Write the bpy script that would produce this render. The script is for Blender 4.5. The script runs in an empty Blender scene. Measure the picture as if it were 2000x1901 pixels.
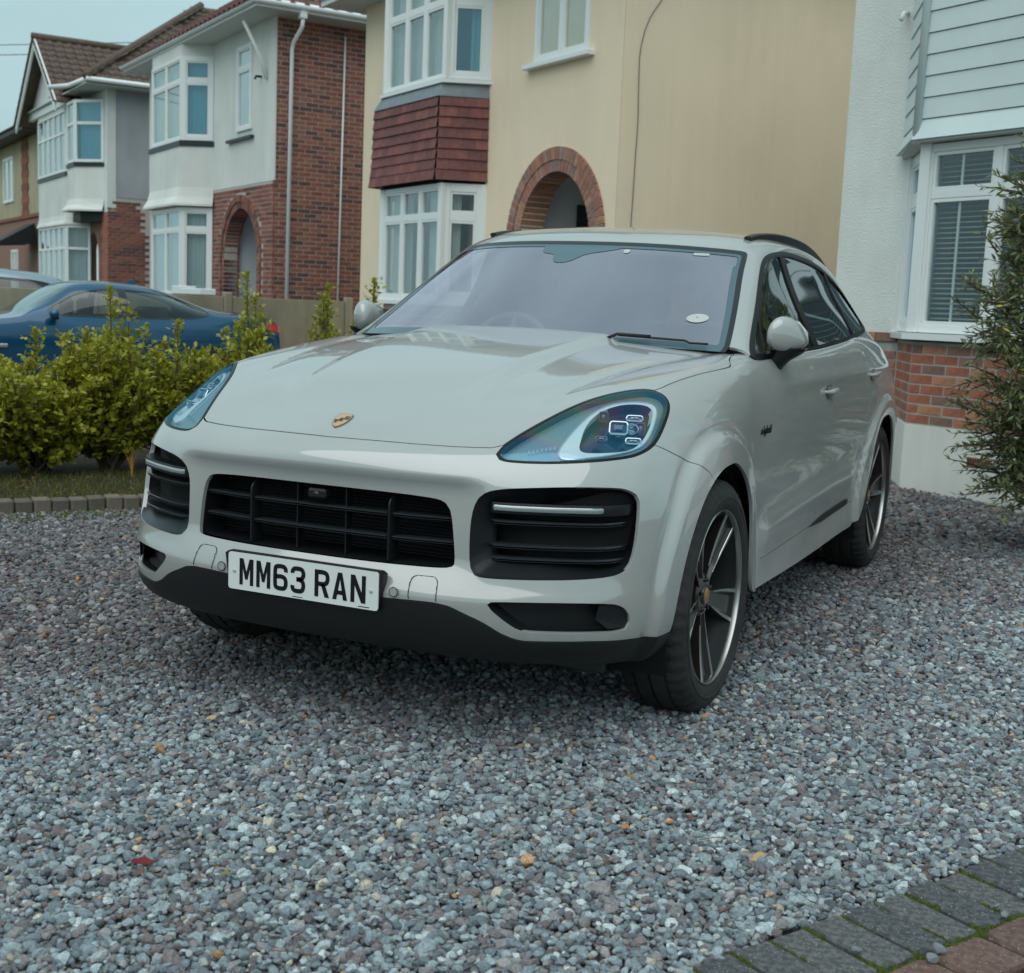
import bpy, bmesh, math, random
import numpy as np
from mathutils import Vector, Matrix
random.seed(7)
rng = np.random.default_rng(11)
PI = math.pi
SC = bpy.context.scene
COL = SC.collection

# ------------------------------------------------------------ camera
def camera():
    yaw, pitch, roll = -0.44211244, 0.13661144, 0.04107698
    f = np.array([math.sin(yaw)*math.cos(pitch), math.cos(yaw)*math.cos(pitch), -math.sin(pitch)])
    r0 = np.array([math.cos(yaw), -math.sin(yaw), 0.0]); u0 = np.cross(r0, f)
    c, s = math.cos(roll), math.sin(roll)
    r = c*r0 + s*u0; u = -s*r0 + c*u0
    cd = bpy.data.cameras.new('camera'); co = bpy.data.objects.new('camera', cd); COL.objects.link(co)
    m = Matrix(((r[0], u[0], -f[0], 2.0966), (r[1], u[1], -f[1], -3.0594), (r[2], u[2], -f[2], 1.2663), (0, 0, 0, 1)))
    co.matrix_world = m
    cd.sensor_fit = 'HORIZONTAL'; cd.sensor_width = 36.0; cd.lens = 2509.967/2000*36.0
    cd.clip_start = 0.05; cd.clip_end = 3000
    cd.dof.use_dof = True; cd.dof.focus_distance = 4.1; cd.dof.aperture_fstop = 6.3
    SC.camera = co
camera()

# ------------------------------------------------------------ light: overcast sky and a weak wide sun
SUN_EL, SUN_AZ = math.radians(60), math.radians(172)
w = bpy.data.worlds.new('World'); SC.world = w; w.use_nodes = True
nt = w.node_tree; nt.nodes.clear()
out = nt.nodes.new('ShaderNodeOutputWorld'); bg = nt.nodes.new('ShaderNodeBackground')
sky = nt.nodes.new('ShaderNodeTexSky'); sky.sky_type = 'NISHITA'; sky.sun_disc = False
sky.sun_elevation = SUN_EL; sky.sun_rotation = SUN_AZ; sky.air_density = 1.3; sky.dust_density = 2.0; sky.ozone_density = 3.0
tc = nt.nodes.new('ShaderNodeTexCoord'); nz = nt.nodes.new('ShaderNodeTexNoise'); mp = nt.nodes.new('ShaderNodeMapping')
mp.inputs['Scale'].default_value = (1, 1, 3.0)
nz.inputs['Scale'].default_value = 1.6; nz.inputs['Detail'].default_value = 5; nz.inputs['Roughness'].default_value = 0.5
rp = nt.nodes.new('ShaderNodeValToRGB')
rp.color_ramp.elements[0].position = 0.30; rp.color_ramp.elements[0].color = (2.3, 3.35, 3.55, 1)
rp.color_ramp.elements[1].position = 0.72; rp.color_ramp.elements[1].color = (3.45, 4.95, 5.15, 1)
mx = nt.nodes.new('ShaderNodeMix'); mx.data_type = 'RGBA'; mx.inputs['Factor'].default_value = 0.94
L = nt.links.new
L(tc.outputs['Generated'], mp.inputs['Vector']); L(mp.outputs['Vector'], nz.inputs['Vector']); L(nz.outputs['Fac'], rp.inputs['Fac'])
L(sky.outputs['Color'], mx.inputs[6]); L(rp.outputs['Color'], mx.inputs[7]); L(mx.outputs[2], bg.inputs['Color'])
bg.inputs['Strength'].default_value = 0.1
L(bg.outputs['Background'], out.inputs['Surface'])
sd = bpy.data.lights.new('sun', 'SUN'); sd.energy = 1.15; sd.angle = math.radians(80); sd.color = (1.0, 0.985, 0.95)
so = bpy.data.objects.new('sun', sd); COL.objects.link(so)
# sun_rotation is measured clockwise from +Y seen from above
sdir = Vector((math.sin(SUN_AZ)*math.cos(SUN_EL), math.cos(SUN_AZ)*math.cos(SUN_EL), math.sin(SUN_EL)))
so.rotation_euler = sdir.to_track_quat('Z', 'Y').to_euler(); so.location = (0, 0, 20)
SC.view_settings.view_transform = 'Standard'; SC.view_settings.look = 'None'
SC.view_settings.gamma = 1; SC.view_settings.exposure = 0.62; SC.view_settings.use_curve_mapping = False

# ------------------------------------------------------------ helpers
def mesh_from(name, V, F, mat=None, smooth=False, N=None):
    V = np.asarray(V, float)
    F = [tuple(int(i) for i in f) for f in F]
    used = np.unique(np.fromiter((i for f in F for i in f), dtype=np.int64)) if F else np.array([], int)
    if len(used) < len(V):
        mp = np.full(len(V), -1); mp[used] = np.arange(len(used))
        F = [tuple(int(mp[i]) for i in f) for f in F]; V = V[used]
        if N is not None: N = np.asarray(N)[used]
    me = bpy.data.meshes.new(name)
    me.from_pydata(V.tolist(), [], F)
    if smooth: me.shade_smooth()
    if N is not None:
        me.normals_split_custom_set_from_vertices(np.asarray(N).tolist())
    if mat is not None: me.materials.append(mat)
    return me
def obj(name, me, parent=None, loc=None, label=None):
    o = bpy.data.objects.new(name, me); COL.objects.link(o)
    if parent is not None: o.parent = parent
    if loc is not None: o.location = loc
    if label: o['label'] = label
    return o
def thing(name, label, cat, loc=(0, 0, 0), rz=0.0, group=None):
    o = bpy.data.objects.new(name, None); COL.objects.link(o)
    o.location = loc; o.rotation_euler = (0, 0, rz); o['label'] = label; o['category'] = cat
    o.empty_display_size = 0.2
    if group: o['group'] = group
    return o
def tag(o, label=None, cat=None, group=None, kind=None):
    if label: o['label'] = label
    if cat: o['category'] = cat
    if group: o['group'] = group
    if kind: o['kind'] = kind
    return o

class MB:
    """collects simple shapes into one mesh"""
    def __init__(s): s.V = []; s.F = []
    def add(s, V, F):
        b = len(s.V); s.V += [tuple(map(float, v)) for v in V]; s.F += [tuple(i+b for i in f) for f in F]; return s
    def box(s, x0, y0, z0, x1, y1, z1, c=0.0):
        x0, x1 = min(x0, x1), max(x0, x1); y0, y1 = min(y0, y1), max(y0, y1); z0, z1 = min(z0, z1), max(z0, z1)
        if c <= 0:
            V = [(x, y, z) for z in (z0, z1) for y in (y0, y1) for x in (x0, x1)]
            F = [(0, 2, 3, 1), (4, 5, 7, 6), (0, 1, 5, 4), (2, 6, 7, 3), (0, 4, 6, 2), (1, 3, 7, 5)]
            return s.add(V, F)
        c = min(c, (x1-x0)*.45, (y1-y0)*.45, (z1-z0)*.45)
        V = []; idx = {}
        for sx in (0, 1):
            for sy in (0, 1):
                for sz in (0, 1):
                    for a in range(3):
                        p = [x1 if sx else x0, y1 if sy else y0, z1 if sz else z0]
                        for b in range(3):
                            if b != a: p[b] += -c if (sx, sy, sz)[b] else c
                        idx[(sx, sy, sz, a)] = len(V); V.append(tuple(p))
        F = []
        for a in range(3):
            b1, b2 = [(1, 2), (2, 0), (0, 1)][a]
            for sa in (0, 1):
                q = []
                for (u, v) in ((0, 0), (1, 0), (1, 1), (0, 1)):
                    k = [0, 0, 0]; k[a] = sa; k[b1] = u; k[b2] = v; q.append(idx[(*k, a)])
                F.append(tuple(q if sa else q[::-1]))
            for u in (0, 1):
                for v in (0, 1):
                    k0 = [0, 0, 0]; k0[a] = 0; k0[b1] = u; k0[b2] = v; k1 = list(k0); k1[a] = 1
                    q = (idx[(*k0, b1)], idx[(*k0, b2)], idx[(*k1, b2)], idx[(*k1, b1)])
                    F.append(q if (u == v) else q[::-1])
        for sx in (0, 1):
            for sy in (0, 1):
                for sz in (0, 1):
                    t = tuple(idx[(sx, sy, sz, a)] for a in range(3))
                    F.append(t if (sx+sy+sz) % 2 else t[::-1])
        return s.add(V, F)
    def prism(s, pts, fn, d0, d1):
        """polygon pts (2d) extruded; fn(u,v,d)->xyz"""
        n = len(pts)
        V = [fn(p[0], p[1], d0) for p in pts]+[fn(p[0], p[1], d1) for p in pts]
        F = [tuple(range(n))[::-1], tuple(range(n, 2*n))]+[(i, (i+1) % n, n+(i+1) % n, n+i) for i in range(n)]
        return s.add(V, F)
    def tube(s, path, r, n=8, cap=True, closed=False):
        P = [Vector(p) for p in path]; m = len(P); V = []; F = []
        rr = r if hasattr(r, '__len__') else [r]*m
        prev = None
        for i in range(m):
            if closed: t = P[(i+1) % m]-P[i-1]
            else: t = P[min(i+1, m-1)]-P[max(i-1, 0)]
            t.normalize()
            if prev is None:
                a = Vector((0, 0, 1)) if abs(t.z) < .9 else Vector((1, 0, 0))
                nrm = t.cross(a).normalized()
            else:
                nrm = (prev - t*prev.dot(t)).normalized()
            prev = nrm; b = t.cross(nrm)
            for k in range(n):
                an = 2*PI*k/n; V.append(P[i]+(nrm*math.cos(an)+b*math.sin(an))*rr[i])
        for i in range(m if closed else m-1):
            j = (i+1) % m
            for k in range(n):
                F.append((i*n+k, i*n+(k+1) % n, j*n+(k+1) % n, j*n+k))
        if cap and not closed: F += [tuple(range(n))[::-1], tuple(range((m-1)*n, m*n))]
        return s.add(V, F)
    def lathe(s, prof, n, fn, closed=False):
        """prof list of (a, r); fn(a, r, ang)->xyz"""
        m = len(prof); V = [fn(a, r, 2*PI*k/n) for (a, r) in prof for k in range(n)]
        F = [(i*n+k, i*n+(k+1) % n, ((i+1) % m)*n+(k+1) % n, ((i+1) % m)*n+k) for i in range(m if closed else m-1) for k in range(n)]
        return s.add(V, F)
    def build(s, name, mat, parent=None, loc=None, smooth=False, label=None, fix=True, auto=None):
        me = mesh_from(name, s.V, s.F, mat, smooth)
        if fix:
            bm = bmesh.new(); bm.from_mesh(me); bmesh.ops.recalc_face_normals(bm, faces=bm.faces)
            if auto is not None:
                for f in bm.faces: f.smooth = True
                for e in bm.edges:
                    if len(e.link_faces) == 2 and e.calc_face_angle(0) > auto: e.smooth = False
            bm.to_mesh(me); bm.free()
        return obj(name, me, parent, loc, label)

# ------------------------------------------------------------ materials
def M(name, col=(.5, .5, .5), rough=.5, metal=0., spec=.5, coat=0., coat_r=.03, trans=0., ior=1.45, noise=None, bump=None, emis=None, tint2=None):
    m = bpy.data.materials.new(name); m.use_nodes = True; nt = m.node_tree; b = nt.nodes['Principled BSDF']
    b.inputs['Base Color'].default_value = (*col, 1); b.inputs['Roughness'].default_value = rough; b.inputs['Metallic'].default_value = metal
    b.inputs['Specular IOR Level'].default_value = spec; b.inputs['Coat Weight'].default_value = coat; b.inputs['Coat Roughness'].default_value = coat_r
    b.inputs['Transmission Weight'].default_value = trans; b.inputs['IOR'].default_value = ior
    L = nt.links.new
    if noise or bump:
        tc = nt.nodes.new('ShaderNodeTexCoord')
    if noise:   # (scale, amount, second colour)
        n = nt.nodes.new('ShaderNodeTexNoise'); n.inputs['Scale'].default_value = noise[0]; n.inputs['Detail'].default_value = 6; n.inputs['Roughness'].default_value = .65
        L(tc.outputs['Object'], n.inputs['Vector'])
        r = nt.nodes.new('ShaderNodeValToRGB'); r.color_ramp.elements[0].position = .5-noise[1]; r.color_ramp.elements[1].position = .5+noise[1]
        r.color_ramp.elements[0].color = (*col, 1); r.color_ramp.elements[1].color = (*noise[2], 1)
        L(n.outputs['Fac'], r.inputs['Fac']); L(r.outputs['Color'], b.inputs['Base Color'])
    if bump:    # (scale, strength, distance)
        n = nt.nodes.new('ShaderNodeTexNoise'); n.inputs['Scale'].default_value = bump[0]; n.inputs['Detail'].default_value = 5
        L(tc.outputs['Object'], n.inputs['Vector'])
        bp = nt.nodes.new('ShaderNodeBump'); bp.inputs['Strength'].default_value = bump[1]; bp.inputs['Distance'].default_value = bump[2]
        L(n.outputs['Fac'], bp.inputs['Height']); L(bp.outputs['Normal'], b.inputs['Normal'])
    return m
# ------------------------------------------------------------ the parked SUV: smooth body surface
def FA(a, x, hy=.917, r=.431):
    t = math.radians(a); return (x, hy-r*math.cos(t), .375+r*math.sin(t))
def RA(a, x): return FA(a, x, 3.80, .43)
LOWER = [
 [(0,.16,.262),(.28,.165,.262),(.5,.19,.262),(.64,.235,.262),(.75,.30,.262),(.82,.36,.263),(.855,.40,.265),(.875,.43,.268),(.885,.465,.272),FA(-13,.89)],
 [(0,.04,.305),(.28,.045,.305),(.5,.08,.305),(.66,.135,.303),(.78,.215,.30),(.85,.29,.30),(.885,.36,.302),(.905,.41,.305),(.915,.455,.308),FA(-8,.92)],
 [(0,0,.39),(.28,.005,.39),(.5,.04,.385),(.66,.10,.375),(.78,.18,.37),(.86,.26,.365),(.90,.33,.365),(.925,.39,.365),(.935,.44,.365),FA(-1,.94)],
 [(0,-.01,.465),(.28,-.005,.465),(.5,.035,.46),(.66,.095,.455),(.79,.18,.45),(.87,.27,.45),(.91,.34,.445),(.935,.40,.44),(.945,.45,.44),FA(9,.95)],
 [(0,.015,.535),(.28,.02,.535),(.5,.06,.532),(.66,.115,.53),(.79,.20,.53),(.875,.29,.53),(.915,.36,.525),(.94,.42,.52),(.95,.47,.51),FA(19,.955)],
 [(0,.02,.64),(.28,.025,.64),(.5,.06,.64),(.66,.12,.64),(.79,.21,.64),(.88,.31,.64),(.92,.39,.635),(.945,.46,.62),(.955,.51,.605),FA(34,.96)],
 [(0,.03,.745),(.28,.035,.745),(.5,.07,.745),(.66,.13,.745),(.79,.22,.745),(.88,.33,.745),(.92,.43,.735),(.945,.52,.715),(.957,.58,.70),FA(51,.963)],
 [(0,.03,.81),(.28,.04,.81),(.5,.08,.81),(.66,.155,.81),(.78,.25,.81),(.872,.38,.81),(.912,.49,.80),(.942,.60,.78),(.957,.66,.755),FA(63,.965)],
 [(0,.09,.877),(.28,.11,.878),(.52,.17,.88),(.67,.24,.882),(.79,.34,.88),(.865,.45,.875),(.908,.57,.86),(.94,.68,.835),(.957,.74,.80),FA(74,.965)],
 [(0,.30,.975),(.28,.33,.98),(.5,.37,.985),(.66,.44,.985),(.775,.50,.975),(.855,.60,.955),(.905,.70,.925),(.94,.78,.88),(.958,.83,.83),FA(84,.965)],
 [(0,.62,1.062),(.28,.63,1.062),(.5,.635,1.055),(.68,.64,1.055),(.79,.66,1.038),(.87,.71,1.0),(.92,.78,.945),(.948,.84,.885),(.96,.88,.835),FA(93,.965)],
 [(0,1.0,1.135),(.28,1.0,1.133),(.5,1.0,1.118),(.68,1.0,1.105),(.80,1.0,1.09),(.885,1.0,1.04),(.93,1.0,.965),(.952,1.0,.89),(.962,1.0,.835),FA(105,.965)],
 [(0,1.22,1.167),(.28,1.22,1.163),(.5,1.23,1.145),(.68,1.235,1.128),(.81,1.23,1.117),(.89,1.22,1.06),(.935,1.22,.96),(.950,1.22,.85),(.957,1.22,.75),FA(140,.96)],
 [(0,1.34,1.182),(.28,1.35,1.176),(.5,1.38,1.160),(.68,1.40,1.14),(.82,1.38,1.13),(.895,1.36,1.065),(.935,1.34,.95),(.945,1.33,.75),(.945,1.325,.55),FA(185,.945)],
 [(0,1.55,1.17),(.28,1.55,1.165),(.5,1.55,1.155),(.70,1.55,1.145),(.845,1.55,1.135),(.905,1.53,1.06),(.935,1.52,.91),(.938,1.51,.70),(.928,1.50,.48),(.945,1.50,.30)],
 [(0,2.0,1.15),(.28,2.0,1.15),(.5,2.0,1.15),(.72,2.0,1.15),(.872,2.0,1.142),(.925,2.0,1.06),(.948,2.0,.90),(.940,2.0,.70),(.925,2.0,.48),(.948,2.0,.29)],
 [(0,2.6,1.15),(.28,2.6,1.15),(.5,2.6,1.15),(.72,2.6,1.16),(.882,2.6,1.16),(.932,2.6,1.08),(.955,2.6,.92),(.945,2.6,.70),(.925,2.6,.48),(.948,2.6,.29)],
 [(0,3.08,1.15),(.28,3.08,1.15),(.5,3.08,1.15),(.72,3.08,1.18),(.882,3.08,1.19),(.94,3.08,1.10),(.963,3.08,.95),(.955,3.08,.72),(.935,3.08,.5),(.948,3.08,.30)],
 [(0,3.3,1.15),(.28,3.3,1.15),(.5,3.3,1.15),(.72,3.3,1.19),(.88,3.3,1.205),(.945,3.3,1.11),(.972,3.31,.96),(.968,3.33,.75),(.955,3.34,.52),RA(-5,.955)],
 [(0,3.5,1.15),(.28,3.5,1.15),(.5,3.5,1.15),(.71,3.5,1.19),(.87,3.5,1.21),(.943,3.5,1.11),(.975,3.5,.98),(.982,3.51,.87),(.98,3.52,.78),RA(50,.97)],
 [(0,3.8,1.15),(.28,3.8,1.15),(.5,3.8,1.15),(.70,3.8,1.19),(.852,3.8,1.205),(.932,3.8,1.10),(.972,3.8,.99),(.982,3.8,.91),(.98,3.8,.85),RA(90,.97)],
 [(0,4.08,1.15),(.28,4.08,1.15),(.5,4.08,1.15),(.68,4.08,1.18),(.835,4.08,1.19),(.915,4.08,1.08),(.96,4.08,.97),(.975,4.07,.87),(.975,4.06,.78),RA(130,.965)],
 [(0,4.3,1.14),(.28,4.3,1.14),(.5,4.3,1.15),(.66,4.3,1.165),(.81,4.3,1.17),(.89,4.29,1.06),(.935,4.27,.93),(.95,4.26,.75),(.945,4.24,.52),RA(185,.945)],
 [(0,4.55,1.13),(.28,4.55,1.13),(.48,4.55,1.135),(.62,4.55,1.14),(.75,4.55,1.14),(.83,4.54,1.03),(.875,4.53,.90),(.89,4.52,.72),(.885,4.51,.50),(.87,4.5,.30)],
 [(0,4.74,1.09),(.22,4.74,1.09),(.40,4.74,1.09),(.52,4.74,1.09),(.62,4.75,1.09),(.70,4.76,1.0),(.75,4.77,.88),(.77,4.79,.72),(.77,4.79,.50),(.75,4.74,.30)],
 [(0,4.83,1.06),(.08,4.83,1.06),(.16,4.83,1.06),(.24,4.83,1.06),(.30,4.84,1.06),(.35,4.85,.98),(.38,4.86,.87),(.40,4.90,.70),(.40,4.91,.50),(.40,4.86,.30)],
 [(0,4.84,1.05),(0,4.84,1.05),(0,4.84,1.05),(0,4.84,1.05),(0,4.84,1.05),(0,4.86,.97),(0,4.88,.87),(0,4.92,.70),(0,4.93,.50),(0,4.88,.30)],
]
LV = [5,4,4,4,5,5,4,5,12,14,16,12,8,10,20,24,18,10,9,12,12,10,12,12,10,8]      # rows per span
LU = [16,14,12,12,10,9,8,6,6]
UPPER = [  # windscreen, roof and side windows: columns 0..4 across the glass/roof, 5..6 pillar, 7..9 side glass down to the waist
 [(0,1.30,1.165),(.22,1.31,1.163),(.44,1.355,1.157),(.62,1.42,1.150),(.765,1.50,1.145),(.80,1.515,1.140),(.825,1.52,1.135),(.845,1.52,1.13),(.865,1.52,1.12),(.885,1.52,1.10)],
 [(0,1.46,1.272),(.21,1.47,1.270),(.42,1.51,1.262),(.59,1.58,1.252),(.730,1.665,1.244),(.768,1.69,1.238),(.800,1.71,1.228),(.828,1.72,1.19),(.855,1.73,1.15),(.887,1.74,1.105)],
 [(0,1.62,1.378),(.20,1.63,1.375),(.40,1.67,1.366),(.56,1.735,1.355),(.697,1.825,1.343),(.736,1.86,1.338),(.769,1.89,1.322),(.806,1.91,1.25),(.847,1.92,1.18),(.889,1.93,1.11)],
 [(0,1.78,1.478),(.19,1.79,1.476),(.38,1.83,1.468),(.535,1.90,1.455),(.663,1.99,1.442),(.702,2.03,1.435),(.737,2.06,1.42),(.780,2.09,1.32),(.838,2.10,1.21),(.889,2.11,1.115)],
 [(0,1.92,1.562),(.18,1.93,1.560),(.36,1.97,1.555),(.505,2.05,1.547),(.625,2.15,1.536),(.668,2.19,1.530),(.706,2.23,1.512),(.758,2.27,1.38),(.830,2.29,1.24),(.889,2.30,1.12)],
 [(0,2.10,1.618),(.18,2.12,1.617),(.36,2.16,1.612),(.50,2.23,1.604),(.61,2.31,1.590),(.655,2.35,1.580),(.696,2.39,1.548),(.748,2.42,1.41),(.825,2.44,1.26),(.891,2.46,1.13)],
 [(0,2.45,1.655),(.18,2.46,1.654),(.36,2.49,1.648),(.50,2.53,1.638),(.60,2.57,1.620),(.648,2.60,1.600),(.690,2.62,1.560),(.742,2.64,1.42),(.822,2.66,1.27),(.893,2.68,1.14)],
 [(0,2.9,1.668),(.18,2.9,1.667),(.35,2.92,1.660),(.49,2.94,1.647),(.59,2.96,1.626),(.638,2.97,1.605),(.681,2.98,1.562),(.735,3.0,1.43),(.818,3.0,1.29),(.890,3.0,1.165)],
 [(0,3.3,1.660),(.18,3.3,1.658),(.35,3.3,1.650),(.49,3.3,1.638),(.59,3.3,1.615),(.637,3.3,1.594),(.681,3.3,1.548),(.738,3.3,1.425),(.818,3.3,1.30),(.887,3.3,1.185)],
 [(0,3.7,1.635),(.17,3.7,1.632),(.34,3.7,1.622),(.47,3.7,1.61),(.57,3.7,1.588),(.62,3.7,1.562),(.668,3.7,1.515),(.732,3.7,1.405),(.808,3.7,1.29),(.872,3.7,1.19)],
 [(0,4.1,1.585),(.16,4.1,1.582),(.32,4.1,1.57),(.45,4.1,1.555),(.545,4.1,1.528),(.595,4.1,1.50),(.642,4.08,1.452),(.705,4.06,1.36),(.775,4.05,1.27),(.85,4.05,1.185)],
 [(0,4.35,1.53),(.15,4.35,1.525),(.30,4.35,1.51),(.42,4.33,1.485),(.50,4.31,1.45),(.55,4.30,1.41),(.59,4.28,1.36),(.64,4.26,1.29),(.71,4.25,1.22),(.815,4.25,1.16)],
 [(0,4.48,1.41),(.15,4.48,1.41),(.30,4.47,1.40),(.42,4.45,1.38),(.50,4.43,1.35),(.55,4.42,1.32),(.59,4.41,1.28),(.64,4.40,1.23),(.70,4.40,1.18),(.78,4.40,1.14)],
 [(0,4.66,1.20),(.15,4.66,1.20),(.30,4.65,1.20),(.43,4.63,1.195),(.53,4.61,1.185),(.58,4.60,1.175),(.62,4.59,1.165),(.65,4.58,1.15),(.69,4.56,1.13),(.74,4.54,1.11)],
 [(0,4.76,1.08),(.15,4.76,1.08),(.30,4.76,1.08),(.43,4.75,1.08),(.53,4.74,1.08),(.58,4.73,1.08),(.62,4.72,1.08),(.65,4.70,1.08),(.68,4.66,1.08),(.72,4.62,1.08)],
]
UV_ = [14,14,12,12,9,14,14,12,12,12,10,8,10,8]
UU = [14,14,12,10,5,5,9,9,9]

def bspl(n, counts, mirror):
    """uniform cubic b-spline matrix (rows dense samples, cols n control points); mirrored at the start when asked"""
    rows = []; par = []
    for i, c in enumerate(counts):
        for k in range(c): par.append(i+k/c)
    par.append(n-1.0)
    Bm = np.zeros((len(par), n)); Sg = np.zeros((len(par), n))
    for r, t in enumerate(par):
        i = min(int(t), n-2); f = t-i
        w4 = [(1-f)**3/6, (3*f**3-6*f*f+4)/6, (-3*f**3+3*f*f+3*f+1)/6, f**3/6]
        for k in range(4):
            j = i-1+k
            if j < 0:
                if mirror: Bm[r, -j] += 0; Sg[r, -j] += w4[k]
                else: Bm[r, 0] += 2*w4[k]; Bm[r, 1] -= w4[k]
            elif j > n-1: Bm[r, n-1] += 2*w4[k]; Bm[r, n-2] -= w4[k]
            else: Bm[r, j] += w4[k]
    return Bm, Sg, np.array(par)
def tensor(ctrl, nv, nu, lam=(0.8, 0.5)):
    C0 = np.array(ctrl, float); n, m = C0.shape[:2]
    Bv, _, pv = bspl(n, nv, False); Bu, Su, pu = bspl(m, nu, True)
    iv = np.concatenate([[0], np.cumsum(nv)]); iu = np.concatenate([[0], np.cumsum(nu)])
    def ev(C, bv, bu, su):
        X = np.einsum('ri,ijc->rjc', bv, C)
        A = np.einsum('sj,rjc->rsc', bu, X); S = np.einsum('sj,rjc->rsc', su, X)
        S[..., 0] *= -1
        return A+S
    C = C0.copy()
    for l in lam:
        C = C+l*(C0-ev(C, Bv[iv], Bu[iu], Su[iu]))
        C[:, 0, 0] = 0
    G = ev(C, Bv, Bu, Su); G[:, 0, 0] = 0
    return G, pv, pu
def grid_normals(G):
    du = np.gradient(G, axis=1); dv = np.gradient(G, axis=0)
    N = np.cross(du, dv); N /= np.linalg.norm(N, axis=2, keepdims=True)+1e-12
    return N
def full(G):
    """mirror about x=0 -> full width grid"""
    Lf = G[:, :0:-1].copy(); Lf[..., 0] *= -1
    return np.concatenate([Lf, G], 1)
def smoothstep(a, b, x):
    t = np.clip((x-a)/(b-a), 0, 1); return t*t*(3-2*t)
def lower_surface():
    G, pv, pu = tensor(LOWER, LV, LU)
    X, Y, Z = G[..., 0].copy(), G[..., 1].copy(), G[..., 2].copy()
    U = np.broadcast_to(pu[None], X.shape); V = np.broadcast_to(pv[:, None], X.shape)
    # wheel arch flares: a raised flat band with a crease
    for hy, r0 in ((.917, .43), (3.80, .43)):
        r = np.hypot(Y-hy, Z-.375)
        edge = smoothstep(.55, .75, X)*(Z > .2)
        G[..., 0] += (.018*smoothstep(.535, .512, r)-.006*np.exp(-((r-.545)/.018)**2))*edge
    # bonnet: raised middle with an edge running back from each side of the crest, and a valley inside each wing
    hoodm = (V > 7.5)*smoothstep(1.62, 1.36, Y)
    t1 = smoothstep(.16, .75, Y)*hoodm; d1 = X-np.interp(Y, [.15, .3, .5, .9, 1.4], [.295, .31, .333, .368, .40])
    G[..., 2] += (.020*t1+.002*hoodm*smoothstep(.12, .2, Y))*(1-smoothstep(-.050, .012, d1))
    d2 = X-np.interp(Y, [.3, .5, .75, 1.0, 1.25, 1.5], [.50, .555, .605, .635, .685, .73]); t2 = smoothstep(.22, .7, Y)*hoodm
    G[..., 2] -= .013*t2*np.exp(-(np.abs(d2)/.040)**1.25)*np.where(d2 > 0, 1, 1)
    # door sides: crease low down, hollow above it; shoulder line over the handles
    side = smoothstep(1.40, 1.65, Y)*smoothstep(3.35, 3.05, Y)*(U > 4.5)
    zc = .50+.05*(Y-1.6)
    G[..., 0] += side*(.022*np.exp(-((Z-zc)/.045)**2)*(Z > zc) + .022*np.exp(-((Z-zc)/.10)**2)*(Z <= zc))
    sh = smoothstep(1.5, 2.2, Y)*smoothstep(4.4, 3.9, Y)*(U > 4.5)
    G[..., 0] += sh*.009*np.exp(-((Z-(1.035+.012*(Y-2.4)))/.03)**2)
    # bumper: folded ridge through the sensors
    fr = (V < 9.5)*smoothstep(.93, .80, X)
    G[..., 1] -= fr*.007*np.exp(-np.abs((Z-.468)/.022)**1.5)
    # overhang above the grille: hollow shade line
    gr = fr*smoothstep(.56, .44, X)
    G[..., 1] += gr*.022*smoothstep(.80, .765, Z)*smoothstep(.50, .56, Z)
    return G, pv, pu
def upper_surface():
    G, pv, pu = tensor(UPPER, UV_, UU)
    return G, pv, pu
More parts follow.
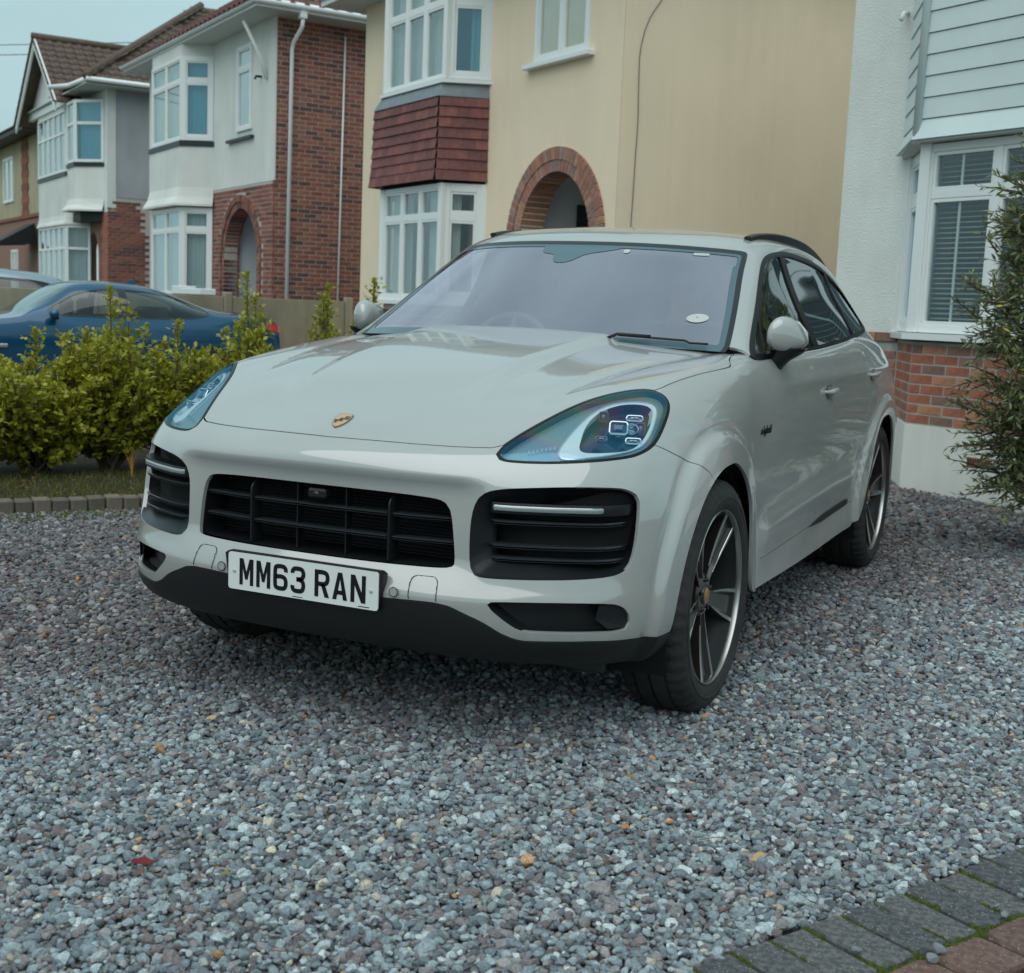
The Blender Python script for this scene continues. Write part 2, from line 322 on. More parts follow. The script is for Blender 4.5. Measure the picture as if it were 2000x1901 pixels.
# ------------------------------------------------------------ trimming a smooth surface along drawn outlines
class Surf:
    """vertices (with normals and grid parameters) shared by any number of face lists"""
    def __init__(s, G, pv, pu, both=True):
        N = grid_normals(G)
        if N[len(N)//2, -3, 0] < 0: N = -N
        U = np.broadcast_to(pu[None], G.shape[:2]); V = np.broadcast_to(pv[:, None], G.shape[:2])
        if both:
            GL = G[:, :0:-1].copy(); GL[..., 0] *= -1; NL = N[:, :0:-1].copy(); NL[..., 0] *= -1
            G = np.concatenate([GL, G], 1); N = np.concatenate([NL, N], 1)
            U = np.concatenate([-U[:, :0:-1], U], 1); V = np.concatenate([V[:, :0:-1], V], 1)
        n, k = G.shape[:2]
        # centre-line normals lose their sideways part
        c = k//2
        if both: N[:, c, 0] = 0; N[:, c] /= np.linalg.norm(N[:, c], axis=1, keepdims=True)+1e-12
        s.D = np.concatenate([G.reshape(-1, 3), N.reshape(-1, 3), U.reshape(-1, 1), V.reshape(-1, 1)], 1)
        a0 = n//2*k+(k-3); P0 = G.reshape(-1, 3); fn0 = np.cross(P0[a0+k]-P0[a0], P0[a0+1]-P0[a0]); flip = fn0@N.reshape(-1, 3)[a0] < 0
        i, j = np.meshgrid(np.arange(n-1), np.arange(k-1), indexing='ij'); a = (i*k+j).ravel()
        s.F = [tuple(q) for q in np.stack([a, a+1, a+k+1, a+k] if flip else [a, a+k, a+k+1, a+1], 1).tolist()]
    def P(s): return s.D[:, :3]
    def split(s, F, g):
        """g: field on all vertices. returns (faces g>0, faces g<0)"""
        if not F: return [], []
        pos, neg = [], []; new = []; ed = {}; base = len(s.D)
        gl = g.tolist()
        def ev(a, b):
            k = (a, b) if a < b else (b, a)
            if k not in ed:
                t = gl[k[0]]/(gl[k[0]]-gl[k[1]])
                t = min(max(t, 0.0), 1.0)
                ed[k] = base+len(new); new.append(s.D[k[0]]*(1-t)+s.D[k[1]]*t)
            return ed[k]
        for f in F:
            sg = [gl[i] > 0 for i in f]
            if all(sg): pos.append(f); continue
            if not any(sg): neg.append(f); continue
            pp, nn = [], []; m = len(f)
            for i in range(m):
                a, b = f[i], f[(i+1) % m]
                (pp if sg[i] else nn).append(a)
                if sg[i] != sg[(i+1) % m]:
                    e = ev(a, b); pp.append(e); nn.append(e)
            if len(pp) > 2: pos.append(tuple(pp))
            if len(nn) > 2: neg.append(tuple(nn))
        if new:
            s.D = np.concatenate([s.D, np.array(new)]); nn = s.D[base:, 3:6]
            s.D[base:, 3:6] = nn/(np.linalg.norm(nn, axis=1, keepdims=True)+1e-12)
        return pos, neg
    def split_fn(s, F, fn, gap=0.0):
        """split by fn(points array D)->field, dropping |field|<gap"""
        if gap <= 0: return s.split(F, fn(s.D))
        p, r = s.split(F, fn(s.D)-gap)
        _, n = s.split(r, fn(s.D)+gap)
        return p, n
    def boundary(s, F):
        cnt = {}
        for f in F:
            for i in range(len(f)):
                a, b = f[i], f[(i+1) % len(f)]
                k = (min(a, b), max(a, b))
                if k in cnt: cnt[k] = None
                else: cnt[k] = (a, b)
        return [e for e in cnt.values() if e]
    def panel(s, name, F, mat, parent, off=0.0, lip=0.0, lipmat=None, smooth=True, label=None, lipdir=None, loc=None):
        """mesh of faces F moved by off along normals, with its edge turned in by lip"""
        used = sorted({i for f in F for i in f}); mp = {v: i for i, v in enumerate(used)}
        D = s.D[used]; V = D[:, :3]+D[:, 3:6]*off; N = D[:, 3:6]
        FF = [tuple(mp[i] for i in f) for f in F]; VV = V; NN = N; mi = [0]*len(FF)
        if lip:
            be = s.boundary(F); bv = {}
            eV = []; eN = []; base = len(V)
            acc = {}
            for a, b in be:
                e = s.D[b, :3]-s.D[a, :3]; n = s.D[a, 3:6]; w = np.cross(n, e); w /= np.linalg.norm(w)+1e-12
                acc[a] = acc.get(a, 0)+w; acc[b] = acc.get(b, 0)+w
            for v in acc:
                w = acc[v]/(np.linalg.norm(acc[v])+1e-12)
                p = s.D[v, :3]+s.D[v, 3:6]*off; n = s.D[v, 3:6]
                dr = -n if lipdir is None else np.array(lipdir, float)
                # rounded edge: surface edge, shoulder, inner
                bv[v] = base+len(eV)
                eV += [p, p+dr*min(.002, lip*.3)-0*w, p+dr*lip]
                eN += [n, -w, -w]
            VV = np.concatenate([V, np.array(eV)]) if eV else V; NN = np.concatenate([N, np.array(eN)]) if eN else N
            for a, b in be:
                A_, B_ = bv[a], bv[b]
                FF.append((B_, A_, A_+1, B_+1)); FF.append((B_+1, A_+1, A_+2, B_+2)); mi += [1 if lipmat else 0]*2
        me = bpy.data.meshes.new(name); me.from_pydata(VV.tolist(), [], FF)
        me.materials.append(mat)
        if lipmat: me.materials.append(lipmat); me.polygons.foreach_set('material_index', mi)
        if smooth:
            me.shade_smooth(); me.normals_split_custom_set_from_vertices(NN.tolist())
        return obj(name, me, parent, loc, label)

def chaikin(P, n=2, closed=True):
    P = [np.array(p, float) for p in P]
    for _ in range(n):
        Q = []; m = len(P)
        if not closed: Q.append(P[0])
        for i in range(m if closed else m-1):
            a, b = P[i], P[(i+1) % m]; Q += [a*.75+b*.25, a*.25+b*.75]
        if not closed: Q.append(P[-1])
        P = Q
    return np.array(P)
def catmull(P, k=6, closed=True):
    P = np.array(P, float); m = len(P); out = []
    for i in range(m if closed else m-1):
        p0 = P[(i-1) % m] if closed or i > 0 else 2*P[0]-P[1]
        p1, p2 = P[i], P[(i+1) % m]
        p3 = P[(i+2) % m] if closed or i+2 < m else 2*P[-1]-P[-2]
        for q in range(k):
            t = q/k; out.append(.5*((2*p1)+(-p0+p2)*t+(2*p0-5*p1+4*p2-p3)*t*t+(-p0+3*p1-3*p2+p3)*t**3))
    if not closed: out.append(P[-1])
    return np.array(out)
def sdf_poly(Q, poly, closed=True):
    """signed distance (negative inside) from 2d points to a closed polygon; or unsigned side distance to an open line (sign = left/right)"""
    A_ = poly; B_ = np.roll(poly, -1, 0)
    if not closed: A_, B_ = poly[:-1], poly[1:]
    best = np.full(len(Q), 1e9); sign = np.zeros(len(Q), bool); side = np.zeros(len(Q))
    for a, b in zip(A_, B_):
        d = b-a; L2 = d@d+1e-18; w = Q-a; t = np.clip((w@d)/L2, 0, 1)
        dd = np.hypot(w[:, 0]-t*d[0], w[:, 1]-t*d[1])
        if closed:
            c = (a[1] > Q[:, 1]) != (b[1] > Q[:, 1])
            with np.errstate(divide='ignore', invalid='ignore'):
                xx = a[0]+(Q[:, 1]-a[1])*d[0]/(d[1] if abs(d[1]) > 1e-12 else 1e-12)
            sign ^= c & (Q[:, 0] < xx)
        else:
            m = dd < best-1e-12; side[m] = np.sign(d[0]*w[m, 1]-d[1]*w[m, 0])
        best = np.minimum(best, dd)
    if closed: return np.where(sign, -best, best)
    return best*np.where(side == 0, 1, side)
def proj_field(poly3, nrm, region, grow=0.0, smooth=2, far=1.0):
    """field: signed distance to the outline, both projected along nrm, evaluated for |x|; region(D)->mask, outside = +far"""
    n = np.array(nrm, float); n /= np.linalg.norm(n)
    e1 = np.cross([0, 0, 1], n); e1 /= np.linalg.norm(e1); e2 = np.cross(n, e1)
    p = chaikin([(np.dot(q, e1), np.dot(q, e2)) for q in poly3], smooth) if smooth else np.array([(np.dot(q, e1), np.dot(q, e2)) for q in poly3])
    def fn(D):
        out = np.full(len(D), far); m = region(D)
        X = D[m, :3].copy(); X[:, 0] = np.abs(X[:, 0])
        out[m] = sdf_poly(np.stack([X@e1, X@e2], 1), p)-grow
        return out
    return fn
# ------------------------------------------------------------ materials of the car
PAINT = M('chalk_paint', (.385, .39, .38), .38, coat=1.0, coat_r=.025, spec=.5)
def paint_dust(m):
    nt = m.node_tree; b = nt.nodes['Principled BSDF']; b.inputs['Coat IOR'].default_value = 2.0; L = nt.links.new
    g = nt.nodes.new('ShaderNodeNewGeometry'); sx = nt.nodes.new('ShaderNodeSeparateXYZ'); L(g.outputs['Position'], sx.inputs[0])
    n = nt.nodes.new('ShaderNodeTexNoise'); n.inputs['Scale'].default_value = 9; n.inputs['Detail'].default_value = 8; n.inputs['Roughness'].default_value = .7
    L(g.outputs['Position'], n.inputs['Vector'])
    mr = nt.nodes.new('ShaderNodeMapRange'); mr.inputs['From Min'].default_value = .62; mr.inputs['From Max'].default_value = .30; L(sx.outputs['Z'], mr.inputs['Value'])
    mu = nt.nodes.new('ShaderNodeMath'); mu.operation = 'MULTIPLY'; L(mr.outputs[0], mu.inputs[0]); L(n.outputs['Fac'], mu.inputs[1])
    mx = nt.nodes.new('ShaderNodeMix'); mx.data_type = 'RGBA'; L(mu.outputs[0], mx.inputs[0])
    mx.inputs[6].default_value = b.inputs['Base Color'].default_value; mx.inputs[7].default_value = (.24, .225, .20, 1); L(mx.outputs[2], b.inputs['Base Color'])
    r = nt.nodes.new('ShaderNodeMapRange'); r.inputs['To Min'].default_value = .02; r.inputs['To Max'].default_value = .30; L(mu.outputs[0], r.inputs['Value']); L(r.outputs[0], b.inputs['Coat Roughness'])
    # faint orange peel
    n2 = nt.nodes.new('ShaderNodeTexNoise'); n2.inputs['Scale'].default_value = 260; n2.inputs['Detail'].default_value = 1; L(g.outputs['Position'], n2.inputs['Vector'])
    bp = nt.nodes.new('ShaderNodeBump'); bp.inputs['Strength'].default_value = .02; bp.inputs['Distance'].default_value = .001
    L(n2.outputs['Fac'], bp.inputs['Height']); L(bp.outputs['Normal'], b.inputs['Coat Normal'])
paint_dust(PAINT)
GAP = M('seam_rubber', (.008, .008, .009), .7)
BLKP = M('black_plastic', (.006, .007, .008), .5, noise=(60, .2, (.010, .010, .011)), bump=(900, .15, .001))
TRIMB = M('window_trim_black', (.006, .007, .008), .35, spec=.25)
BLKG = M('gloss_black', (.008, .009, .011), .08, coat=1.0)
BLKD = M('deep_black', (.004, .004, .005), .8)
DGREY = M('dark_grey_plastic', (.010, .012, .014), .36)
RUBBER = M('tyre_rubber', (.013, .013, .014), .7, noise=(9, .22, (.040, .037, .034)), bump=(200, .2, .001))
MACH = M('machined_alloy', (.46, .45, .44), .28, metal=1.0)
ALLOY = M('dark_alloy', (.045, .038, .035), .28, metal=.5, coat=.5, coat_r=.15)
CHROME = M('bright_chrome', (.82, .83, .85), .07, metal=1.0)
SILV = M('satin_silver', (.50, .53, .55), .28, metal=.8)
STEEL = M('brake_steel', (.30, .29, .28), .35, metal=1.0)
SEATM = M('black_leather', (.02, .02, .022), .5)
CREAMM = M('cream_plastic', (.55, .54, .50), .5)
def glass_mat(name, tint, refl, refl_tint, rough=.01, film=0.0):
    """thin sheet glass: clear part tinted, a coated mirror part that grows towards grazing angles"""
    m = bpy.data.materials.new(name); m.use_nodes = True; nt = m.node_tree; nt.nodes.clear(); L = nt.links.new
    o = nt.nodes.new('ShaderNodeOutputMaterial'); t = nt.nodes.new('ShaderNodeBsdfTransparent'); t.inputs['Color'].default_value = (*tint, 1)
    gl = nt.nodes.new('ShaderNodeBsdfGlossy'); gl.inputs['Roughness'].default_value = rough; gl.inputs['Color'].default_value = (*refl_tint, 1)
    fr = nt.nodes.new('ShaderNodeLayerWeight'); fr.inputs['Blend'].default_value = .5
    pw = nt.nodes.new('ShaderNodeMath'); pw.operation = 'POWER'; pw.inputs[1].default_value = 2.2; L(fr.outputs['Facing'], pw.inputs[0])
    mr = nt.nodes.new('ShaderNodeMapRange'); mr.inputs['To Min'].default_value = refl; mr.inputs['To Max'].default_value = 1.0; L(pw.outputs[0], mr.inputs['Value'])
    mx = nt.nodes.new('ShaderNodeMixShader'); L(mr.outputs[0], mx.inputs['Fac']); L(t.outputs[0], mx.inputs[1]); L(gl.outputs[0], mx.inputs[2]); L(mx.outputs[0], o.inputs['Surface'])
    return m
WSG = glass_mat('coated_windscreen', (.84, .87, .88), .46, (.90, .80, .90), .03)
SIDEG = glass_mat('side_glass', (.68, .73, .72), .06, (.80, .88, .90), .0)
TINTG = glass_mat('tinted_rear_glass', (.10, .11, .12), .07, (.80, .86, .90), .0)
LENS = M('lamp_lens', (1, 1, 1), .0, trans=1.0, ior=1.45)
def film_lens():
    m = bpy.data.materials.new('clear_lamp_cover'); m.use_nodes = True; nt = m.node_tree; nt.nodes.clear(); L = nt.links.new
    o = nt.nodes.new('ShaderNodeOutputMaterial'); t = nt.nodes.new('ShaderNodeBsdfTransparent'); t.inputs['Color'].default_value = (.88, .94, .97, 1)
    gl = nt.nodes.new('ShaderNodeBsdfGlossy'); gl.inputs['Roughness'].default_value = .02
    # interference colours of the hard coat: hue runs with the viewing angle and slightly uneven thickness
    fr = nt.nodes.new('ShaderNodeLayerWeight'); fr.inputs['Blend'].default_value = .5
    g = nt.nodes.new('ShaderNodeNewGeometry'); n = nt.nodes.new('ShaderNodeTexNoise'); n.inputs['Scale'].default_value = 3.5; n.inputs['Detail'].default_value = 1; L(g.outputs['Position'], n.inputs['Vector'])
    ma = nt.nodes.new('ShaderNodeMath'); ma.operation = 'MULTIPLY_ADD'; ma.inputs[1].default_value = .9; L(n.outputs['Fac'], ma.inputs[0]); L(fr.outputs['Facing'], ma.inputs[2])
    rp = nt.nodes.new('ShaderNodeValToRGB'); cr = rp.color_ramp
    cols = [(.50, (.34, .52, .62)), (.62, (.16, .55, .78)), (.76, (.12, .45, .80)), (.83, (.55, .42, .76)), (.87, (.80, .66, .50)), (.91, (.35, .72, .62)), (1.0, (.22, .55, .80))]
    cr.elements[0].position = cols[0][0]; cr.elements[0].color = (*cols[0][1], 1); cr.elements[1].position = cols[-1][0]; cr.elements[1].color = (*cols[-1][1], 1)
    for p, c in cols[1:-1]: e = cr.elements.new(p); e.color = (*c, 1)
    L(ma.outputs[0], rp.inputs['Fac']); L(rp.outputs['Color'], gl.inputs['Color'])
    pw = nt.nodes.new('ShaderNodeMath'); pw.operation = 'POWER'; pw.inputs[1].default_value = 1.6; L(fr.outputs['Facing'], pw.inputs[0])
    mr = nt.nodes.new('ShaderNodeMapRange'); mr.inputs['To Min'].default_value = .11; mr.inputs['To Max'].default_value = .38; L(pw.outputs[0], mr.inputs['Value'])
    mx = nt.nodes.new('ShaderNodeMixShader'); L(mr.outputs[0], mx.inputs['Fac']); L(t.outputs[0], mx.inputs[1]); L(gl.outputs[0], mx.inputs[2]); L(mx.outputs[0], o.inputs['Surface'])
    return m
FILM = film_lens()

# ------------------------------------------------------------ outlines on the car (metres, right-hand half as seen; mirrored)
HL = [(.524,.172,.881),(.55,.248,.914),(.585,.328,.951),(.617,.409,.982),(.649,.481,1.006),(.688,.546,1.025),(.73,.609,1.038),(.762,.659,1.043),(.787,.684,1.041),(.81,.695,1.035),(.832,.692,1.022),(.85,.675,1.003),(.86,.647,.98),(.864,.61,.951),(.869,.555,.918),(.87,.501,.891),(.864,.457,.876),(.853,.417,.866),(.837,.378,.859),(.802,.321,.854),(.76,.27,.85),(.715,.227,.847),(.668,.191,.845),(.618,.162,.844),(.578,.144,.845),(.55,.134,.848),(.532,.136,.856),(.522,.15,.868)]
DRLO = [(.673,.24,.878),(.686,.233,.868),(.707,.244,.865),(.741,.276,.868),(.783,.326,.873),(.813,.371,.879),(.839,.426,.887),(.851,.471,.898),(.853,.517,.919),(.848,.572,.952),(.841,.607,.981),(.832,.624,.998),(.815,.628,1.012),(.793,.614,1.019),(.759,.579,1.02),(.725,.539,1.015),(.705,.506,1.006),(.689,.465,.992),(.678,.415,.97),(.671,.356,.943),(.668,.299,.914),(.667,.26,.893)]
DRLI = [(.715,.296,.894),(.73,.292,.884),(.768,.325,.883),(.811,.376,.884),(.834,.422,.89),(.842,.466,.901),(.843,.519,.925),(.838,.566,.952),(.831,.6,.978),(.822,.612,.992),(.808,.612,1.003),(.79,.60,1.009),(.762,.571,1.011),(.74,.544,1.009),(.716,.504,1.0),(.7,.464,.988),(.694,.415,.966),(.696,.374,.944),(.707,.327,.915)]
GRILLE = [(0,0,.741),(.15,0,.741),(.298,0,.739),(.385,0,.735),(.412,0,.727),(.428,0,.708),(.438,0,.66),(.447,0,.58),(.449,0,.553),(.441,0,.542),(.30,0,.539),(.12,0,.537),(0,0,.537),(-.12,0,.537),(-.3,0,.539),(-.441,0,.542),(-.449,0,.553),(-.447,0,.58),(-.438,0,.66),(-.428,0,.708),(-.412,0,.727),(-.385,0,.735),(-.298,0,.739),(-.15,0,.741)]
INTAKE = [(.498,0,.73),(.489,0,.685),(.490,0,.586),(.494,0,.553),(.508,0,.533),(.532,0,.526),(.669,0,.528),(.785,0,.531),(.84,0,.536),(.871,0,.545),(.885,0,.568),(.891,0,.617),(.892,0,.678),(.889,0,.738),(.880,0,.762),(.861,0,.777),(.836,0,.785),(.741,0,.788),(.626,0,.782),(.552,0,.774),(.516,0,.757)]
LOWIN = [(.547,0,.464),(.597,0,.421),(.632,0,.394),(.656,0,.384),(.727,0,.382),(.816,0,.38),(.876,0,.379),(.889,0,.389),(.892,0,.412),(.888,0,.435),(.875,0,.453),(.856,0,.463),(.773,0,.47),(.632,0,.469)]
CHIN = [(0,.447),(.254,.448),(.35,.451),(.418,.451),(.461,.444),(.493,.430),(.53,.415),(.556,.403),(.596,.377),(.63,.362),(.655,.357),(.726,.357),(.815,.356),(.892,.351),(.923,.346),(1.1,.344)]
HOODTOP = [(0,.093),(.123,.097),(.262,.109),(.344,.122),(.429,.14),(.530,.174),(.60,.29),(.68,.44),(.775,.63),(.798,.70),(.806,.81),(.823,.99),(.838,1.109),(.851,1.242),(.853,1.291),(.845,1.325),(.825,1.36),(.80,1.52),(.6,1.52),(0,1.52)]
CAR = thing('parked_car', 'pale grey five-door SUV parked on the gravel, black wheels, number plate MM63 RAN', 'car', (0, 2.4, 0))
CL = (0, -2.4, 0)
def cobj(name, me, parent=CAR, label=None): return obj(name, me, parent, CL if parent is CAR else None, label)

G_, pv_, pu_ = lower_surface(); S = Surf(G_, pv_, pu_)
front = lambda D: (D[:, 1] < 1.0) & (D[:, 7] < 11.5)
f_hl = proj_field(HL, (.30, -.80, .50), front)
f_gr = proj_field(GRILLE, (0, -1, 0), lambda D: (D[:, 1] < .4) & (D[:, 7] < 8), smooth=2)
f_in = proj_field(INTAKE, (0, -1, 0), lambda D: (D[:, 1] < .52) & (D[:, 7] < 9))
f_lo = proj_field(LOWIN, (0, -1, 0), lambda D: (D[:, 1] < .52) & (D[:, 7] < 6), smooth=1)
_ch = np.array(CHIN)
def f_chin(D):
    z = np.interp(np.abs(D[:, 0]), _ch[:, 0], _ch[:, 1]); out = D[:, 2]-z
    out[(D[:, 1] > 1.0)] = 1; return out
_ht = np.array(HOODTOP); _htp = np.concatenate([chaikin(_ht[:15], 1, False), chaikin(_ht[14:18], 2, False), _ht[18:]])
_htf = np.concatenate([_htp, _htp[::-1]*[-1, 1]])
def f_hood(D):
    out = np.full(len(D), 1.0); m = (D[:, 7] > 6.8) & (D[:, 7] < 16) & (np.abs(D[:, 6]) < 6.5)
    out[m] = sdf_poly(D[m, :2], _htf); return out
# hidden deck under the cabin goes
F0 = []
D = S.D; keep = []
for f in S.F:
    d = D[f[0]]; u, v = abs(d[6]), d[7]
    if 13.6 < v < 24.2 and u < 3.75 and abs(D[f[2], 6]) < 3.75: continue
    keep.append(f)
F = keep
body0, lampF = S.split_fn(F, f_hl)
body, hood = S.split_fn(body0, f_hood, .0022)
hood = S.split_fn(hood, lambda D: f_hl(D)-.0035)[0]
# front bumper / front wing / doors, cut by upright planes following the seams
def seam_y(pts):
    p = np.array(sorted(pts, key=lambda q: q[1]))
    return lambda D: D[:, 1]-np.interp(D[:, 2], p[:, 1], p[:, 0])
fb = np.array([(.501, .891), (.582, .857), (.649, .833), (.72, .79), (.80, .72)])
def f_bump(D):      # positive = bumper (in front of / below the seam)
    z = np.interp(D[:, 1], [0, .30, .42, .501, .582, .649, .72, .80], [.9, .9, .905, .891, .857, .833, .80, .72]); o = z-D[:, 2]
    o = o*.8
    o[(D[:, 1] > .8)] = -1; return o
bump, rest = S.split_fn(body, f_bump, .0016)
d1 = seam_y([(1.31, .20), (1.567, .416), (1.612, .566), (1.612, .692), (1.615, .826), (1.612, .912), (1.606, .968), (1.592, 1.008), (1.565, 1.048), (1.539, 1.083), (1.50, 1.13), (1.48, 1.3)])
d2 = seam_y([(2.80, .20), (2.80, .445), (2.69, .622), (2.62, .75), (2.596, .85), (2.602, 1.05), (2.61, 1.3)])
d3 = seam_y([(3.30, .20), (3.26, .33), (3.17, .55), (3.20, .70), (3.32, .85), (3.42, .95), (3.50, 1.08), (3.54, 1.3)])
wing, rest = S.split_fn(rest, lambda D: -d1(D), .0019)
fdoor, rest = S.split_fn(rest, lambda D: -d2(D), .0019)
rdoor, quarter = S.split_fn(rest, lambda D: -d3(D), .0019)
# tail: gate from the rear corners
quarter, gate = S.split_fn(quarter, lambda D: np.where((D[:, 2] > .62) & (np.abs(D[:, 0]) < .72) & (D[:, 1] > 4.5), -1, 1)*np.minimum(np.abs(D[:, 2]-.62), np.abs(np.abs(D[:, 0])-.72)), 0)
def side(F, sx): return [f for f in F if sx*sum(S.D[i, 0] for i in f) > 0]
# doors: sill strip below
def f_sill(D): return D[:, 2]-(.395+.012*(D[:, 1]-1.5))
bump, _g = S.split_fn(bump, f_gr); bump, inkF = S.split_fn(bump, f_in); bump, lowF = S.split_fn(bump, f_lo)
bump, chinF = S.split_fn(bump, f_chin, .001)
S.panel('front_bumper', bump, PAINT, CAR, lip=.014, loc=CL)
S.panel('chin_trim', chinF, BLKP, CAR, off=.004, lip=.02, loc=CL, label='black lower lip under the front bumper')
S.panel('bonnet', hood, PAINT, CAR, lip=.014, loc=CL)
for sx in (1, -1):
    S.panel('front_wing', side(wing, sx), PAINT, CAR, lip=.012, loc=CL)
    for nm, FF in (('front_door', fdoor), ('rear_door', rdoor)):
        FF = side(FF, sx); up, lo = S.split_fn(FF, f_sill, .0016)
        S.panel(nm, up, PAINT, CAR, lip=.012, loc=CL)
        S.panel('sill_panel', lo, PAINT, CAR, lip=.012, loc=CL)
    S.panel('rear_quarter', side(quarter, sx), PAINT, CAR, lip=.012, loc=CL)
S.panel('tailgate', gate, PAINT, CAR, lip=.012, loc=CL)
# dark shell behind the seams
back = [f for f in keep if not (13.4 < S.D[f[0], 7] < 24.3 and abs(S.D[f[0], 6]) < 4.2)]
for fn, gr in ((f_hl, .006), (f_gr, .006), (f_in, .006), (f_lo, .006)):
    back, _ = S.split_fn(back, lambda D, fn=fn, gr=gr: fn(D)-gr)
S.panel('inner_shell', back, GAP, CAR, off=-.016, loc=CL)

_fr = S.D[(S.D[:, 0] > -.02) & (S.D[:, 7] < 9) & (S.D[:, 1] < .6)][:, :3]
def sy(x, z):
    d = (_fr[:, 0]-abs(x))**2+(_fr[:, 2]-z)**2; k = np.argpartition(d, 5)[:5]; w_ = 1/(d[k]+1e-7); return float((_fr[k, 1]*w_).sum()/w_.sum())
# ------------------------------------------------------------ headlamps
for sx in (1, -1):
    Fh = side(lampF, sx)
    hl = obj('headlight', None, CAR, CL)
    ring, inner = S.split_fn(Fh, lambda D: f_hl(D)+.010)
    me = S.panel('headlight', ring, TRIMB, CAR, off=-.001, lip=.03, loc=CL); bpy.data.objects.remove(hl); hl = me; hl.name = 'headlight'
    S.panel('lens', inner, FILM, hl, off=.0015)
    # bowl: the same patch sunk by depth, with a wall
    f_do = proj_field(DRLO, (.30, -.80, .50), front); f_di = proj_field(DRLI, (.30, -.80, .50), front)
    outp, drl = S.split_fn(inner, f_do)
    drl, pod = S.split_fn(drl, f_di)
    HOUS = M('lamp_housing', (.24, .32, .35), .3, metal=.4); PODM = M('lamp_pod', (.012, .05, .085), .18, metal=.3, coat=.5)
    DRLM = M('light_guide', (.74, .80, .80), .25, coat=.8)
    S.panel('lamp_bowl', outp, HOUS, hl, off=-.022)
    S.panel('light_guide', drl, DRLM, hl, off=-.016, lip=.02)
    S.panel('lamp_pod', pod, PODM, hl, off=-.058, lip=-.042)
    # bright rim line along the outside of the light guide
    rimF, _ = S.split_fn(drl, lambda D: f_do(D)+.0035)
    S.panel('guide_edge', rimF, CHROME, hl, off=-.014, lip=.004)
    # lamp modules: rounded boxes standing in the pod
    nrm = Vector((sx*.28, -.84, .46)).normalized(); ex = Vector((0, 0, 1)).cross(nrm).normalized()*sx; ez = nrm.cross(ex)*sx
    ez = nrm.cross(Vector((0, 0, 1)).cross(nrm).normalized()).normalized(); ex = Vector((0, 0, 1)).cross(nrm).normalized()
    def rr(w, h, r, n=6):
        pts = []
        for (cx, cy, a0) in ((w-r, h-r, 0), (-w+r, h-r, 90), (-w+r, -h+r, 180), (w-r, -h+r, 270)):
            for k in range(n+1):
                a = math.radians(a0+90*k/n); pts.append((cx+r*math.cos(a), cy+r*math.sin(a)))
        return pts
    def module(c, w, h, r, dep, frame, lens, nm='projector', rim=.0035):
        c = Vector((sx*c[0], c[1], c[2]))
        P_ = lambda u, v, d: c+ex*u+ez*v+nrm*d
        mb = MB(); o = rr(w, h, r); i = rr(w-rim, h-rim, max(r-rim, .002)); n = len(o)
        V = [P_(*p, -dep) for p in o]+[P_(*p, 0) for p in o]+[P_(*p, .0015) for p in i]+[P_(*p, -.008) for p in i]
        FF = [(a*n+k, a*n+(k+1) % n, (a+1)*n+(k+1) % n, (a+1)*n+k) for a in range(3) for k in range(n)]
        mb.add(V, FF); fo = mb.build(nm, frame, hl, smooth=False, auto=.7)
        m2 = MB(); V = []; m = 5
        for q in range(m+1):
            t = q/m; V += [P_(p[0]*(1-t), p[1]*(1-t), -.006+.010*(1-(1-t)**2)) for p in i]
        FF = [(a*n+k, a*n+(k+1) % n, (a+1)*n+(k+1) % n, (a+1)*n+k) for a in range(m) for k in range(n)]
        m2.add(V, FF); m2.build('lamp_glass', lens, hl, smooth=True)
    LG = M('lamp_bulb_glass', (.05, .09, .12), .03, metal=.9, coat=1.0); LG2 = M('lamp_reflector', (.30, .36, .40), .12, metal=.9)
    LG2_ = 0
    module((.765, .467, .936), .028, .022, .011, .03, CHROME, LG, rim=.004)
    module((.785, .545, .961), .026, .0105, .010, .02, CHROME, LG2)
    module((.813, .466, .901), .024, .0105, .009, .02, CHROME, LG2)
    # chrome barrels behind the lamps and faint light-segment ribs in the inner corner
    for cx_, cy_, cz_, rr_ in ((.765, .467, .936, .024), (.792, .500, .938, .018)):
        c = Vector((sx*cx_, cy_, cz_))-nrm*.016; b_ = MB()
        b_.lathe([(-.02, rr_*.95), (0, rr_), (.004, rr_*.94), (-.004, rr_*.82), (-.012, rr_*.4), (-.014, 0)], 28, lambda a, r, t: c+nrm*a+ex*(r*math.cos(t)*1.25)+ez*(r*math.sin(t))); b_.build('reflector_barrel', LG2, hl, smooth=True)
    for q in range(7):
        u = q/6; c = Vector((sx*(.598+.058*u), .205+.045*u, .876+.012*u))-nrm*.012; b_ = MB(); b_.add([c-ex*.0032-ez*.005, c+ex*.0032-ez*.005, c+ex*.0044+ez*.005, c-ex*.002+ez*.005], [(0, 1, 2, 3)]); b_.build('marker_segment', HOUS, hl)
    module((.713, .474, .965), .015, .017, .010, .02, PODM, LG)
    module((.742, .392, .908), .017, .008, .007, .02, SILV, LG2, rim=.002)
    module((.810, .532, .933), .014, .020, .009, .02, PODM, LG)

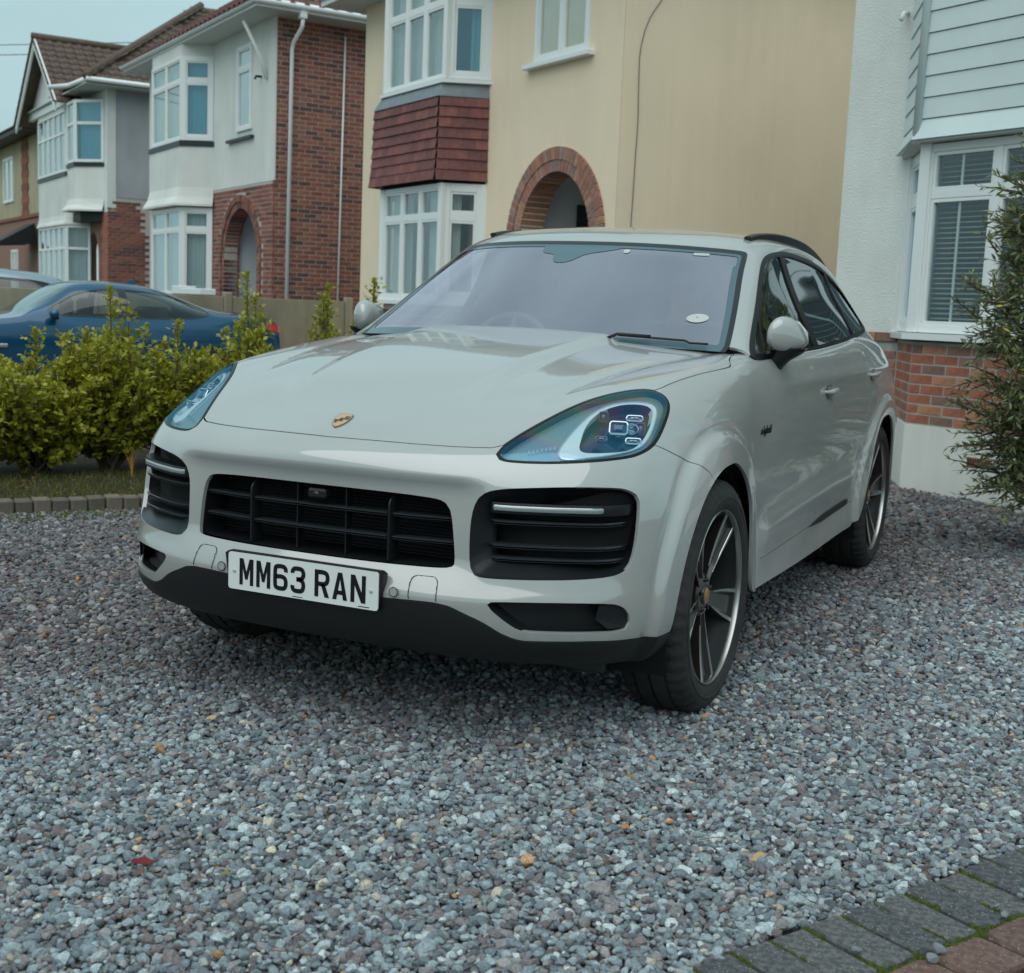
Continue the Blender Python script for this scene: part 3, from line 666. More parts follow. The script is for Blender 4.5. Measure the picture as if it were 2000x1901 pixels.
# ------------------------------------------------------------ grille
gm = MB()
gp = chaikin([(p[0], p[2]) for p in GRILLE], 2)
def face_y(x, z):   # front face of the bumper at this spot
    x = abs(x); return float(np.interp(x, [0, .13, .3, .44, .5, .6, .7, .8, .88], [.026, .028, .04, .066, .08, .115, .16, .225, .32]))
n = len(gp)
V = []; 
for d, s_ in ((.004, 1.004), (.012, 1.0), (.055, .97), (.16, .95)):
    V += [(x*s_, face_y(x, z)+.012+d, .64+(z-.64)*s_) for x, z in gp]
FF = [(a*n+k, a*n+(k+1) % n, (a+1)*n+(k+1) % n, (a+1)*n+k) for a in range(3) for k in range(n)]
gm.add(V, FF); gr = gm.build('grille', DGREY, CAR, CL, auto=.8)
bk = MB()
for k in range(21):    # radiator pack behind: fine louvres
    z = .535+.0102*k; bk.box(-.44, .175, z, .44, .185, z+.004)
bk.box(-.46, .186, .52, .46, .20, .76); bk.build('radiator', BLKD, gr)
def slat_path(z, x0, x1, dy, n=24, dz=0): return [(x0+(x1-x0)*i/n, face_y(x0+(x1-x0)*i/n, z)+dy, z+dz) for i in range(n+1)]
def blade(mb, path, h, t):
    """flat horizontal blade, nose rounded: section h deep, t high, along path"""
    sec = [(0, t*.3), (.002, t*.5), (h, t*.35), (h, -t*.35), (.002, -t*.5), (0, -t*.3)]
    m = len(path); V = [(p[0], p[1]+a, p[2]+b) for p in path for a, b in sec]; k = len(sec)
    mb.add(V, [(i*k+j, i*k+(j+1) % k, (i+1)*k+(j+1) % k, (i+1)*k+j) for i in range(m-1) for j in range(k)]+[tuple(range(k))[::-1], tuple(range((m-1)*k, m*k))])
SLAT = M('slat_satin', (.035, .04, .045), .25, metal=.2, coat=.4)
for z in (.679, .612):
    for (x0, x1) in ((-.43, -.249), (-.231, .231), (.249, .43)):
        b_ = MB(); blade(b_, slat_path(z, x0, x1, .022), .05, .0045); blade(b_, slat_path(z-.0068, x0, x1, .026), .05, .0022)
        b_.build('slat', SLAT, gr, auto=.6)
for x in (-.24, .24):
    b_ = MB(); V = []; zz = np.linspace(.545, .735, 16)
    for z in zz:
        y = face_y(x, z)+.016+.030*max(0, (z-.70)/.035)**2
        V += [(x-.0045, y+.005, z), (x-.002, y, z), (x+.002, y, z), (x+.0045, y+.005, z), (x+.0045, y+.05, z), (x-.0045, y+.05, z)]
    b_.add(V, [(i*6+j, i*6+(j+1) % 6, (i+1)*6+(j+1) % 6, (i+1)*6+j) for i in range(15) for j in range(6)]); b_.build('upright', DGREY, gr, auto=.6)
for x in (-.085, .085):
    MB().box(x-.002, .07, .54, x+.002, .10, .735).build('rib', DGREY, gr)
cmb = MB().box(-.032, .040, .700, .032, .085, .728, .006); cam_ = cmb.build('front_camera', DGREY, gr, auto=.5)
l_ = MB(); l_.lathe([(.038, .0), (.037, .006), (.040, .009), (.05, .009)], 16, lambda a, r, t: (r*math.cos(t), a, .712+r*math.sin(t))); l_.build('camera_lens', BLKG, gr, smooth=True)

# ------------------------------------------------------------ side intakes
for sx in (1, -1):
    poly = chaikin([(p[0], p[2]) for p in INTAKE], 2); n = len(poly); cx, cz = .69, .655
    fy = lambda x, z: sy(min(abs(x), .90), z)
    mb = MB(); V = []
    for d, ax, az in ((.000, .0, .0), (.006, .003, .003), (.016, .006, .006), (.055, .036, .040), (.085, .042, .046)):
        for x, z in poly:
            dx = np.clip((x-cx)/.19, -1, 1); dz = np.clip((z-cz)/.12, -1, 1)
            V.append((sx*(x-dx*ax*(1.6 if dx > 0 else 1.0)), fy(x, z)+d+.0015, z-dz*az*(1.15 if dz > 0 else .9)))
    FF = [(a*n+k, a*n+(k+1) % n, (a+1)*n+(k+1) % n, (a+1)*n+k) for a in range(4) for k in range(n)]
    mb.add(V, FF); it = mb.build('air_intake', DGREY, CAR, CL, auto=.6)
    bk = MB()
    pts = [(sx*.49, .20), (sx*.60, .20), (sx*.70, .235), (sx*.80, .30), (sx*.88, .40)]
    V = [(x, y, z) for (x, y) in pts for z in (.52, .80)]; bk.add(V, [(2*i, 2*i+2, 2*i+3, 2*i+1) for i in range(4)])
    bk.build('backing', BLKD, it)
    _iy = {}
    def fyi(x): return float(np.interp(x, [.48, .6, .7, .8, .87, .90], [.077, .110, .155, .216, .290, .350]))
    def ipath(z, x0, x1, dy, n=20): return [(sx*(x0+(x1-x0)*i/n), fyi(x0+(x1-x0)*i/n)+dy+.030*max(0, (i/n-.9)/.1)**2+.02*max(0, (.06-i/n)/.06), z) for i in range(n+1)]
    for z in (.682, .614, .578):
        b_ = MB(); blade(b_, ipath(z, .525, .852, .020), .06, .0060); blade(b_, ipath(z-.0075, .525, .852, .025), .05, .0025); b_.build('slat', SLAT, it, auto=.6)
    b_ = MB(); blade(b_, ipath(.7205, .52, .862, .014), .07, .030); lb = b_.build('lamp_slat', DGREY, it, auto=.6)
    b_ = MB(); blade(b_, ipath(.7215, .530, .835, .008), .03, .015); b_.build('light_bar', M('light_bar', (.42, .46, .47), .15, metal=.5, coat=1.0), it, auto=.6)
    # lower slot
    poly = chaikin([(p[0], p[2]) for p in LOWIN], 1); n = len(poly)
    fl = lambda x, z: sy(min(abs(x), .90), z)
    mb = MB(); V = []
    for d, s_ in ((.002, 1.0), (.010, .985), (.05, .93)):
        V += [(sx*(.74+(x-.74)*s_), fl(x, z)+d+(.0 if d < 0 else 0), .422+(z-.422)*s_) for x, z in poly]
    mb.add(V, [(a*n+k, a*n+(k+1) % n, (a+1)*n+(k+1) % n, (a+1)*n+k) for a in range(2) for k in range(n)]+[tuple(range(2*n, 3*n))])
    lo = mb.build('lower_duct', DGREY, CAR, CL, auto=.5)
    b_ = MB(); V = [(sx*x, fl(x, z)+.014, z) for x, z in ((.845, .387), (.884, .388), (.887, .412), (.882, .44), (.86, .457), (.825, .458), (.818, .42))]
    b_.add(V, [tuple(range(7))]); b_.build('duct_blank', DGREY, lo)
    # parking sensor and towing-eye / washer cover outlines
    b_ = MB(); c = Vector((sx*.299, -.0105, .470)); b_.lathe([(0, .0125), (-.0012, .0120), (-.0012, .0)], 20, lambda a, r, t: (c.x+r*math.cos(t), c.y+a, c.z+r*math.sin(t)))
    b_.build('parking_sensor', PAINT, CAR, CL, auto=.5)
    b_ = MB(); b_.tube([(c.x+.0135*math.cos(t), c.y-.0003, c.z+.0135*math.sin(t)) for t in np.linspace(0, 2*PI, 25)[:-1]], .0011, 5, closed=True); b_.build('sensor_seam', GAP, CAR, CL)
    tw = [(.343, -.004, .455), (.340, .003, .480), (.340, .014, .507), (.350, .019, .517), (.372, .022, .518), (.400, .0275, .518), (.413, .029, .512), (.418, .023, .498), (.422, .008, .47), (.423, .008, .455)]
    pts = []
    for p in catmull([(sx*p[0], p[1], p[2]) for p in tw], 5, False):
        k = np.argmin(((S.D[:, :3]-p)**2).sum(1)); q = S.D[k]
        pts.append(np.array([p[0], q[1]-(p[2]-q[2])*(-q[5]/min(q[4], -.2))*0, p[2]]) if False else p)
    # drop the outline on to the bumper face
    pts2 = []
    cand = S.D[(S.D[:, 1] < .3) & (np.abs(S.D[:, 0]-sx*.38) < .12)]
    for p in pts:
        d = np.hypot(cand[:, 0]-p[0], cand[:, 2]-p[2]); ks = np.argsort(d)[:4]; w = 1/(d[ks]+1e-5); pts2.append((p[0], float((cand[ks, 1]*w).sum()/w.sum())-.0011, p[2]))
    b_ = MB(); b_.tube([(q[0], q[1]-.0009, q[2]) for q in pts2], .0011, 5, cap=False); b_.build('cover_seam', GAP, CAR, CL)

# ------------------------------------------------------------ cabin: glass, pillars, roof
G2, pv2, pu2 = upper_surface(); S2 = Surf(G2, pv2, pu2)
def fpoly2(poly, axes, region, smooth=2):
    p = chaikin(poly, smooth) if smooth else np.array(poly, float)
    def fn(D):
        out = np.full(len(D), 1.0); m = region(D); X = D[m, :3].copy(); X[:, 0] = np.abs(X[:, 0])
        out[m] = sdf_poly(X[:, axes], p); return out
    return fn
# windscreen outline in (x, u-v grid height) using x and z
WS = [(0,1.557),(.20,1.556),(.32,1.554),(.45,1.550),(.58,1.545),(.640,1.540),(.652,1.520),(.675,1.445),(.719,1.330),(.758,1.215),(.778,1.150),(.74,1.10),(.4,1.08),(0,1.08),(-.4,1.08),(-.74,1.10),(-.778,1.150),(-.758,1.215),(-.719,1.330),(-.675,1.445),(-.652,1.520),(-.640,1.540),(-.58,1.545),(-.45,1.550),(-.32,1.554),(-.20,1.556)]
def f_ws(D):
    out = np.full(len(D), 1.0); m = (D[:, 7] < 5.6) & (np.abs(D[:, 6]) < 6)
    out[m] = sdf_poly(D[m][:, [0, 2]], chaikin(WS, 1)); return out
DLO = [(1.535,1.122),(1.60,1.160),(1.697,1.215),(1.871,1.312),(2.01,1.40),(2.134,1.477),(2.203,1.512),(2.269,1.533),(2.369,1.548),(2.522,1.562),(2.683,1.568),(2.984,1.562),(3.25,1.545),(3.50,1.508),(3.72,1.450),(3.86,1.385),(3.93,1.33),(3.93,1.27),(3.86,1.238),(3.75,1.226),(3.60,1.213),(3.44,1.203),(3.25,1.189),(3.0,1.170),(2.668,1.153),(2.364,1.139),(1.912,1.126),(1.649,1.118)]
f_dlo = fpoly2(DLO, [1, 2], lambda D: (np.abs(D[:, 6]) > 5.2) & (D[:, 7] < 12), 1)
A1, WSF = S2.split_fn(S2.F, f_ws)
A2, DLF = S2.split_fn(A1, f_dlo)
# rear window
def f_rw(D):
    out = np.full(len(D), 1.0); m = (D[:, 1] > 4.2) & (np.abs(D[:, 6]) < 6)
    out[m] = sdf_poly(D[m][:, [0, 2]], chaikin([(-.46, 1.44), (.46, 1.44), (.56, 1.30), (.62, 1.17), (.5, 1.15), (-.5, 1.15), (-.62, 1.17), (-.56, 1.30)], 2)); return out
A3, RWF = S2.split_fn(A2, f_rw)
# roof panel split from side rails/pillars; large glass roof behind the header
def f_roof(D): return np.where(D[:, 7] > 4.15, 5.05-np.abs(D[:, 6]), -.2)
f_gl = lambda D: np.where((D[:, 1] > 2.1) & (D[:, 1] < 3.9), np.maximum(np.abs(D[:, 0])-.47, np.maximum(2.33+.12*(np.abs(D[:, 0])/.5)**2-D[:, 1], D[:, 1]-3.7)), 1.0)
A4, GLR = S2.split_fn(A3, lambda D: np.where(D[:, 2] > 1.5, f_gl(D), 1.0), .0)
body_cab = [f for f in A4 if not (S2.D[f[0], 7] < .15)]
cab = S2.panel('cabin_frame', body_cab, PAINT, CAR, lip=.012, loc=CL)
S2.panel('glass_roof', GLR, BLKG, CAR, off=-.002, loc=CL)
ring, wsi = S2.split_fn(WSF, lambda D: f_ws(D)+.016)
S2.panel('windscreen_seal', ring, M('windscreen_seal', (.012, .016, .02), .35), CAR, off=.001, lip=.012, loc=CL)
ws = S2.panel('windscreen', wsi, WSG, CAR, off=-.001, loc=CL)
# printed band round the edge of the screen, on its inner face, deeper at the top for the sensor block
def f_band(D):
    x, z = D[:, 0], D[:, 2]; g = f_ws(D)+np.where(D[:, 2] > 1.47, .026, .034)
    lowz = np.interp(np.abs(x), [0, .3, .5, .65, .76], [1.190, 1.186, 1.180, 1.176, 1.165])
    g = np.maximum(g, lowz-z)
    return g
band, clear = S2.split_fn(wsi, f_band)
FRIT = M('printed_band', (.05, .10, .13), .5, coat=1.0, coat_r=.04)
S2.panel('edge_band', band, FRIT, ws, off=.0006)
sb = [(-.13, 1.60), (.22, 1.60), (.215, 1.53), (.15, 1.515), (.07, 1.500), (.045, 1.478), (.01, 1.462), (-.04, 1.463), (-.055, 1.480), (-.06, 1.498), (-.115, 1.503), (-.13, 1.515)]
def f_sb(D):
    out = np.full(len(D), 1.0); m = (D[:, 7] < 5.6); out[m] = sdf_poly(D[m][:, [0, 2]], chaikin(sb, 1)); return out
_, sbF = S2.split_fn(clear, f_sb)
S2.panel('sensor_cover', sbF, M('sensor_shroud', (.06, .12, .15), .5, coat=1.0, coat_r=.05), ws, off=.0005)
# sticker low on the passenger side and a slim tag top corner
def f_st(cx, cz, rx, rz):
    def fn(D):
        out = np.full(len(D), 1.0); m = (D[:, 7] < 5.6); x, z = D[m, 0]-cx, D[m, 2]-cz; out[m] = (np.hypot(x/rx, z/rz)-1)*min(rx, rz); return out
    return fn
WHT = M('sticker_white', (.50, .52, .50), .6)
_, st = S2.split_fn(wsi, f_st(.622, 1.262, .036, .0165)); S2.panel('oval_sticker', st, WHT, ws, off=.0018, label='white oval dealer sticker in the lower corner of the windscreen')
_, st2 = S2.split_fn(wsi, f_st(.622, 1.265, .007, .0035)); S2.panel('sticker_crest', st2, M('crest_print', (.25, .16, .10), .6), ws, off=.0024)
_, st = S2.split_fn(wsi, lambda D: np.where(D[:, 7] < 5.6, np.maximum(np.abs(D[:, 0]-.505)-.030, np.abs(D[:, 2]-1.516)-.005), 1)); S2.panel('tag', st, WHT, ws, off=.0012)
_, st = S2.split_fn(wsi, lambda D: np.where(D[:, 7] < 5.6, np.maximum(np.abs(D[:, 0]-.235)-.014, np.abs(D[:, 2]-1.517)-.008), 1)); S2.panel('tag', st, WHT, ws, off=.0012)

# side glass, with black frame, B and C posts
for sx in (1, -1):
    Fd = [f for f in DLF if sx*S2.D[f[0], 0] > 0]
    fr, inn = S2.split_fn(Fd, lambda D: f_dlo(D)+.020)
    def post(y0, z0, y1, z1, w):
        dy, dz = y1-y0, z1-z0; L_ = math.hypot(dy, dz)
        return lambda D: np.abs(((D[:, 1]-y0)*dz-(D[:, 2]-z0)*dy)/L_)-w
    q = post(1.93, 1.343, 1.71, 1.134, .008); qa, qb = S2.split_fn(inn, q); posts = [qb]
    b_ = post(2.52, 1.56, 2.52, 1.13, .045); qa, qb = S2.split_fn(qa, b_); posts.append(qb)
    c_ = post(3.40, 1.53, 3.36, 1.18, .020); qa, qb = S2.split_fn(qa, c_); posts.append(qb)
    S2.panel('window_trim', fr, TRIMB, CAR, off=.003, lip=.010, loc=CL)
    for pp in posts: S2.panel('window_post', pp, TRIMB, CAR, off=.001, lip=.006, loc=CL)
    y = S2.D[:, 1]
    g1 = [f for f in qa if y[f[0]] < 1.95 and (y[f[0]]-1.71)*(1.343-1.134)-(S2.D[f[0], 2]-1.134)*(1.93-1.71) < 0]
    g2 = [f for f in qa if f not in set(g1) and y[f[0]] < 2.52]; g3 = [f for f in qa if 2.52 < y[f[0]] < 3.38]; g4 = [f for f in qa if y[f[0]] > 3.38]
    for nm, g, mt in (('quarter_light', g1, SIDEG), ('door_window', g2, SIDEG), ('door_window', g3, TINTG), ('quarter_light', g4, TINTG)):
        if g: S2.panel(nm, g, mt, CAR, off=-.005, loc=CL)
S2.panel('rear_window', RWF, TINTG, CAR, off=-.003, loc=CL)
# ------------------------------------------------------------ door mirrors, rails, handles, wipers
def superloft(secs, n=28):
    """secs: list of (centre, half a, half b, ea, eb axes, power) closed loops"""
    V = []
    for c, a, b, ea, eb, p in secs:
        for k in range(n):
            t = 2*PI*k/n; ct, st = math.cos(t), math.sin(t)
            V.append(Vector(c)+Vector(ea)*a*math.copysign(abs(ct)**(2/p), ct)+Vector(eb)*b*math.copysign(abs(st)**(2/p), st))
    m = len(secs); F = [(i*n+k, i*n+(k+1) % n, (i+1)*n+(k+1) % n, (i+1)*n+k) for i in range(m-1) for k in range(n)]
    F += [tuple(range(n))[::-1], tuple(range((m-1)*n, m*n))]
    return V, F
for sx in (1, -1):
    xs = [.892, .896, .906, .925, .95, .98, 1.01, 1.035, 1.055, 1.068, 1.073]
    top = [1.215, 1.232, 1.252, 1.272, 1.284, 1.285, 1.274, 1.257, 1.235, 1.212, 1.200]
    bot = [1.185, 1.176, 1.168, 1.160, 1.153, 1.150, 1.152, 1.158, 1.168, 1.178, 1.186]
    dpt = [.02, .045, .068, .085, .092, .090, .082, .070, .055, .036, .02]
    yb = [1.70, 1.70, 1.70, 1.705, 1.71, 1.715, 1.72, 1.725, 1.73, 1.735, 1.735]
    secs = []
    for x, t, b, d, y in zip(xs, top, bot, dpt, yb):
        x = .864+(x-.892)*.71; y += .10+.25*(x-.868)
        secs.append(((sx*x, y-d*.5-.03, (t+b)/2), (t-b)/2, d*.5+.025, (0, 0, 1), (0, -1, 0), 2.6))
    V, F_ = superloft(secs)
    mr = MB().add(V, F_).build('door_mirror', PAINT, CAR, CL, smooth=True)
    sub = mr.modifiers.new('sub', 'SUBSURF'); sub.levels = 1; sub.render_levels = 1
    # dark under-tray and foot
    secs = []
    for x, z, hx, hy in ((.985, 1.158, .078, .050), (.975, 1.140, .062, .046), (.955, 1.120, .045, .040), (.938, 1.095, .036, .036), (.925, 1.065, .030, .034), (.915, 1.035, .024, .030), (.905, 1.005, .015, .024)):
        x -= .052; hx *= .85
        secs.append(((sx*x, 1.775+.02*(1.158-z)/.12, z), hx, hy, (1, 0, 0), (0, 1, 0), 3.0))
    V, F_ = superloft(secs, 20)
    MB().add(V, F_).build('mirror_foot', DGREY, mr, auto=.9)
    secs = [((sx*.948, 1.775, 1.166), .058, .052, (1, 0, .03*sx), (0, 1, 0), 2.6), ((sx*.943, 1.775, 1.152), .048, .047, (1, 0, .03*sx), (0, 1, 0), 2.6)]
    V, F_ = superloft(secs, 24); MB().add(V, F_).build('indicator_strip', BLKG, mr, auto=.9)
    g = MB(); gp_ = [(.915, 1.18), (.96, 1.165), (1.01, 1.166), (1.05, 1.186), (1.045, 1.225), (1.0, 1.265), (.95, 1.272), (.915, 1.25)]
    g.prism([(sx*a, b) for a, b in gp_], lambda u, v, d: (sx*(.868+(abs(u)-.892)*.8), d, v), 1.835, 1.841); g.build('mirror_glass', CHROME, mr)
    # roof rail
    _rz = np.polyfit([2.42, 2.6, 2.9, 3.3, 3.7, 4.0], [1.628, 1.644, 1.655, 1.646, 1.611, 1.553], 4)
    path = []
    for y in np.linspace(2.34, 4.0, 40):
        zc = np.interp(y, [2.34, 2.42, 2.6, 2.9, 3.3, 3.7, 4.0], [1.612, 1.632, 1.653, 1.669, 1.662, 1.627, 1.567]); x = np.interp(y, [2.34, 2.9, 3.3, 4.0], [.598, .605, .60, .565])
        zc = float(np.polyval(_rz, y)) if y > 2.42 else zc; path.append((sx*x, y, zc))
    b_ = MB(); V = []
    for (x, y, z) in path:
        zr = np.interp(y, [2.34, 2.6, 2.9, 3.3, 3.7, 4.0], [1.592, 1.615, 1.620, 1.612, 1.576, 1.52])
        foot = zr-.012
        for dx, zz in ((-.013, foot), (-.016, z-.006), (-.010, z), (.010, z), (.016, z-.006), (.013, foot)): V.append((x+dx, y+(0 if zz == foot else (-.02 if y < 2.36 else 0)), zz))
    m = len(path); b_.add(V, [(i*6+j, i*6+(j+1) % 6, (i+1)*6+(j+1) % 6, (i+1)*6+j) for i in range(m-1) for j in range(6)]+[(0, 1, 2, 3, 4, 5), tuple(range((m-1)*6, m*6))[::-1]])
    b_.build('roof_rail', DGREY, CAR, CL, auto=.5)
    # handles: bowl and bar
    for y0, z0, xb in ((2.50, .978, .951), (3.40, 1.028, .972)):
        b_ = MB(); V = []; m = 14
        for i in range(m+1):
            t = i/m; y = y0-.085+.19*t; r = .013*math.sin(PI*min(max(t, .06), .94))**.4
            x = xb+.030*math.sin(PI*t)**.5-.004
            for k in range(10):
                a = 2*PI*k/10; V.append((sx*(x+r*.7*math.cos(a)), y, z0+.006*(t-.5)+r*math.sin(a)))
        b_.add(V, [(i*10+j, i*10+(j+1) % 10, (i+1)*10+(j+1) % 10, (i+1)*10+j) for i in range(m) for j in range(10)]+[tuple(range(10)), tuple(range(m*10, m*10+10))])
        h = b_.build('door_handle', PAINT, CAR, CL, smooth=True)
        b_ = MB(); b_.add([(sx*(xb+.0025), y0-.01+.055*math.cos(a), z0-.004+.030*math.sin(a)) for a in np.linspace(0, 2*PI, 21)[:-1]], [tuple(range(20))]); b_.build('handle_bowl', M('bowl_shade', (.20, .21, .205), .35, coat=1), h)
    # dark insert low on the rear door
    b_ = MB(); V = []
    for y in np.linspace(2.35, 3.12, 14):
        h = .016*min(1, (y-2.33)/.25, (3.16-y)/.06)
        for zz in (.405+.03*(y-2.35)-h, .405+.03*(y-2.35)+h):
            cand = S.D[(S.D[:, 0]*sx > .8) & (np.abs(S.D[:, 1]-y) < .05) & (np.abs(S.D[:, 2]-zz) < .03)]
            V.append((sx*(np.abs(cand[:, 0]).max()+.002), y, zz))
    b_.add(V, [(2*i, 2*i+2, 2*i+3, 2*i+1) for i in range(13)]); b_.build('sill_insert', BLKP, CAR, CL, smooth=True)
    # tail lamp and wheel housings
    MB().box(sx*.50, 4.70, .90, sx*.77, 4.80, .95, .01).build('tail_light', M('red_lens', (.35, .01, .01), .1, coat=1), CAR, CL)
    for hy in (.917, 3.80):
        b_ = MB(); V = []; aa = np.linspace(-25, 205, 24)
        for a in aa:
            t = math.radians(a); c_, s_ = math.cos(t), math.sin(t)
            V += [(sx*.935, hy-.424*c_, .375+.424*s_), (sx*.60, hy-.44*c_, .375+.44*s_)]
        b_.add(V, [(2*i, 2*i+1, 2*i+3, 2*i+2) for i in range(len(aa)-1)]); b_.add([(sx*.60, hy-.43, .2), (sx*.60, hy+.43, .2), (sx*.60, hy+.43, .82), (sx*.60, hy-.43, .82)], [(0, 1, 2, 3)])
        b_.build('wheel_housing', BLKD, CAR, CL, smooth=False)
# sills underside, floor
MB().box(-.84, 1.2, .22, .84, 4.45, .29, .02).build('underbody', BLKD, CAR, CL)
b_ = MB(); b_.box(-.60, .32, .225, .60, 1.4, .26, .01); b_.build('undertray', BLKD, CAR, CL)
MB().box(-.82, 1.1, .27, .82, 1.2, 1.02).box(-.80, 4.35, .27, .80, 4.42, 1.0).build('bulkhead', BLKD, CAR, CL)
for sx in (1, -1): MB().box(sx*.60, .46, .19, sx*.76, .49, .28, .008).build('air_deflector', M('deflector_rubber', (.03, .033, .03), .6), CAR, CL)
# wipers
def on_screen(x, t):
    """point on the windscreen: t = 0 base .. 1 top"""
    m = (S2.D[:, 7] < 5); d = np.abs(S2.D[:, 0]-x)+3*np.abs(S2.D[:, 2]-t); d[~m] = 9; return S2.D[np.argmin(d), :3]
for (xa, za, xb, zb) in ((.40, 1.170, .71, 1.156), (-.40, 1.150, .10, 1.150)):
    b_ = MB(); path = []
    for q in np.linspace(0, 1, 12):
        p = on_screen(xa+(xb-xa)*q, za+(zb-za)*q+.008); path.append((p[0], p[1]-.012, p[2]+.010))
    b_.tube(path, .0045, 6); wp = b_.build('wiper', BLKP, CAR, CL, smooth=True)
    p0 = path[0]; b_ = MB(); b_.tube([(p0[0]-.05, p0[1]-.03, p0[2]-.02), (p0[0]+.0, p0[1]-.012, p0[2]+.004), (p0[0]+.12, path[3][1]-.01, path[3][2]+.003)], .0065, 6); b_.build('wiper_arm', BLKP, wp, smooth=True)
# cowl under the screen
b_ = MB(); V = []
for x in np.linspace(-.76, .76, 21):
    y = 1.335+.17*(abs(x)/.76)**2.2; z = 1.160-.035*(abs(x)/.76)**2; V += [(x, y-.03, z-.018), (x, y+.05, z-.008), (x, y+.2, z-.06)]
b_.add(V, [(i*3+j, i*3+3+j, i*3+4+j, i*3+1+j) for i in range(20) for j in range(2)]); b_.build('cowl', BLKD, CAR, CL, smooth=True)

# ------------------------------------------------------------ cabin interior (seen dimly through the glass)
DASH = M('dashboard', (.035, .036, .038), .6)
b_ = MB(); V = []
for x in np.linspace(-.70, .70, 15):
    V += [(x, 1.50, 1.08), (x, 1.72, 1.115), (x, 1.90, 1.10), (x, 1.98, 1.0), (x, 1.98, .7)]
b_.add(V, [(i*5+j, i*5+5+j, i*5+6+j, i*5+1+j) for i in range(14) for j in range(4)]); b_.box(-.55, 1.84, 1.09, -.18, 1.96, 1.15, .02); b_.build('dashboard', DASH, CAR, CL, smooth=False)
c = Vector((-.36, 2.02, 1.075)); ax = Vector((0, -.88, .42)).normalized(); e1 = Vector((1, 0, 0)); e2 = ax.cross(e1)
b_ = MB(); b_.tube([c+e1*.188*math.cos(t)+e2*.188*math.sin(t) for t in np.linspace(0, 2*PI, 33)[:-1]], .016, 8, closed=True)
b_.tube([c-e1*.18, c+ax*-.02, c+e1*.18], .014, 6); b_.tube([c, c+e2*.18], .012, 6); b_.tube([c, c-e2*.18], .012, 6); b_.build('steering_wheel', M('wheel_leather', (.30, .29, .28), .5), CAR, CL, smooth=True)
for sx in (-1, 1):
    st = None
    for nm, bx in (('seat', (.15, 2.25, .55, .60, 2.80, .75)), ('backrest', (.16, 2.72, .70, .59, 2.86, 1.22)), ('headrest', (.26, 2.76, 1.25, .49, 2.86, 1.42))):
        b_ = MB(); b_.box(sx*bx[0], bx[1], bx[2], sx*bx[3], bx[4], bx[5], .045); o = b_.build(nm, SEATM, CAR if st is None else st, CL if st is None else None, auto=.3); st = st or o
b_ = MB(); b_.box(-.6, 3.35, .55, .6, 3.95, .78, .05).box(-.6, 3.85, .75, .6, 4.0, 1.22, .05).box(-.5, 3.88, 1.24, -.27, 3.97, 1.38, .03).box(.27, 3.88, 1.24, .5, 3.97, 1.38, .03); b_.build('rear_bench', SEATM, CAR, CL, auto=.3)
b_ = MB(); b_.box(-.12, 1.985, 1.455, .12, 2.01, 1.515, .012); b_.build('rear_view_mirror', BLKG, CAR, CL, auto=.5)
MB().box(-.50, 2.45, 1.55, .50, 3.8, 1.56).build('headlining', M('headlining', (.22, .22, .21), .9), CAR, CL)

# ------------------------------------------------------------ number plate
PLW = M('plate_reflective_white', (.74, .75, .73), .35, coat=.4); PLB = M('plate_lettering', (.004, .004, .005), .4)
pc = Vector((0, -.0270, .4675)); tilt = 0.0
b_ = MB(); V = []
def rrect(w, h, r, n=5):
    o = []
    for (cx, cy, a0) in ((w-r, h-r, 0), (-w+r, h-r, 90), (-w+r, -h+r, 180), (w-r, -h+r, 270)):
        for k in range(n+1):
            a = math.radians(a0+90*k/n); o.append((cx+r*math.cos(a), cy+r*math.sin(a)))
    return o
b_.prism(rrect(.26, .0555, .009), lambda u, v, d: (pc.x+u, pc.y+d, pc.z+v), 0, .0035)
plate = b_.build('number_plate', PLW, CAR, CL, auto=.6)
b_ = MB(); b_.prism([(-.262, .058), (.262, .058), (.275, .050), (.258, -.056), (-.258, -.056), (-.275, .050)], lambda u, v, d: (pc.x+u, pc.y+.004+d, pc.z+v), 0, .022)
b_.build('plate_holder', BLKP, plate)
def band(mb, pts, w, fn, closed=False):
    P_ = [np.array(p, float) for p in pts]; m = len(P_); V = []
    for i in range(m):
        t = (P_[min(i+1, m-1)]-P_[max(i-1, 0)]); t /= np.linalg.norm(t); nn = np.array([-t[1], t[0]])
        V += [P_[i]+nn*w/2, P_[i]-nn*w/2]
    F_ = [(2*i, 2*i+1, 2*i+3, 2*i+2) for i in range(m-1)]
    slab(mb, V, F_, fn)
def slab(mb, V, F_, fn, d=.0008):
    n = len(V); VV = [fn(v[0], v[1], 0) for v in V]+[fn(v[0], v[1], d) for v in V]
    cnt = {}
    for f in F_:
        for i in range(len(f)):
            a, b = f[i], f[(i+1) % len(f)]; k = (min(a, b), max(a, b)); cnt[k] = None if k in cnt else (a, b)
    FF = [tuple(f) for f in F_]+[tuple(i+n for i in f[::-1]) for f in F_]+[(b, a, a+n, b+n) for (a, b) in [e for e in cnt.values() if e]]
    mb.add(VV, FF)
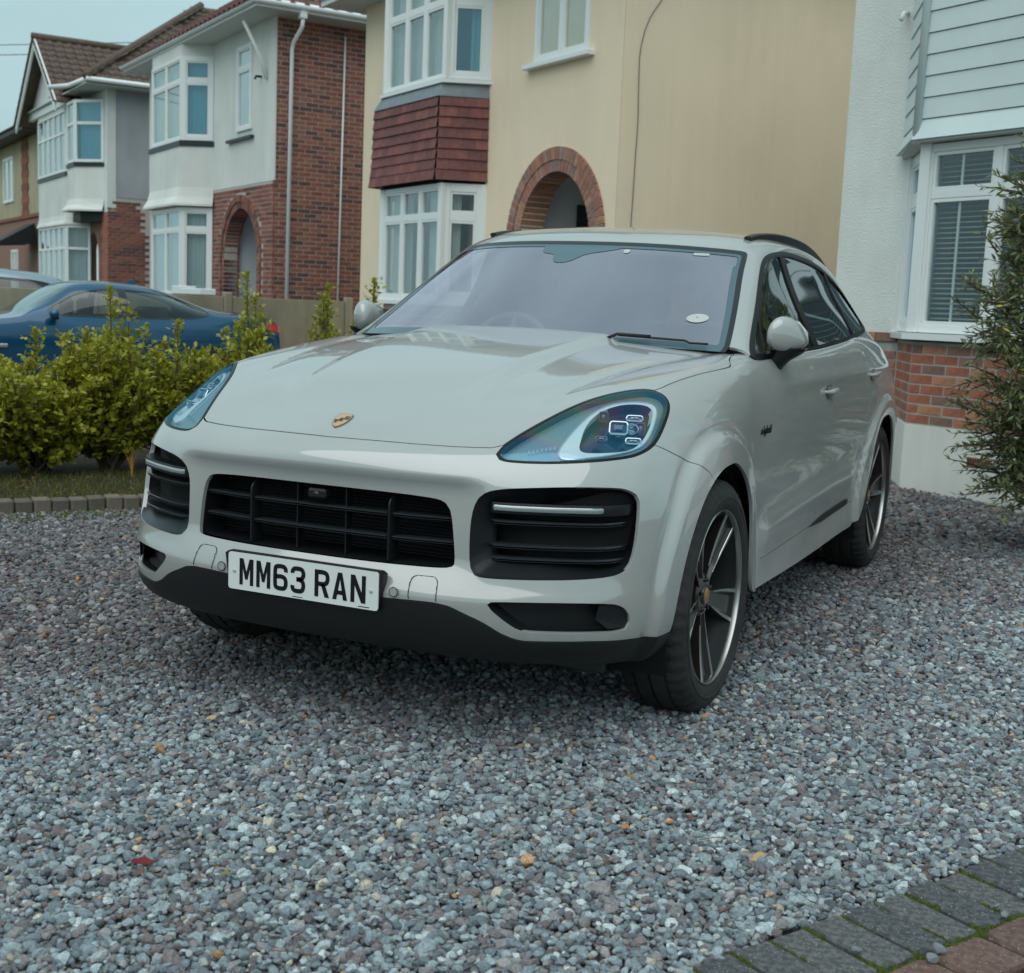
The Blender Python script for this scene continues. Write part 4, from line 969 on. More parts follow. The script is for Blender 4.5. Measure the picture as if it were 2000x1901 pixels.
def glyph(ch, mb, fn):
    if ch == 'M':
        for q in ([(0, 0), (12, 0), (12, 79), (0, 79)], [(38, 0), (50, 0), (50, 79), (38, 79)], [(12, 79), (12, 52), (20.5, 17), (25, 17), (25, 39), (14, 79)], [(38, 79), (36, 79), (25, 39), (25, 17), (29.5, 17), (38, 52)]):
            slab(mb, q, [tuple(range(len(q)))], fn)
    if ch == 'N':
        for q in ([(0, 0), (13, 0), (13, 79), (0, 79)], [(37, 0), (50, 0), (50, 79), (37, 79)], [(13, 79), (13, 50), (36, 0), (37, 0), (37, 29), (14, 79)]):
            slab(mb, q, [tuple(range(len(q)))], fn)
    if ch == 'A':
        for q in ([(0, 0), (13.5, 0), (25.5, 60), (25, 79), (18, 79)], [(36.5, 0), (50, 0), (32, 79), (25, 79), (25.5, 60)], [(15, 15), (35, 15), (33, 27), (17, 27)]):
            slab(mb, q, [tuple(range(len(q)))], fn)
    if ch == 'R':
        slab(mb, [(0, 0), (13, 0), (13, 79), (0, 79)], [(0, 1, 2, 3)], fn)
        band(mb, catmull([(12, 72.5), (28, 72.5), (39, 69.5), (43.5, 61), (43.5, 50), (39, 41.5), (28, 38), (12, 38)], 4, False), 13, fn)
        slab(mb, [(21, 38), (35, 0), (50, 0), (35, 38)], [(0, 1, 2, 3)], fn)
    if ch == '6':
        band(mb, catmull([(43.5, 56), (43.5, 63), (38, 70.5), (25, 72.5), (12, 70.5), (6.5, 62), (6.5, 17), (12, 8.5), (25, 6.5), (38, 8.5), (43.5, 17), (43.5, 30), (38, 39), (26, 42), (9, 41)], 4, False), 13, fn)
    if ch == '3':
        band(mb, catmull([(6.5, 58), (6.5, 64), (12, 71), (25, 72.5), (38, 70.5), (43.5, 62), (43.5, 52), (38, 44), (28, 41), (20, 41)], 4, False), 13, fn)
        band(mb, catmull([(20, 41), (28, 41), (38, 38), (43.5, 30), (43.5, 17), (38, 8.5), (25, 6.5), (12, 8), (6.5, 15), (6.5, 22)], 4, False), 13, fn)
x = -.219
for ch in 'MM63 RAN':
    if ch == ' ': x += .022; continue
    b_ = MB(); glyph(ch, b_, lambda u, v, d, x=x: (pc.x+x+u*.001, pc.y-.0002-d, pc.z-.0395+v*.001)); b_.build('character', PLB, plate, label='raised black character '+ch); x += .061
for u in (-.237, .237):
    b_ = MB(); b_.lathe([(0, .0058), (-.003, .0054), (-.0042, .003), (-.0042, 0)], 14, lambda a, r, t: (pc.x+u+r*math.cos(t), pc.y+a, pc.z+r*math.sin(t))); b_.build('screw', WHT, plate, smooth=True)
MB().box(-.030, pc.y-.0006, pc.z-.0515, .006, pc.y+.001, pc.z-.0495).build('maker_print', PLB, plate)
MB().box(.195, pc.y-.0006, pc.z-.0505, .232, pc.y+.001, pc.z-.0480).build('maker_print', PLB, plate)

# ------------------------------------------------------------ bonnet crest and wing script
cen = np.array([-.006, .165, .915]); k = np.argmin(((S.D[:, :3]-cen)**2).sum(1)); cn = Vector(S.D[k, 3:6]); cp = Vector(S.D[k, :3])
cu = Vector((1, 0, 0)); cv_ = cn.cross(cu)*-1; cv_ = cv_ if cv_.z > 0 else -cv_
GOLD = M('gold_enamel', (.72, .48, .30), .28, metal=.55); GOLD2 = M('dark_gold', (.30, .17, .09), .35, metal=.5); ENB = M('black_enamel', (.02, .015, .02), .3)
sh = [(-.030, .034), (-.015, .036), (0, .038), (.015, .036), (.030, .034), (.033, .015), (.031, -.004), (.024, -.020), (.012, -.033), (0, -.040), (-.012, -.033), (-.024, -.020), (-.031, -.004), (-.033, .015)]
Pc = lambda u, v, d: cp+cu*u*.85+cv_*v*1.02+cn*(d-.0+.0004)
def bend(u, v, d):   # follow the bonnet
    p = Pc(u, v, 0); kk = np.argmin(((S.D[:, :3]-np.array(p))**2).sum(1)); q = Vector(S.D[kk, :3]); nn = Vector(S.D[kk, 3:6])
    return p+nn*((q-p).dot(nn)+d)
b_ = MB(); o = chaikin(sh, 1); b_.prism(o, bend, -.002, .0035); crest = b_.build('bonnet_crest', GOLD2, CAR, CL)
b_ = MB(); b_.prism(o*.93, bend, .0035, .0042); b_.build('crest_field', GOLD, crest)
for s in (-1, 1):
    for i in range(3):
        v0 = (.016 if s < 0 else -.006)-.0065*i
        u0, u1 = (.008, .027) if s < 0 else (-.027, -.009)
        if s > 0: v0 = -.004-.0065*i; u0 = -.026+.003*i
        b_ = MB(); b_.prism([(u0, v0), (u1, v0), (u1, v0+.0036), (u0, v0+.0036)], bend, .0042, .0048); b_.build('crest_stripe', ENB, crest)
b_ = MB(); b_.prism([(-.009, -.008), (.009, -.008), (.008, .009), (0, .011), (-.008, .009)], bend, .0042, .005); b_.build('crest_shield', GOLD2, crest)
b_ = MB(); b_.prism([(-.004, -.006), (.002, -.006), (.005, .002), (.001, .007), (-.004, .003)], bend, .005, .0056); b_.build('crest_horse', ENB, crest)
def text_mesh(txt, size, extrude, shear=0.0, bold=0.0):
    cu_ = bpy.data.curves.new('t', 'FONT'); cu_.body = txt; cu_.size = size; cu_.extrude = extrude; cu_.shear = shear; cu_.offset = bold; cu_.resolution_u = 3
    o = bpy.data.objects.new('t', cu_); COL.objects.link(o)
    dg = bpy.context.evaluated_depsgraph_get(); me = bpy.data.meshes.new_from_object(o.evaluated_get(dg)); bpy.data.objects.remove(o); bpy.data.curves.remove(cu_); return me
for sx in (1, -1):
    me = text_mesh('e-hybrid', .042, .0012, .45, .0004)
    for v in me.vertices:
        u, h, d = v.co
        y = (1.43+u if sx > 0 else 1.43+.17-u); z = .862+h
        cand = (S.D[:, 0]*sx > .8) & (np.abs(S.D[:, 1]-y) < .03) & (np.abs(S.D[:, 2]-z) < .03)
        xx = np.abs(S.D[cand, 0]).mean() if cand.any() else .95
        v.co = (sx*(xx+.0015+d+.0012), y, z)
    me.materials.append(M('script_dark', (.02, .03, .02), .2, metal=.6)); obj('model_script', me, CAR, CL)

# ------------------------------------------------------------ wheels
def wheel(sx, hy, steer, rot, x_face):
    W_ = obj('wheel', None, CAR); bpy.data.objects.remove(W_)
    cz = .375; R = .381; wd = .285
    fn = lambda a, r, t: (a, r*math.cos(t), r*math.sin(t))      # a along the axle, outward +
    n = 150
    prof = [(-.245, .300), (-.262, .325), (-.258, .352), (-.245, .370), (-.225, .378)]
    for g in (-.19, -.125, -.06):
        prof += [(g-.006, .381), (g-.005, .373), (g+.005, .373), (g+.006, .381)]
    prof += [(-.035, .380), (-.02, .377), (-.006, .370), (.004, .360), (.012, .345), (.016, .325), (.014, .305), (.006, .290), (-.002, .282)]
    V = []
    for (a, r) in prof:
        a = a*.80 if a < 0 else a
        for k in range(n):
            rr_ = r
            if r > .345 and r < .3815 and (a > -.045 or a < -.155) and k % 3 == 0: rr_ = r-.009
            if r > .377 and k % 3 == 1: rr_ = r-.0015
            V.append(fn(a, rr_, 2*PI*k/n))
    m = len(prof); b_ = MB(); b_.add(V, [(i*n+k, i*n+(k+1) % n, (i+1)*n+(k+1) % n, (i+1)*n+k) for i in range(m-1) for k in range(n)])
    ty = b_.build('wheel', RUBBER, CAR, None, auto=.9)
    # raised lettering bands on the sidewall
    b_ = MB(); b_.lathe([(.0155, .331), (.0175, .329), (.0175, .321), (.0150, .319)], 96, fn); b_.build('sidewall_ring', RUBBER, ty, smooth=True)
    b_ = MB(); b_.lathe([(-.22, .262), (-.20, .245), (-.05, .242), (-.030, .262), (-.012, .2775)], 72, fn); b_.build('barrel', M('barrel_black', (.005, .005, .006), .6), ty, smooth=True)
    b_ = MB(); b_.lathe([(-.012, .2782), (.003, .2785), (.006, .2800), (.007, .282), (.003, .2845), (-.004, .283)], 96, fn); b_.build('rim_lip', MACH, ty, auto=.6)
    # spokes
    def face_x(r): return float(np.interp(r, [.03, .07, .12, .18, .24, .27], [-.040, -.038, -.034, -.026, -.016, -.010]))
    for s in range(5):
        a0 = math.radians(rot+72*s); c_, s_ = math.cos(a0), math.sin(a0)
        T = lambda a, r, w: (a, r*c_-w*s_, r*s_+w*c_)
        rs = np.linspace(.055, .274, 12)
        hw = np.interp(rs, [.055, .09, .15, .21, .274], [.021, .025, .038, .049, .058])
        b_ = MB(); V = []
        for r, h in zip(rs, hw):
            fx = face_x(r); V += [T(fx-.060, r, -h+.004), T(fx, r, -h), T(fx, r, -h+.0065), T(fx-.012, r, -h*.55), T(fx-.012, r, h*.55), T(fx, r, h-.0065), T(fx, r, h), T(fx-.060, r, h-.004)]
        b_.add(V, [(i*8+j, i*8+j+1, (i+1)*8+j+1, (i+1)*8+j) for i in range(11) for j in range(7)]); sp = b_.build('spoke', ALLOY, ty, auto=.5)
        for sg in (-1, 1):
            b_ = MB(); V = []
            for r, h in zip(rs[2:], hw[2:]):
                fx = face_x(r)+.0007; w0 = .0066*np.interp(r, [.08, .12, .20, .27], [.25, .7, 1.4, 2.0]); V += [T(fx, r, sg*h), T(fx, r, sg*(h-w0)), T(fx-.003, r, sg*(h-w0-.0015)), T(fx-.004, r, sg*(h+.0007))]
            b_.add(V, [(i*4+j, i*4+(j+1) % 4, (i+1)*4+(j+1) % 4, (i+1)*4+j) for i in range(9) for j in range(4)]); b_.build('spoke_edge', MACH, sp, auto=.5)
    b_ = MB(); b_.lathe([(-.08, .075), (-.045, .072), (-.037, .060), (-.036, .034), (-.031, .031), (-.029, .027), (-.029, 0)], 40, fn); hub = b_.build('hub', ALLOY, ty, auto=.4)
    b_ = MB(); b_.lathe([(-.029, .026), (-.027, .024), (-.0265, 0)], 24, fn); b_.build('hub_cap', M('cap_crest', (.42, .22, .10), .35, metal=.4), ty, smooth=True)
    for s in range(5):
        a0 = math.radians(rot+36+72*s); cy, cz_ = .052*math.cos(a0), .052*math.sin(a0)
        b_ = MB(); b_.lathe([(-.045, .009), (-.030, .009), (-.028, .006), (-.034, .005), (-.034, 0)], 8, lambda a, r, t: (a, cy+r*math.cos(t), cz_+r*math.sin(t))); b_.build('wheel_bolt', BLKG, ty, auto=.5)
    b_ = MB(); b_.lathe([(-.150, .06), (-.118, .065), (-.115, .085), (-.115, .195), (-.145, .195), (-.145, .08)], 60, fn); b_.build('brake_disc', STEEL, ty, auto=.4)
    b_ = MB(); V = []
    for a in np.linspace(-.5, .5, 9):
        for (dx, r) in ((-.175, .13), (-.085, .13), (-.080, .16), (-.082, .212), (-.175, .215)): t = a+(2.7 if hy < 2 else .4); V.append((dx, r*math.cos(t), r*math.sin(t)))
    b_.add(V, [(i*5+j, i*5+(j+1) % 5, (i+1)*5+(j+1) % 5, (i+1)*5+j) for i in range(8) for j in range(5)]+[tuple(range(5)), tuple(range(40, 45))[::-1]]); b_.build('brake_caliper', M('caliper', (.03, .03, .032), .3, coat=.8), ty, auto=.5)
    if sx < 0:      # mirror image for the far side: turn the wheel round
        ty.rotation_euler = (0, 0, PI+steer)
    else: ty.rotation_euler = (0, 0, steer)
    ty.location = (sx*x_face, hy-2.4, cz)
    return ty
wheel(1, .905, 0.0, 55, .962); wheel(-1, .905, 0.0, 20, .962); wheel(1, 3.80, 0, 80, .955); wheel(-1, 3.80, 0, 40, .955)
# ------------------------------------------------------------ houses: shared pieces
CAMP = Vector((2.0966, -3.0594, 1.2663))
TH = math.radians(147)
def weather(m, amt=.16):
    """rain streaks, patch repairs and grime on a rendered wall"""
    nt = m.node_tree; b = nt.nodes['Principled BSDF']; L = nt.links.new; src = b.inputs['Base Color'].links[0].from_socket
    tc = nt.nodes.new('ShaderNodeTexCoord'); mp = nt.nodes.new('ShaderNodeMapping'); mp.inputs['Scale'].default_value = (7, 7, .45); L(tc.outputs['Object'], mp.inputs['Vector'])
    n = nt.nodes.new('ShaderNodeTexNoise'); n.inputs['Scale'].default_value = 1; n.inputs['Detail'].default_value = 6; n.inputs['Roughness'].default_value = .6; L(mp.outputs[0], n.inputs['Vector'])
    n2 = nt.nodes.new('ShaderNodeTexNoise'); n2.inputs['Scale'].default_value = .7; n2.inputs['Detail'].default_value = 3; L(tc.outputs['Object'], n2.inputs['Vector'])
    ad = nt.nodes.new('ShaderNodeMath'); ad.operation = 'MULTIPLY_ADD'; ad.inputs[1].default_value = .5; L(n.outputs['Fac'], ad.inputs[0]); L(n2.outputs['Fac'], ad.inputs[2])
    mr = nt.nodes.new('ShaderNodeMapRange'); mr.inputs['From Min'].default_value = .62; mr.inputs['From Max'].default_value = .95; mr.inputs['To Min'].default_value = 1.03; mr.inputs['To Max'].default_value = 1-amt; L(ad.outputs[0], mr.inputs['Value'])
    sc = nt.nodes.new('ShaderNodeVectorMath'); sc.operation = 'SCALE'; L(src, sc.inputs[0]); L(mr.outputs[0], sc.inputs['Scale']); L(sc.outputs[0], b.inputs['Base Color']); return m
def tex_mat(name, cols, rough=.8, scale=3.0, bump=(40, .3, .004), streak=0.0, spec=.3, pos=(.35, .65)):
    """base colour wandering between cols[0] and cols[1] in soft patches, optional vertical rain streaks"""
    m = bpy.data.materials.new(name); m.use_nodes = True; nt = m.node_tree; b = nt.nodes['Principled BSDF']; L = nt.links.new
    b.inputs['Roughness'].default_value = rough; b.inputs['Specular IOR Level'].default_value = spec
    tc = nt.nodes.new('ShaderNodeTexCoord'); n = nt.nodes.new('ShaderNodeTexNoise'); n.inputs['Scale'].default_value = scale; n.inputs['Detail'].default_value = 8; n.inputs['Roughness'].default_value = .6
    mp = nt.nodes.new('ShaderNodeMapping'); mp.inputs['Scale'].default_value = (1, 1, 1-.75*streak); L(tc.outputs['Object'], mp.inputs['Vector']); L(mp.outputs[0], n.inputs['Vector'])
    r = nt.nodes.new('ShaderNodeValToRGB'); r.color_ramp.elements[0].position = pos[0]; r.color_ramp.elements[1].position = pos[1]
    r.color_ramp.elements[0].color = (*cols[0], 1); r.color_ramp.elements[1].color = (*cols[1], 1); L(n.outputs['Fac'], r.inputs['Fac']); last = r.outputs['Color']
    L(last, b.inputs['Base Color'])
    n2 = nt.nodes.new('ShaderNodeTexNoise'); n2.inputs['Scale'].default_value = bump[0]; n2.inputs['Detail'].default_value = 4; L(tc.outputs['Object'], n2.inputs['Vector'])
    bp = nt.nodes.new('ShaderNodeBump'); bp.inputs['Strength'].default_value = bump[1]; bp.inputs['Distance'].default_value = bump[2]; L(n2.outputs['Fac'], bp.inputs['Height']); L(bp.outputs['Normal'], b.inputs['Normal'])
    return m
CREAMW = tex_mat('cream_render', ((.90, .735, .55), (.84, .685, .51)), .85, .9, (120, .25, .003), .6)
WHITEW = tex_mat('white_render', ((.80, .81, .77), (.70, .71, .68)), .85, 1.1, (90, .3, .004), .6)
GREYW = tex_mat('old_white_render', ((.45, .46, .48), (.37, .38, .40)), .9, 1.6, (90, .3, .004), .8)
DASH_ = tex_mat('pebbledash', ((.84, .85, .80), (.76, .77, .73)), .9, 2.0, (60, .8, .010), .2)
PLINTH = tex_mat('painted_plinth', ((.82, .81, .76), (.74, .73, .68)), .8, 1.3, (150, .3, .003), .4)
YELLW = tex_mat('yellow_render', ((.56, .49, .33), (.46, .41, .28)), .9, 1.5, (90, .3, .004), .6)
MORTAR = tex_mat('mortar', ((.46, .43, .39), (.36, .34, .31)), .95, 14, (200, .5, .003))
MORTARD = tex_mat('dark_mortar', ((.58, .50, .47), (.48, .41, .39)), .95, 14, (200, .5, .003))
def brick_mats(name, cols): return [tex_mat(name, (c, tuple(x*.7 for x in c)), .85, 18, (160, .5, .003)) for c in cols]
BR_NEAR = brick_mats('red_brick', [(.48, .17, .11), (.52, .21, .13), (.42, .16, .12), (.36, .20, .16), (.56, .26, .16), (.30, .17, .14)])
BR_FAR = brick_mats('brown_red_brick', [(.33, .13, .095), (.28, .11, .085), (.38, .15, .105), (.22, .10, .085), (.35, .17, .125), (.17, .09, .08)])
BR_ARCH = brick_mats('arch_brick', [(.44, .20, .14), (.38, .18, .14), (.52, .26, .17), (.33, .20, .18), (.42, .26, .22)])
UPVC = M('white_upvc', (.82, .84, .83), .3, spec=.5)
UPVC2 = M('white_board', (.66, .74, .74), .45, noise=(3, .2, (.60, .69, .69)))
LEAD = M('lead_flashing', (.17, .20, .23), .55, noise=(9, .25, (.25, .28, .30)))
TILE_R = [tex_mat('hung_tile', (c, tuple(x*.75 for x in c)), .75, 12, (90, .4, .004)) for c in ((.25, .10, .092), (.22, .09, .086), (.28, .11, .095), (.20, .085, .082))]
TILE_B = [tex_mat('roof_tile', (c, d), .9, 10, (90, .5, .006)) for c, d in (((.15, .105, .09), (.10, .08, .07)), ((.12, .09, .08), (.17, .12, .09)), ((.18, .125, .10), (.11, .085, .075)))]
TILE_M = [tex_mat('maroon_roof_tile', (c, d), .85, 10, (90, .5, .006)) for c, d in (((.20, .085, .08), (.13, .065, .06)), ((.17, .075, .07), (.22, .10, .085)))]
GUTTER = M('white_gutter', (.84, .87, .87), .35)
SOFFIT = M('soffit_board', (.55, .58, .56), .6)
BANDB = M('black_sill_paint', (.02, .025, .03), .4)
PANE = glass_mat('window_pane', (.75, .80, .80), .09, (.85, .93, .95), .0)
PANEB = glass_mat('bluish_window_pane', (.45, .70, .80), .22, (.55, .80, .92), .0)
ROOM = M('dark_room', (.03, .03, .032), .9)
CURT = tex_mat('net_curtain', ((.62, .64, .60), (.50, .53, .50)), .9, 6, (30, .3, .01), .9)
CURTY = tex_mat('cream_curtain', ((.60, .58, .44), (.50, .49, .38)), .9, 5, (30, .3, .01), .9)
BLIND = tex_mat('window_blind', ((.50, .60, .60), (.44, .53, .54)), .8, 3, (30, .2, .01), .5)
CONC = tex_mat('concrete_panel', ((.40, .35, .25), (.30, .27, .20)), .9, 3.0, (80, .4, .004), .85)

for _m, _a in ((CREAMW, .04), (WHITEW, .08), (GREYW, .12), (PLINTH, .10), (DASH_, .06), (CONC, .3), (YELLW, .2)): weather(_m, _a)
class Face:
    """an upright plane in a house's own frame: o origin (x,y), running along u, facing n"""
    def __init__(s, p0, p1):
        s.o = Vector((p0[0], p0[1], 0)); d = Vector((p1[0]-p0[0], p1[1]-p0[1], 0)); s.L = d.length; s.u = d.normalized()
        s.n = Vector((s.u.y, -s.u.x, 0)); 
    def flip(s): s.n = -s.n; return s
    def p(s, a, z, d=0): return s.o+s.u*a+s.n*d+Vector((0, 0, z))
    def ang(s): return math.atan2(s.u.y, s.u.x)
def fbox(mb, f, a0, a1, z0, z1, d0, d1, ch=0.0):
    t = MB(); t.box(a0, z0, d0, a1, z1, d1, ch); mb.add([f.p(x, y, z) for (x, y, z) in t.V], t.F)
def pbox(name, f, a0, a1, z0, z1, d0, d1, mat, parent, ch=0.0, label=None):
    mb = MB(); fbox(mb, f, a0, a1, z0, z1, d0, d1, ch); return mb.build(name, mat, parent, label=label)
def window(parent, f, a0, a1, z0, z1, cols=1, transom=None, fr=.055, d=.0, glass=PANE, behind=None, sash=True, backmat=ROOM, top_behind=None, top_glass=None):
    """frame, mullions and panes in face f between a0..a1 and z0..z1; behind = list of (x0,x1 fractions, material) hung inside"""
    mb = MB(); D0, D1 = d-.03, d+.04
    fbox(mb, f, a0, a0+fr, z0, z1, D0, D1, .004); fbox(mb, f, a1-fr, a1, z0, z1, D0, D1, .004)
    fbox(mb, f, a0+fr, a1-fr, z0, z0+fr, D0, D1, .004); fbox(mb, f, a0+fr, a1-fr, z1-fr, z1, D0, D1, .004)
    w = mb.build('window', UPVC, parent)
    xs = np.linspace(a0+fr, a1-fr, cols+1)
    for x in xs[1:-1]: pbox('mullion', f, x-fr*.5, x+fr*.5, z0+fr, z1-fr, D0, D1-.004, UPVC, w, .004)
    rows = [(z0+fr, z1-fr)] if transom is None else [(z0+fr, transom-fr*.5), (transom+fr*.5, z1-fr)]
    for i in range(cols):
        x0 = xs[i]+(fr*.5 if i else 0); x1 = xs[i+1]-(fr*.5 if i < cols-1 else 0)
        if transom: pbox('transom', f, x0, x1, transom-fr*.5, transom+fr*.5, D0, D1-.008, UPVC, w, .004)
        for r, (y0, y1) in enumerate(rows):
            sx_ = .022 if sash else 0
            if sash:
                mb = MB(); s_ = .028
                for q in ((x0, x0+s_, y0, y1), (x1-s_, x1, y0, y1), (x0+s_, x1-s_, y0, y0+s_), (x0+s_, x1-s_, y1-s_, y1)): fbox(mb, f, *q, D0+.01, D1-.012, .003)
                mb.build('sash', UPVC, w)
            g = glass if (r == 0 or top_glass is None) else top_glass
            mb = MB(); mb.add([f.p(x0+sx_, y0+sx_, d+.002), f.p(x1-sx_, y0+sx_, d+.002), f.p(x1-sx_, y1-sx_, d+.002), f.p(x0+sx_, y1-sx_, d+.002)], [(0, 1, 2, 3)]); mb.build('pane', g, w)
    # what hangs behind
    if behind:
        for (q0, q1, m_) in behind:
            mb = MB(); V = []; n = max(6, int((q1-q0)*(a1-a0)/.025))
            for k in range(n+1):
                x = a0+fr+(a1-a0-2*fr)*(q0+(q1-q0)*k/n); dd = d-.10-.012*math.sin(k*1.9)-.006*math.sin(k*.7); V += [f.p(x, z0, dd), f.p(x, z1, dd)]
            mb.add(V, [(2*k, 2*k+2, 2*k+3, 2*k+1) for k in range(n)]); mb.build('curtain', m_, w, fix=False)
    mb = MB(); mb.add([f.p(a0, z0, d-.32), f.p(a1, z0, d-.32), f.p(a1, z1, d-.32), f.p(a0, z1, d-.32)], [(0, 1, 2, 3)])
    mb.add([f.p(a0, z0, d-.05), f.p(a1, z0, d-.05), f.p(a1, z0, d-.32), f.p(a0, z0, d-.32)], [(0, 1, 2, 3)]); mb.build('room', backmat, w)
    return w
def brick_mesh(nm, L_, H_, D_, mats, ch=.003):
    out = []
    for i, m_ in enumerate(mats):
        b = MB(); b.box(-L_/2, -D_/2, -H_/2, L_/2, D_/2, H_/2, ch)
        if ch: b.V = [(x+random.uniform(-.0015, .0015), y+random.uniform(-.001, .001), z+random.uniform(-.0012, .0012)) for x, y, z in b.V]
        me = mesh_from(nm, b.V, b.F, m_); out.append(me)
    return out
def bricks(parent, root, f, a0, a1, z0, z1, mats, limit=10**9, skip=None, ch=.003, L_=.215, H_=.065, J=.012, proud=.004, state=None, name='brick', half_ends=True, stuffname='brickwork'):
    """stretcher-bond wall; nearest `limit` bricks become parts, the rest one joined part"""
    full_ = brick_mesh(name, L_, H_, .03, mats, ch); half = brick_mesh(name, (L_-J)/2, H_, .03, mats, ch)
    items = []; row = 0; z = z0+J
    while z+H_ <= z1+.002:
        a = a0 if row % 2 == 0 else a0
        first = row % 2 == 1
        while a < a1-.03:
            w = (L_-J)/2 if first else L_; first = False
            if a+w > a1+.001: w = a1-a
            if w > .03 and not (skip and skip(a+w/2, z+H_/2)): items.append((a, w, z))
            a += w+J
        z += H_+J; row += 1
    mw = root.matrix_world if root else Matrix()
    th = root.rotation_euler.z; cs, sn = math.cos(th), math.sin(th)
    def wp(p): return Vector((root.location.x+p.x*cs-p.y*sn, root.location.y+p.x*sn+p.y*cs, p.z))
    items.sort(key=lambda it: (wp(f.p(it[0], it[2]))-CAMP).length)
    ang = f.ang(); rest = [MB() for _ in mats]
    for i, (a, w, z) in enumerate(items):
        k = random.randrange(len(mats)) if random.random() < .8 else 0
        c = f.p(a+w/2, z+H_/2, -.015+proud+random.uniform(-.0015, .0015))
        if i < limit:
            src = full_ if w > L_*.75 else half
            o = obj(name, src[k], parent); o.location = c; o.rotation_euler = (0, random.uniform(-.004, .004), ang)
            ref = L_ if w > L_*.75 else (L_-J)/2
            if abs(w-ref) > .004: o.scale = (w/ref, 1, 1)
        else:
            fbox(rest[k], f, a, a+w, z, z+H_, -.03+proud, proud)
    for k, mb in enumerate(rest):
        if mb.V:
            if state is None: state = {}
            state.setdefault(k, MB()).add(mb.V, mb.F)
    return state
def flush(state, mats, parent, name='brickwork'):
    if not state: return
    V, F_, mi = [], [], []
    for k, mb in state.items():
        b = len(V); V += mb.V; F_ += [tuple(i+b for i in q) for q in mb.F]; mi += [k]*len(mb.F)
    me = bpy.data.meshes.new(name); me.from_pydata(V, [], F_)
    for m_ in mats: me.materials.append(m_)
    me.polygons.foreach_set('material_index', mi); o = obj(name, me, parent); o['kind'] = 'stuff'
def wallpoly(name, f, pts, mat, parent, d=0.0, t=.10, label=None):
    mb = MB(); mb.prism(pts, lambda u, v, w: f.p(u, v, w), d-t, d); return mb.build(name, mat, parent, label=label)
def arch_pts(cx, zs, r, z0, n=18, flat=1.0):
    return [(cx+r, z0)]+[(cx+r*math.cos(t), zs+r*flat*math.sin(t)) for t in np.linspace(0, PI, n)]+[(cx-r, z0)]
def wall_with_arch(name, f, a0, a1, z0, z1, cx, zs, r, mat, parent, d=0, t=.12, n=24, flat=1.0):
    """rectangle a0..a1 x z0..z1 with an arched doorway cut out, as quads fanned round the arch"""
    mb = MB(); A_ = [(cx+r*math.cos(q), zs+r*flat*math.sin(q)) for q in np.linspace(0, PI, n)]
    top = []
    V = []; 
    for (x, z) in A_: V += [f.p(x, z, d), f.p(x, z1, d), f.p(x, z, d-t)]
    F_ = [(3*i, 3*i+3, 3*i+4, 3*i+1) for i in range(n-1)]+[(3*i, 3*i+2, 3*i+5, 3*i+3) for i in range(n-1)]
    mb.add(V, F_)
    for (x0, x1) in ((a0, cx-r), (cx+r, a1)):
        if x1 > x0: mb.add([f.p(x0, z0, d), f.p(x1, z0, d), f.p(x1, z1, d), f.p(x0, z1, d)], [(0, 1, 2, 3)])
    for x in (cx-r, cx+r): mb.add([f.p(x, z0, d), f.p(x, zs, d), f.p(x, zs, d-t), f.p(x, z0, d-t)], [(0, 1, 2, 3)])
    return mb.build(name, mat, parent)
def arch_ring(parent, f, cx, zs, r0, r1, z0, mats, d=.012, depth=.10, flat=1.0, bw=.075, name='arch_brick', jamb=True):
    meshes = []
    n = int(PI*((r0+r1)/2)/bw)
    mr = MB(); q = [(cx+r*math.cos(t), zs+r*flat*math.sin(t)) for r in (r0+.002, r1-.002) for t in np.linspace(0, PI, 40)]
    mr.add([f.p(x, z, d-.006) for x, z in q], [(i, i+1, 41+i, 40+i) for i in range(39)]); mr.build('arch_mortar', MORTAR, parent)
    for k in range(n):
        t0, t1 = PI*k/n+.0065/r0, PI*(k+1)/n-.0065/r0
        pts = [(cx+r*math.cos(t), zs+r*flat*math.sin(t)) for r, t in ((r0, t0), (r0, t1), (r1, t1), (r1, t0))]
        mb = MB(); mb.prism(pts, lambda u, v, w: f.p(u, v, w), d-depth, d+random.uniform(-.002, .002)); mb.build(name, random.choice(mats), parent)
    if jamb:
        z = zs-.01
        while z > z0:
            for s in (-1, 1): 
                mb = MB(); x0, x1 = sorted((cx+s*r0, cx+s*r1)); fbox(mb, f, x0, x1, z-.065, z, d-depth, d+random.uniform(-.002, .002)); mb.build(name, random.choice(mats), parent)
            z -= .075
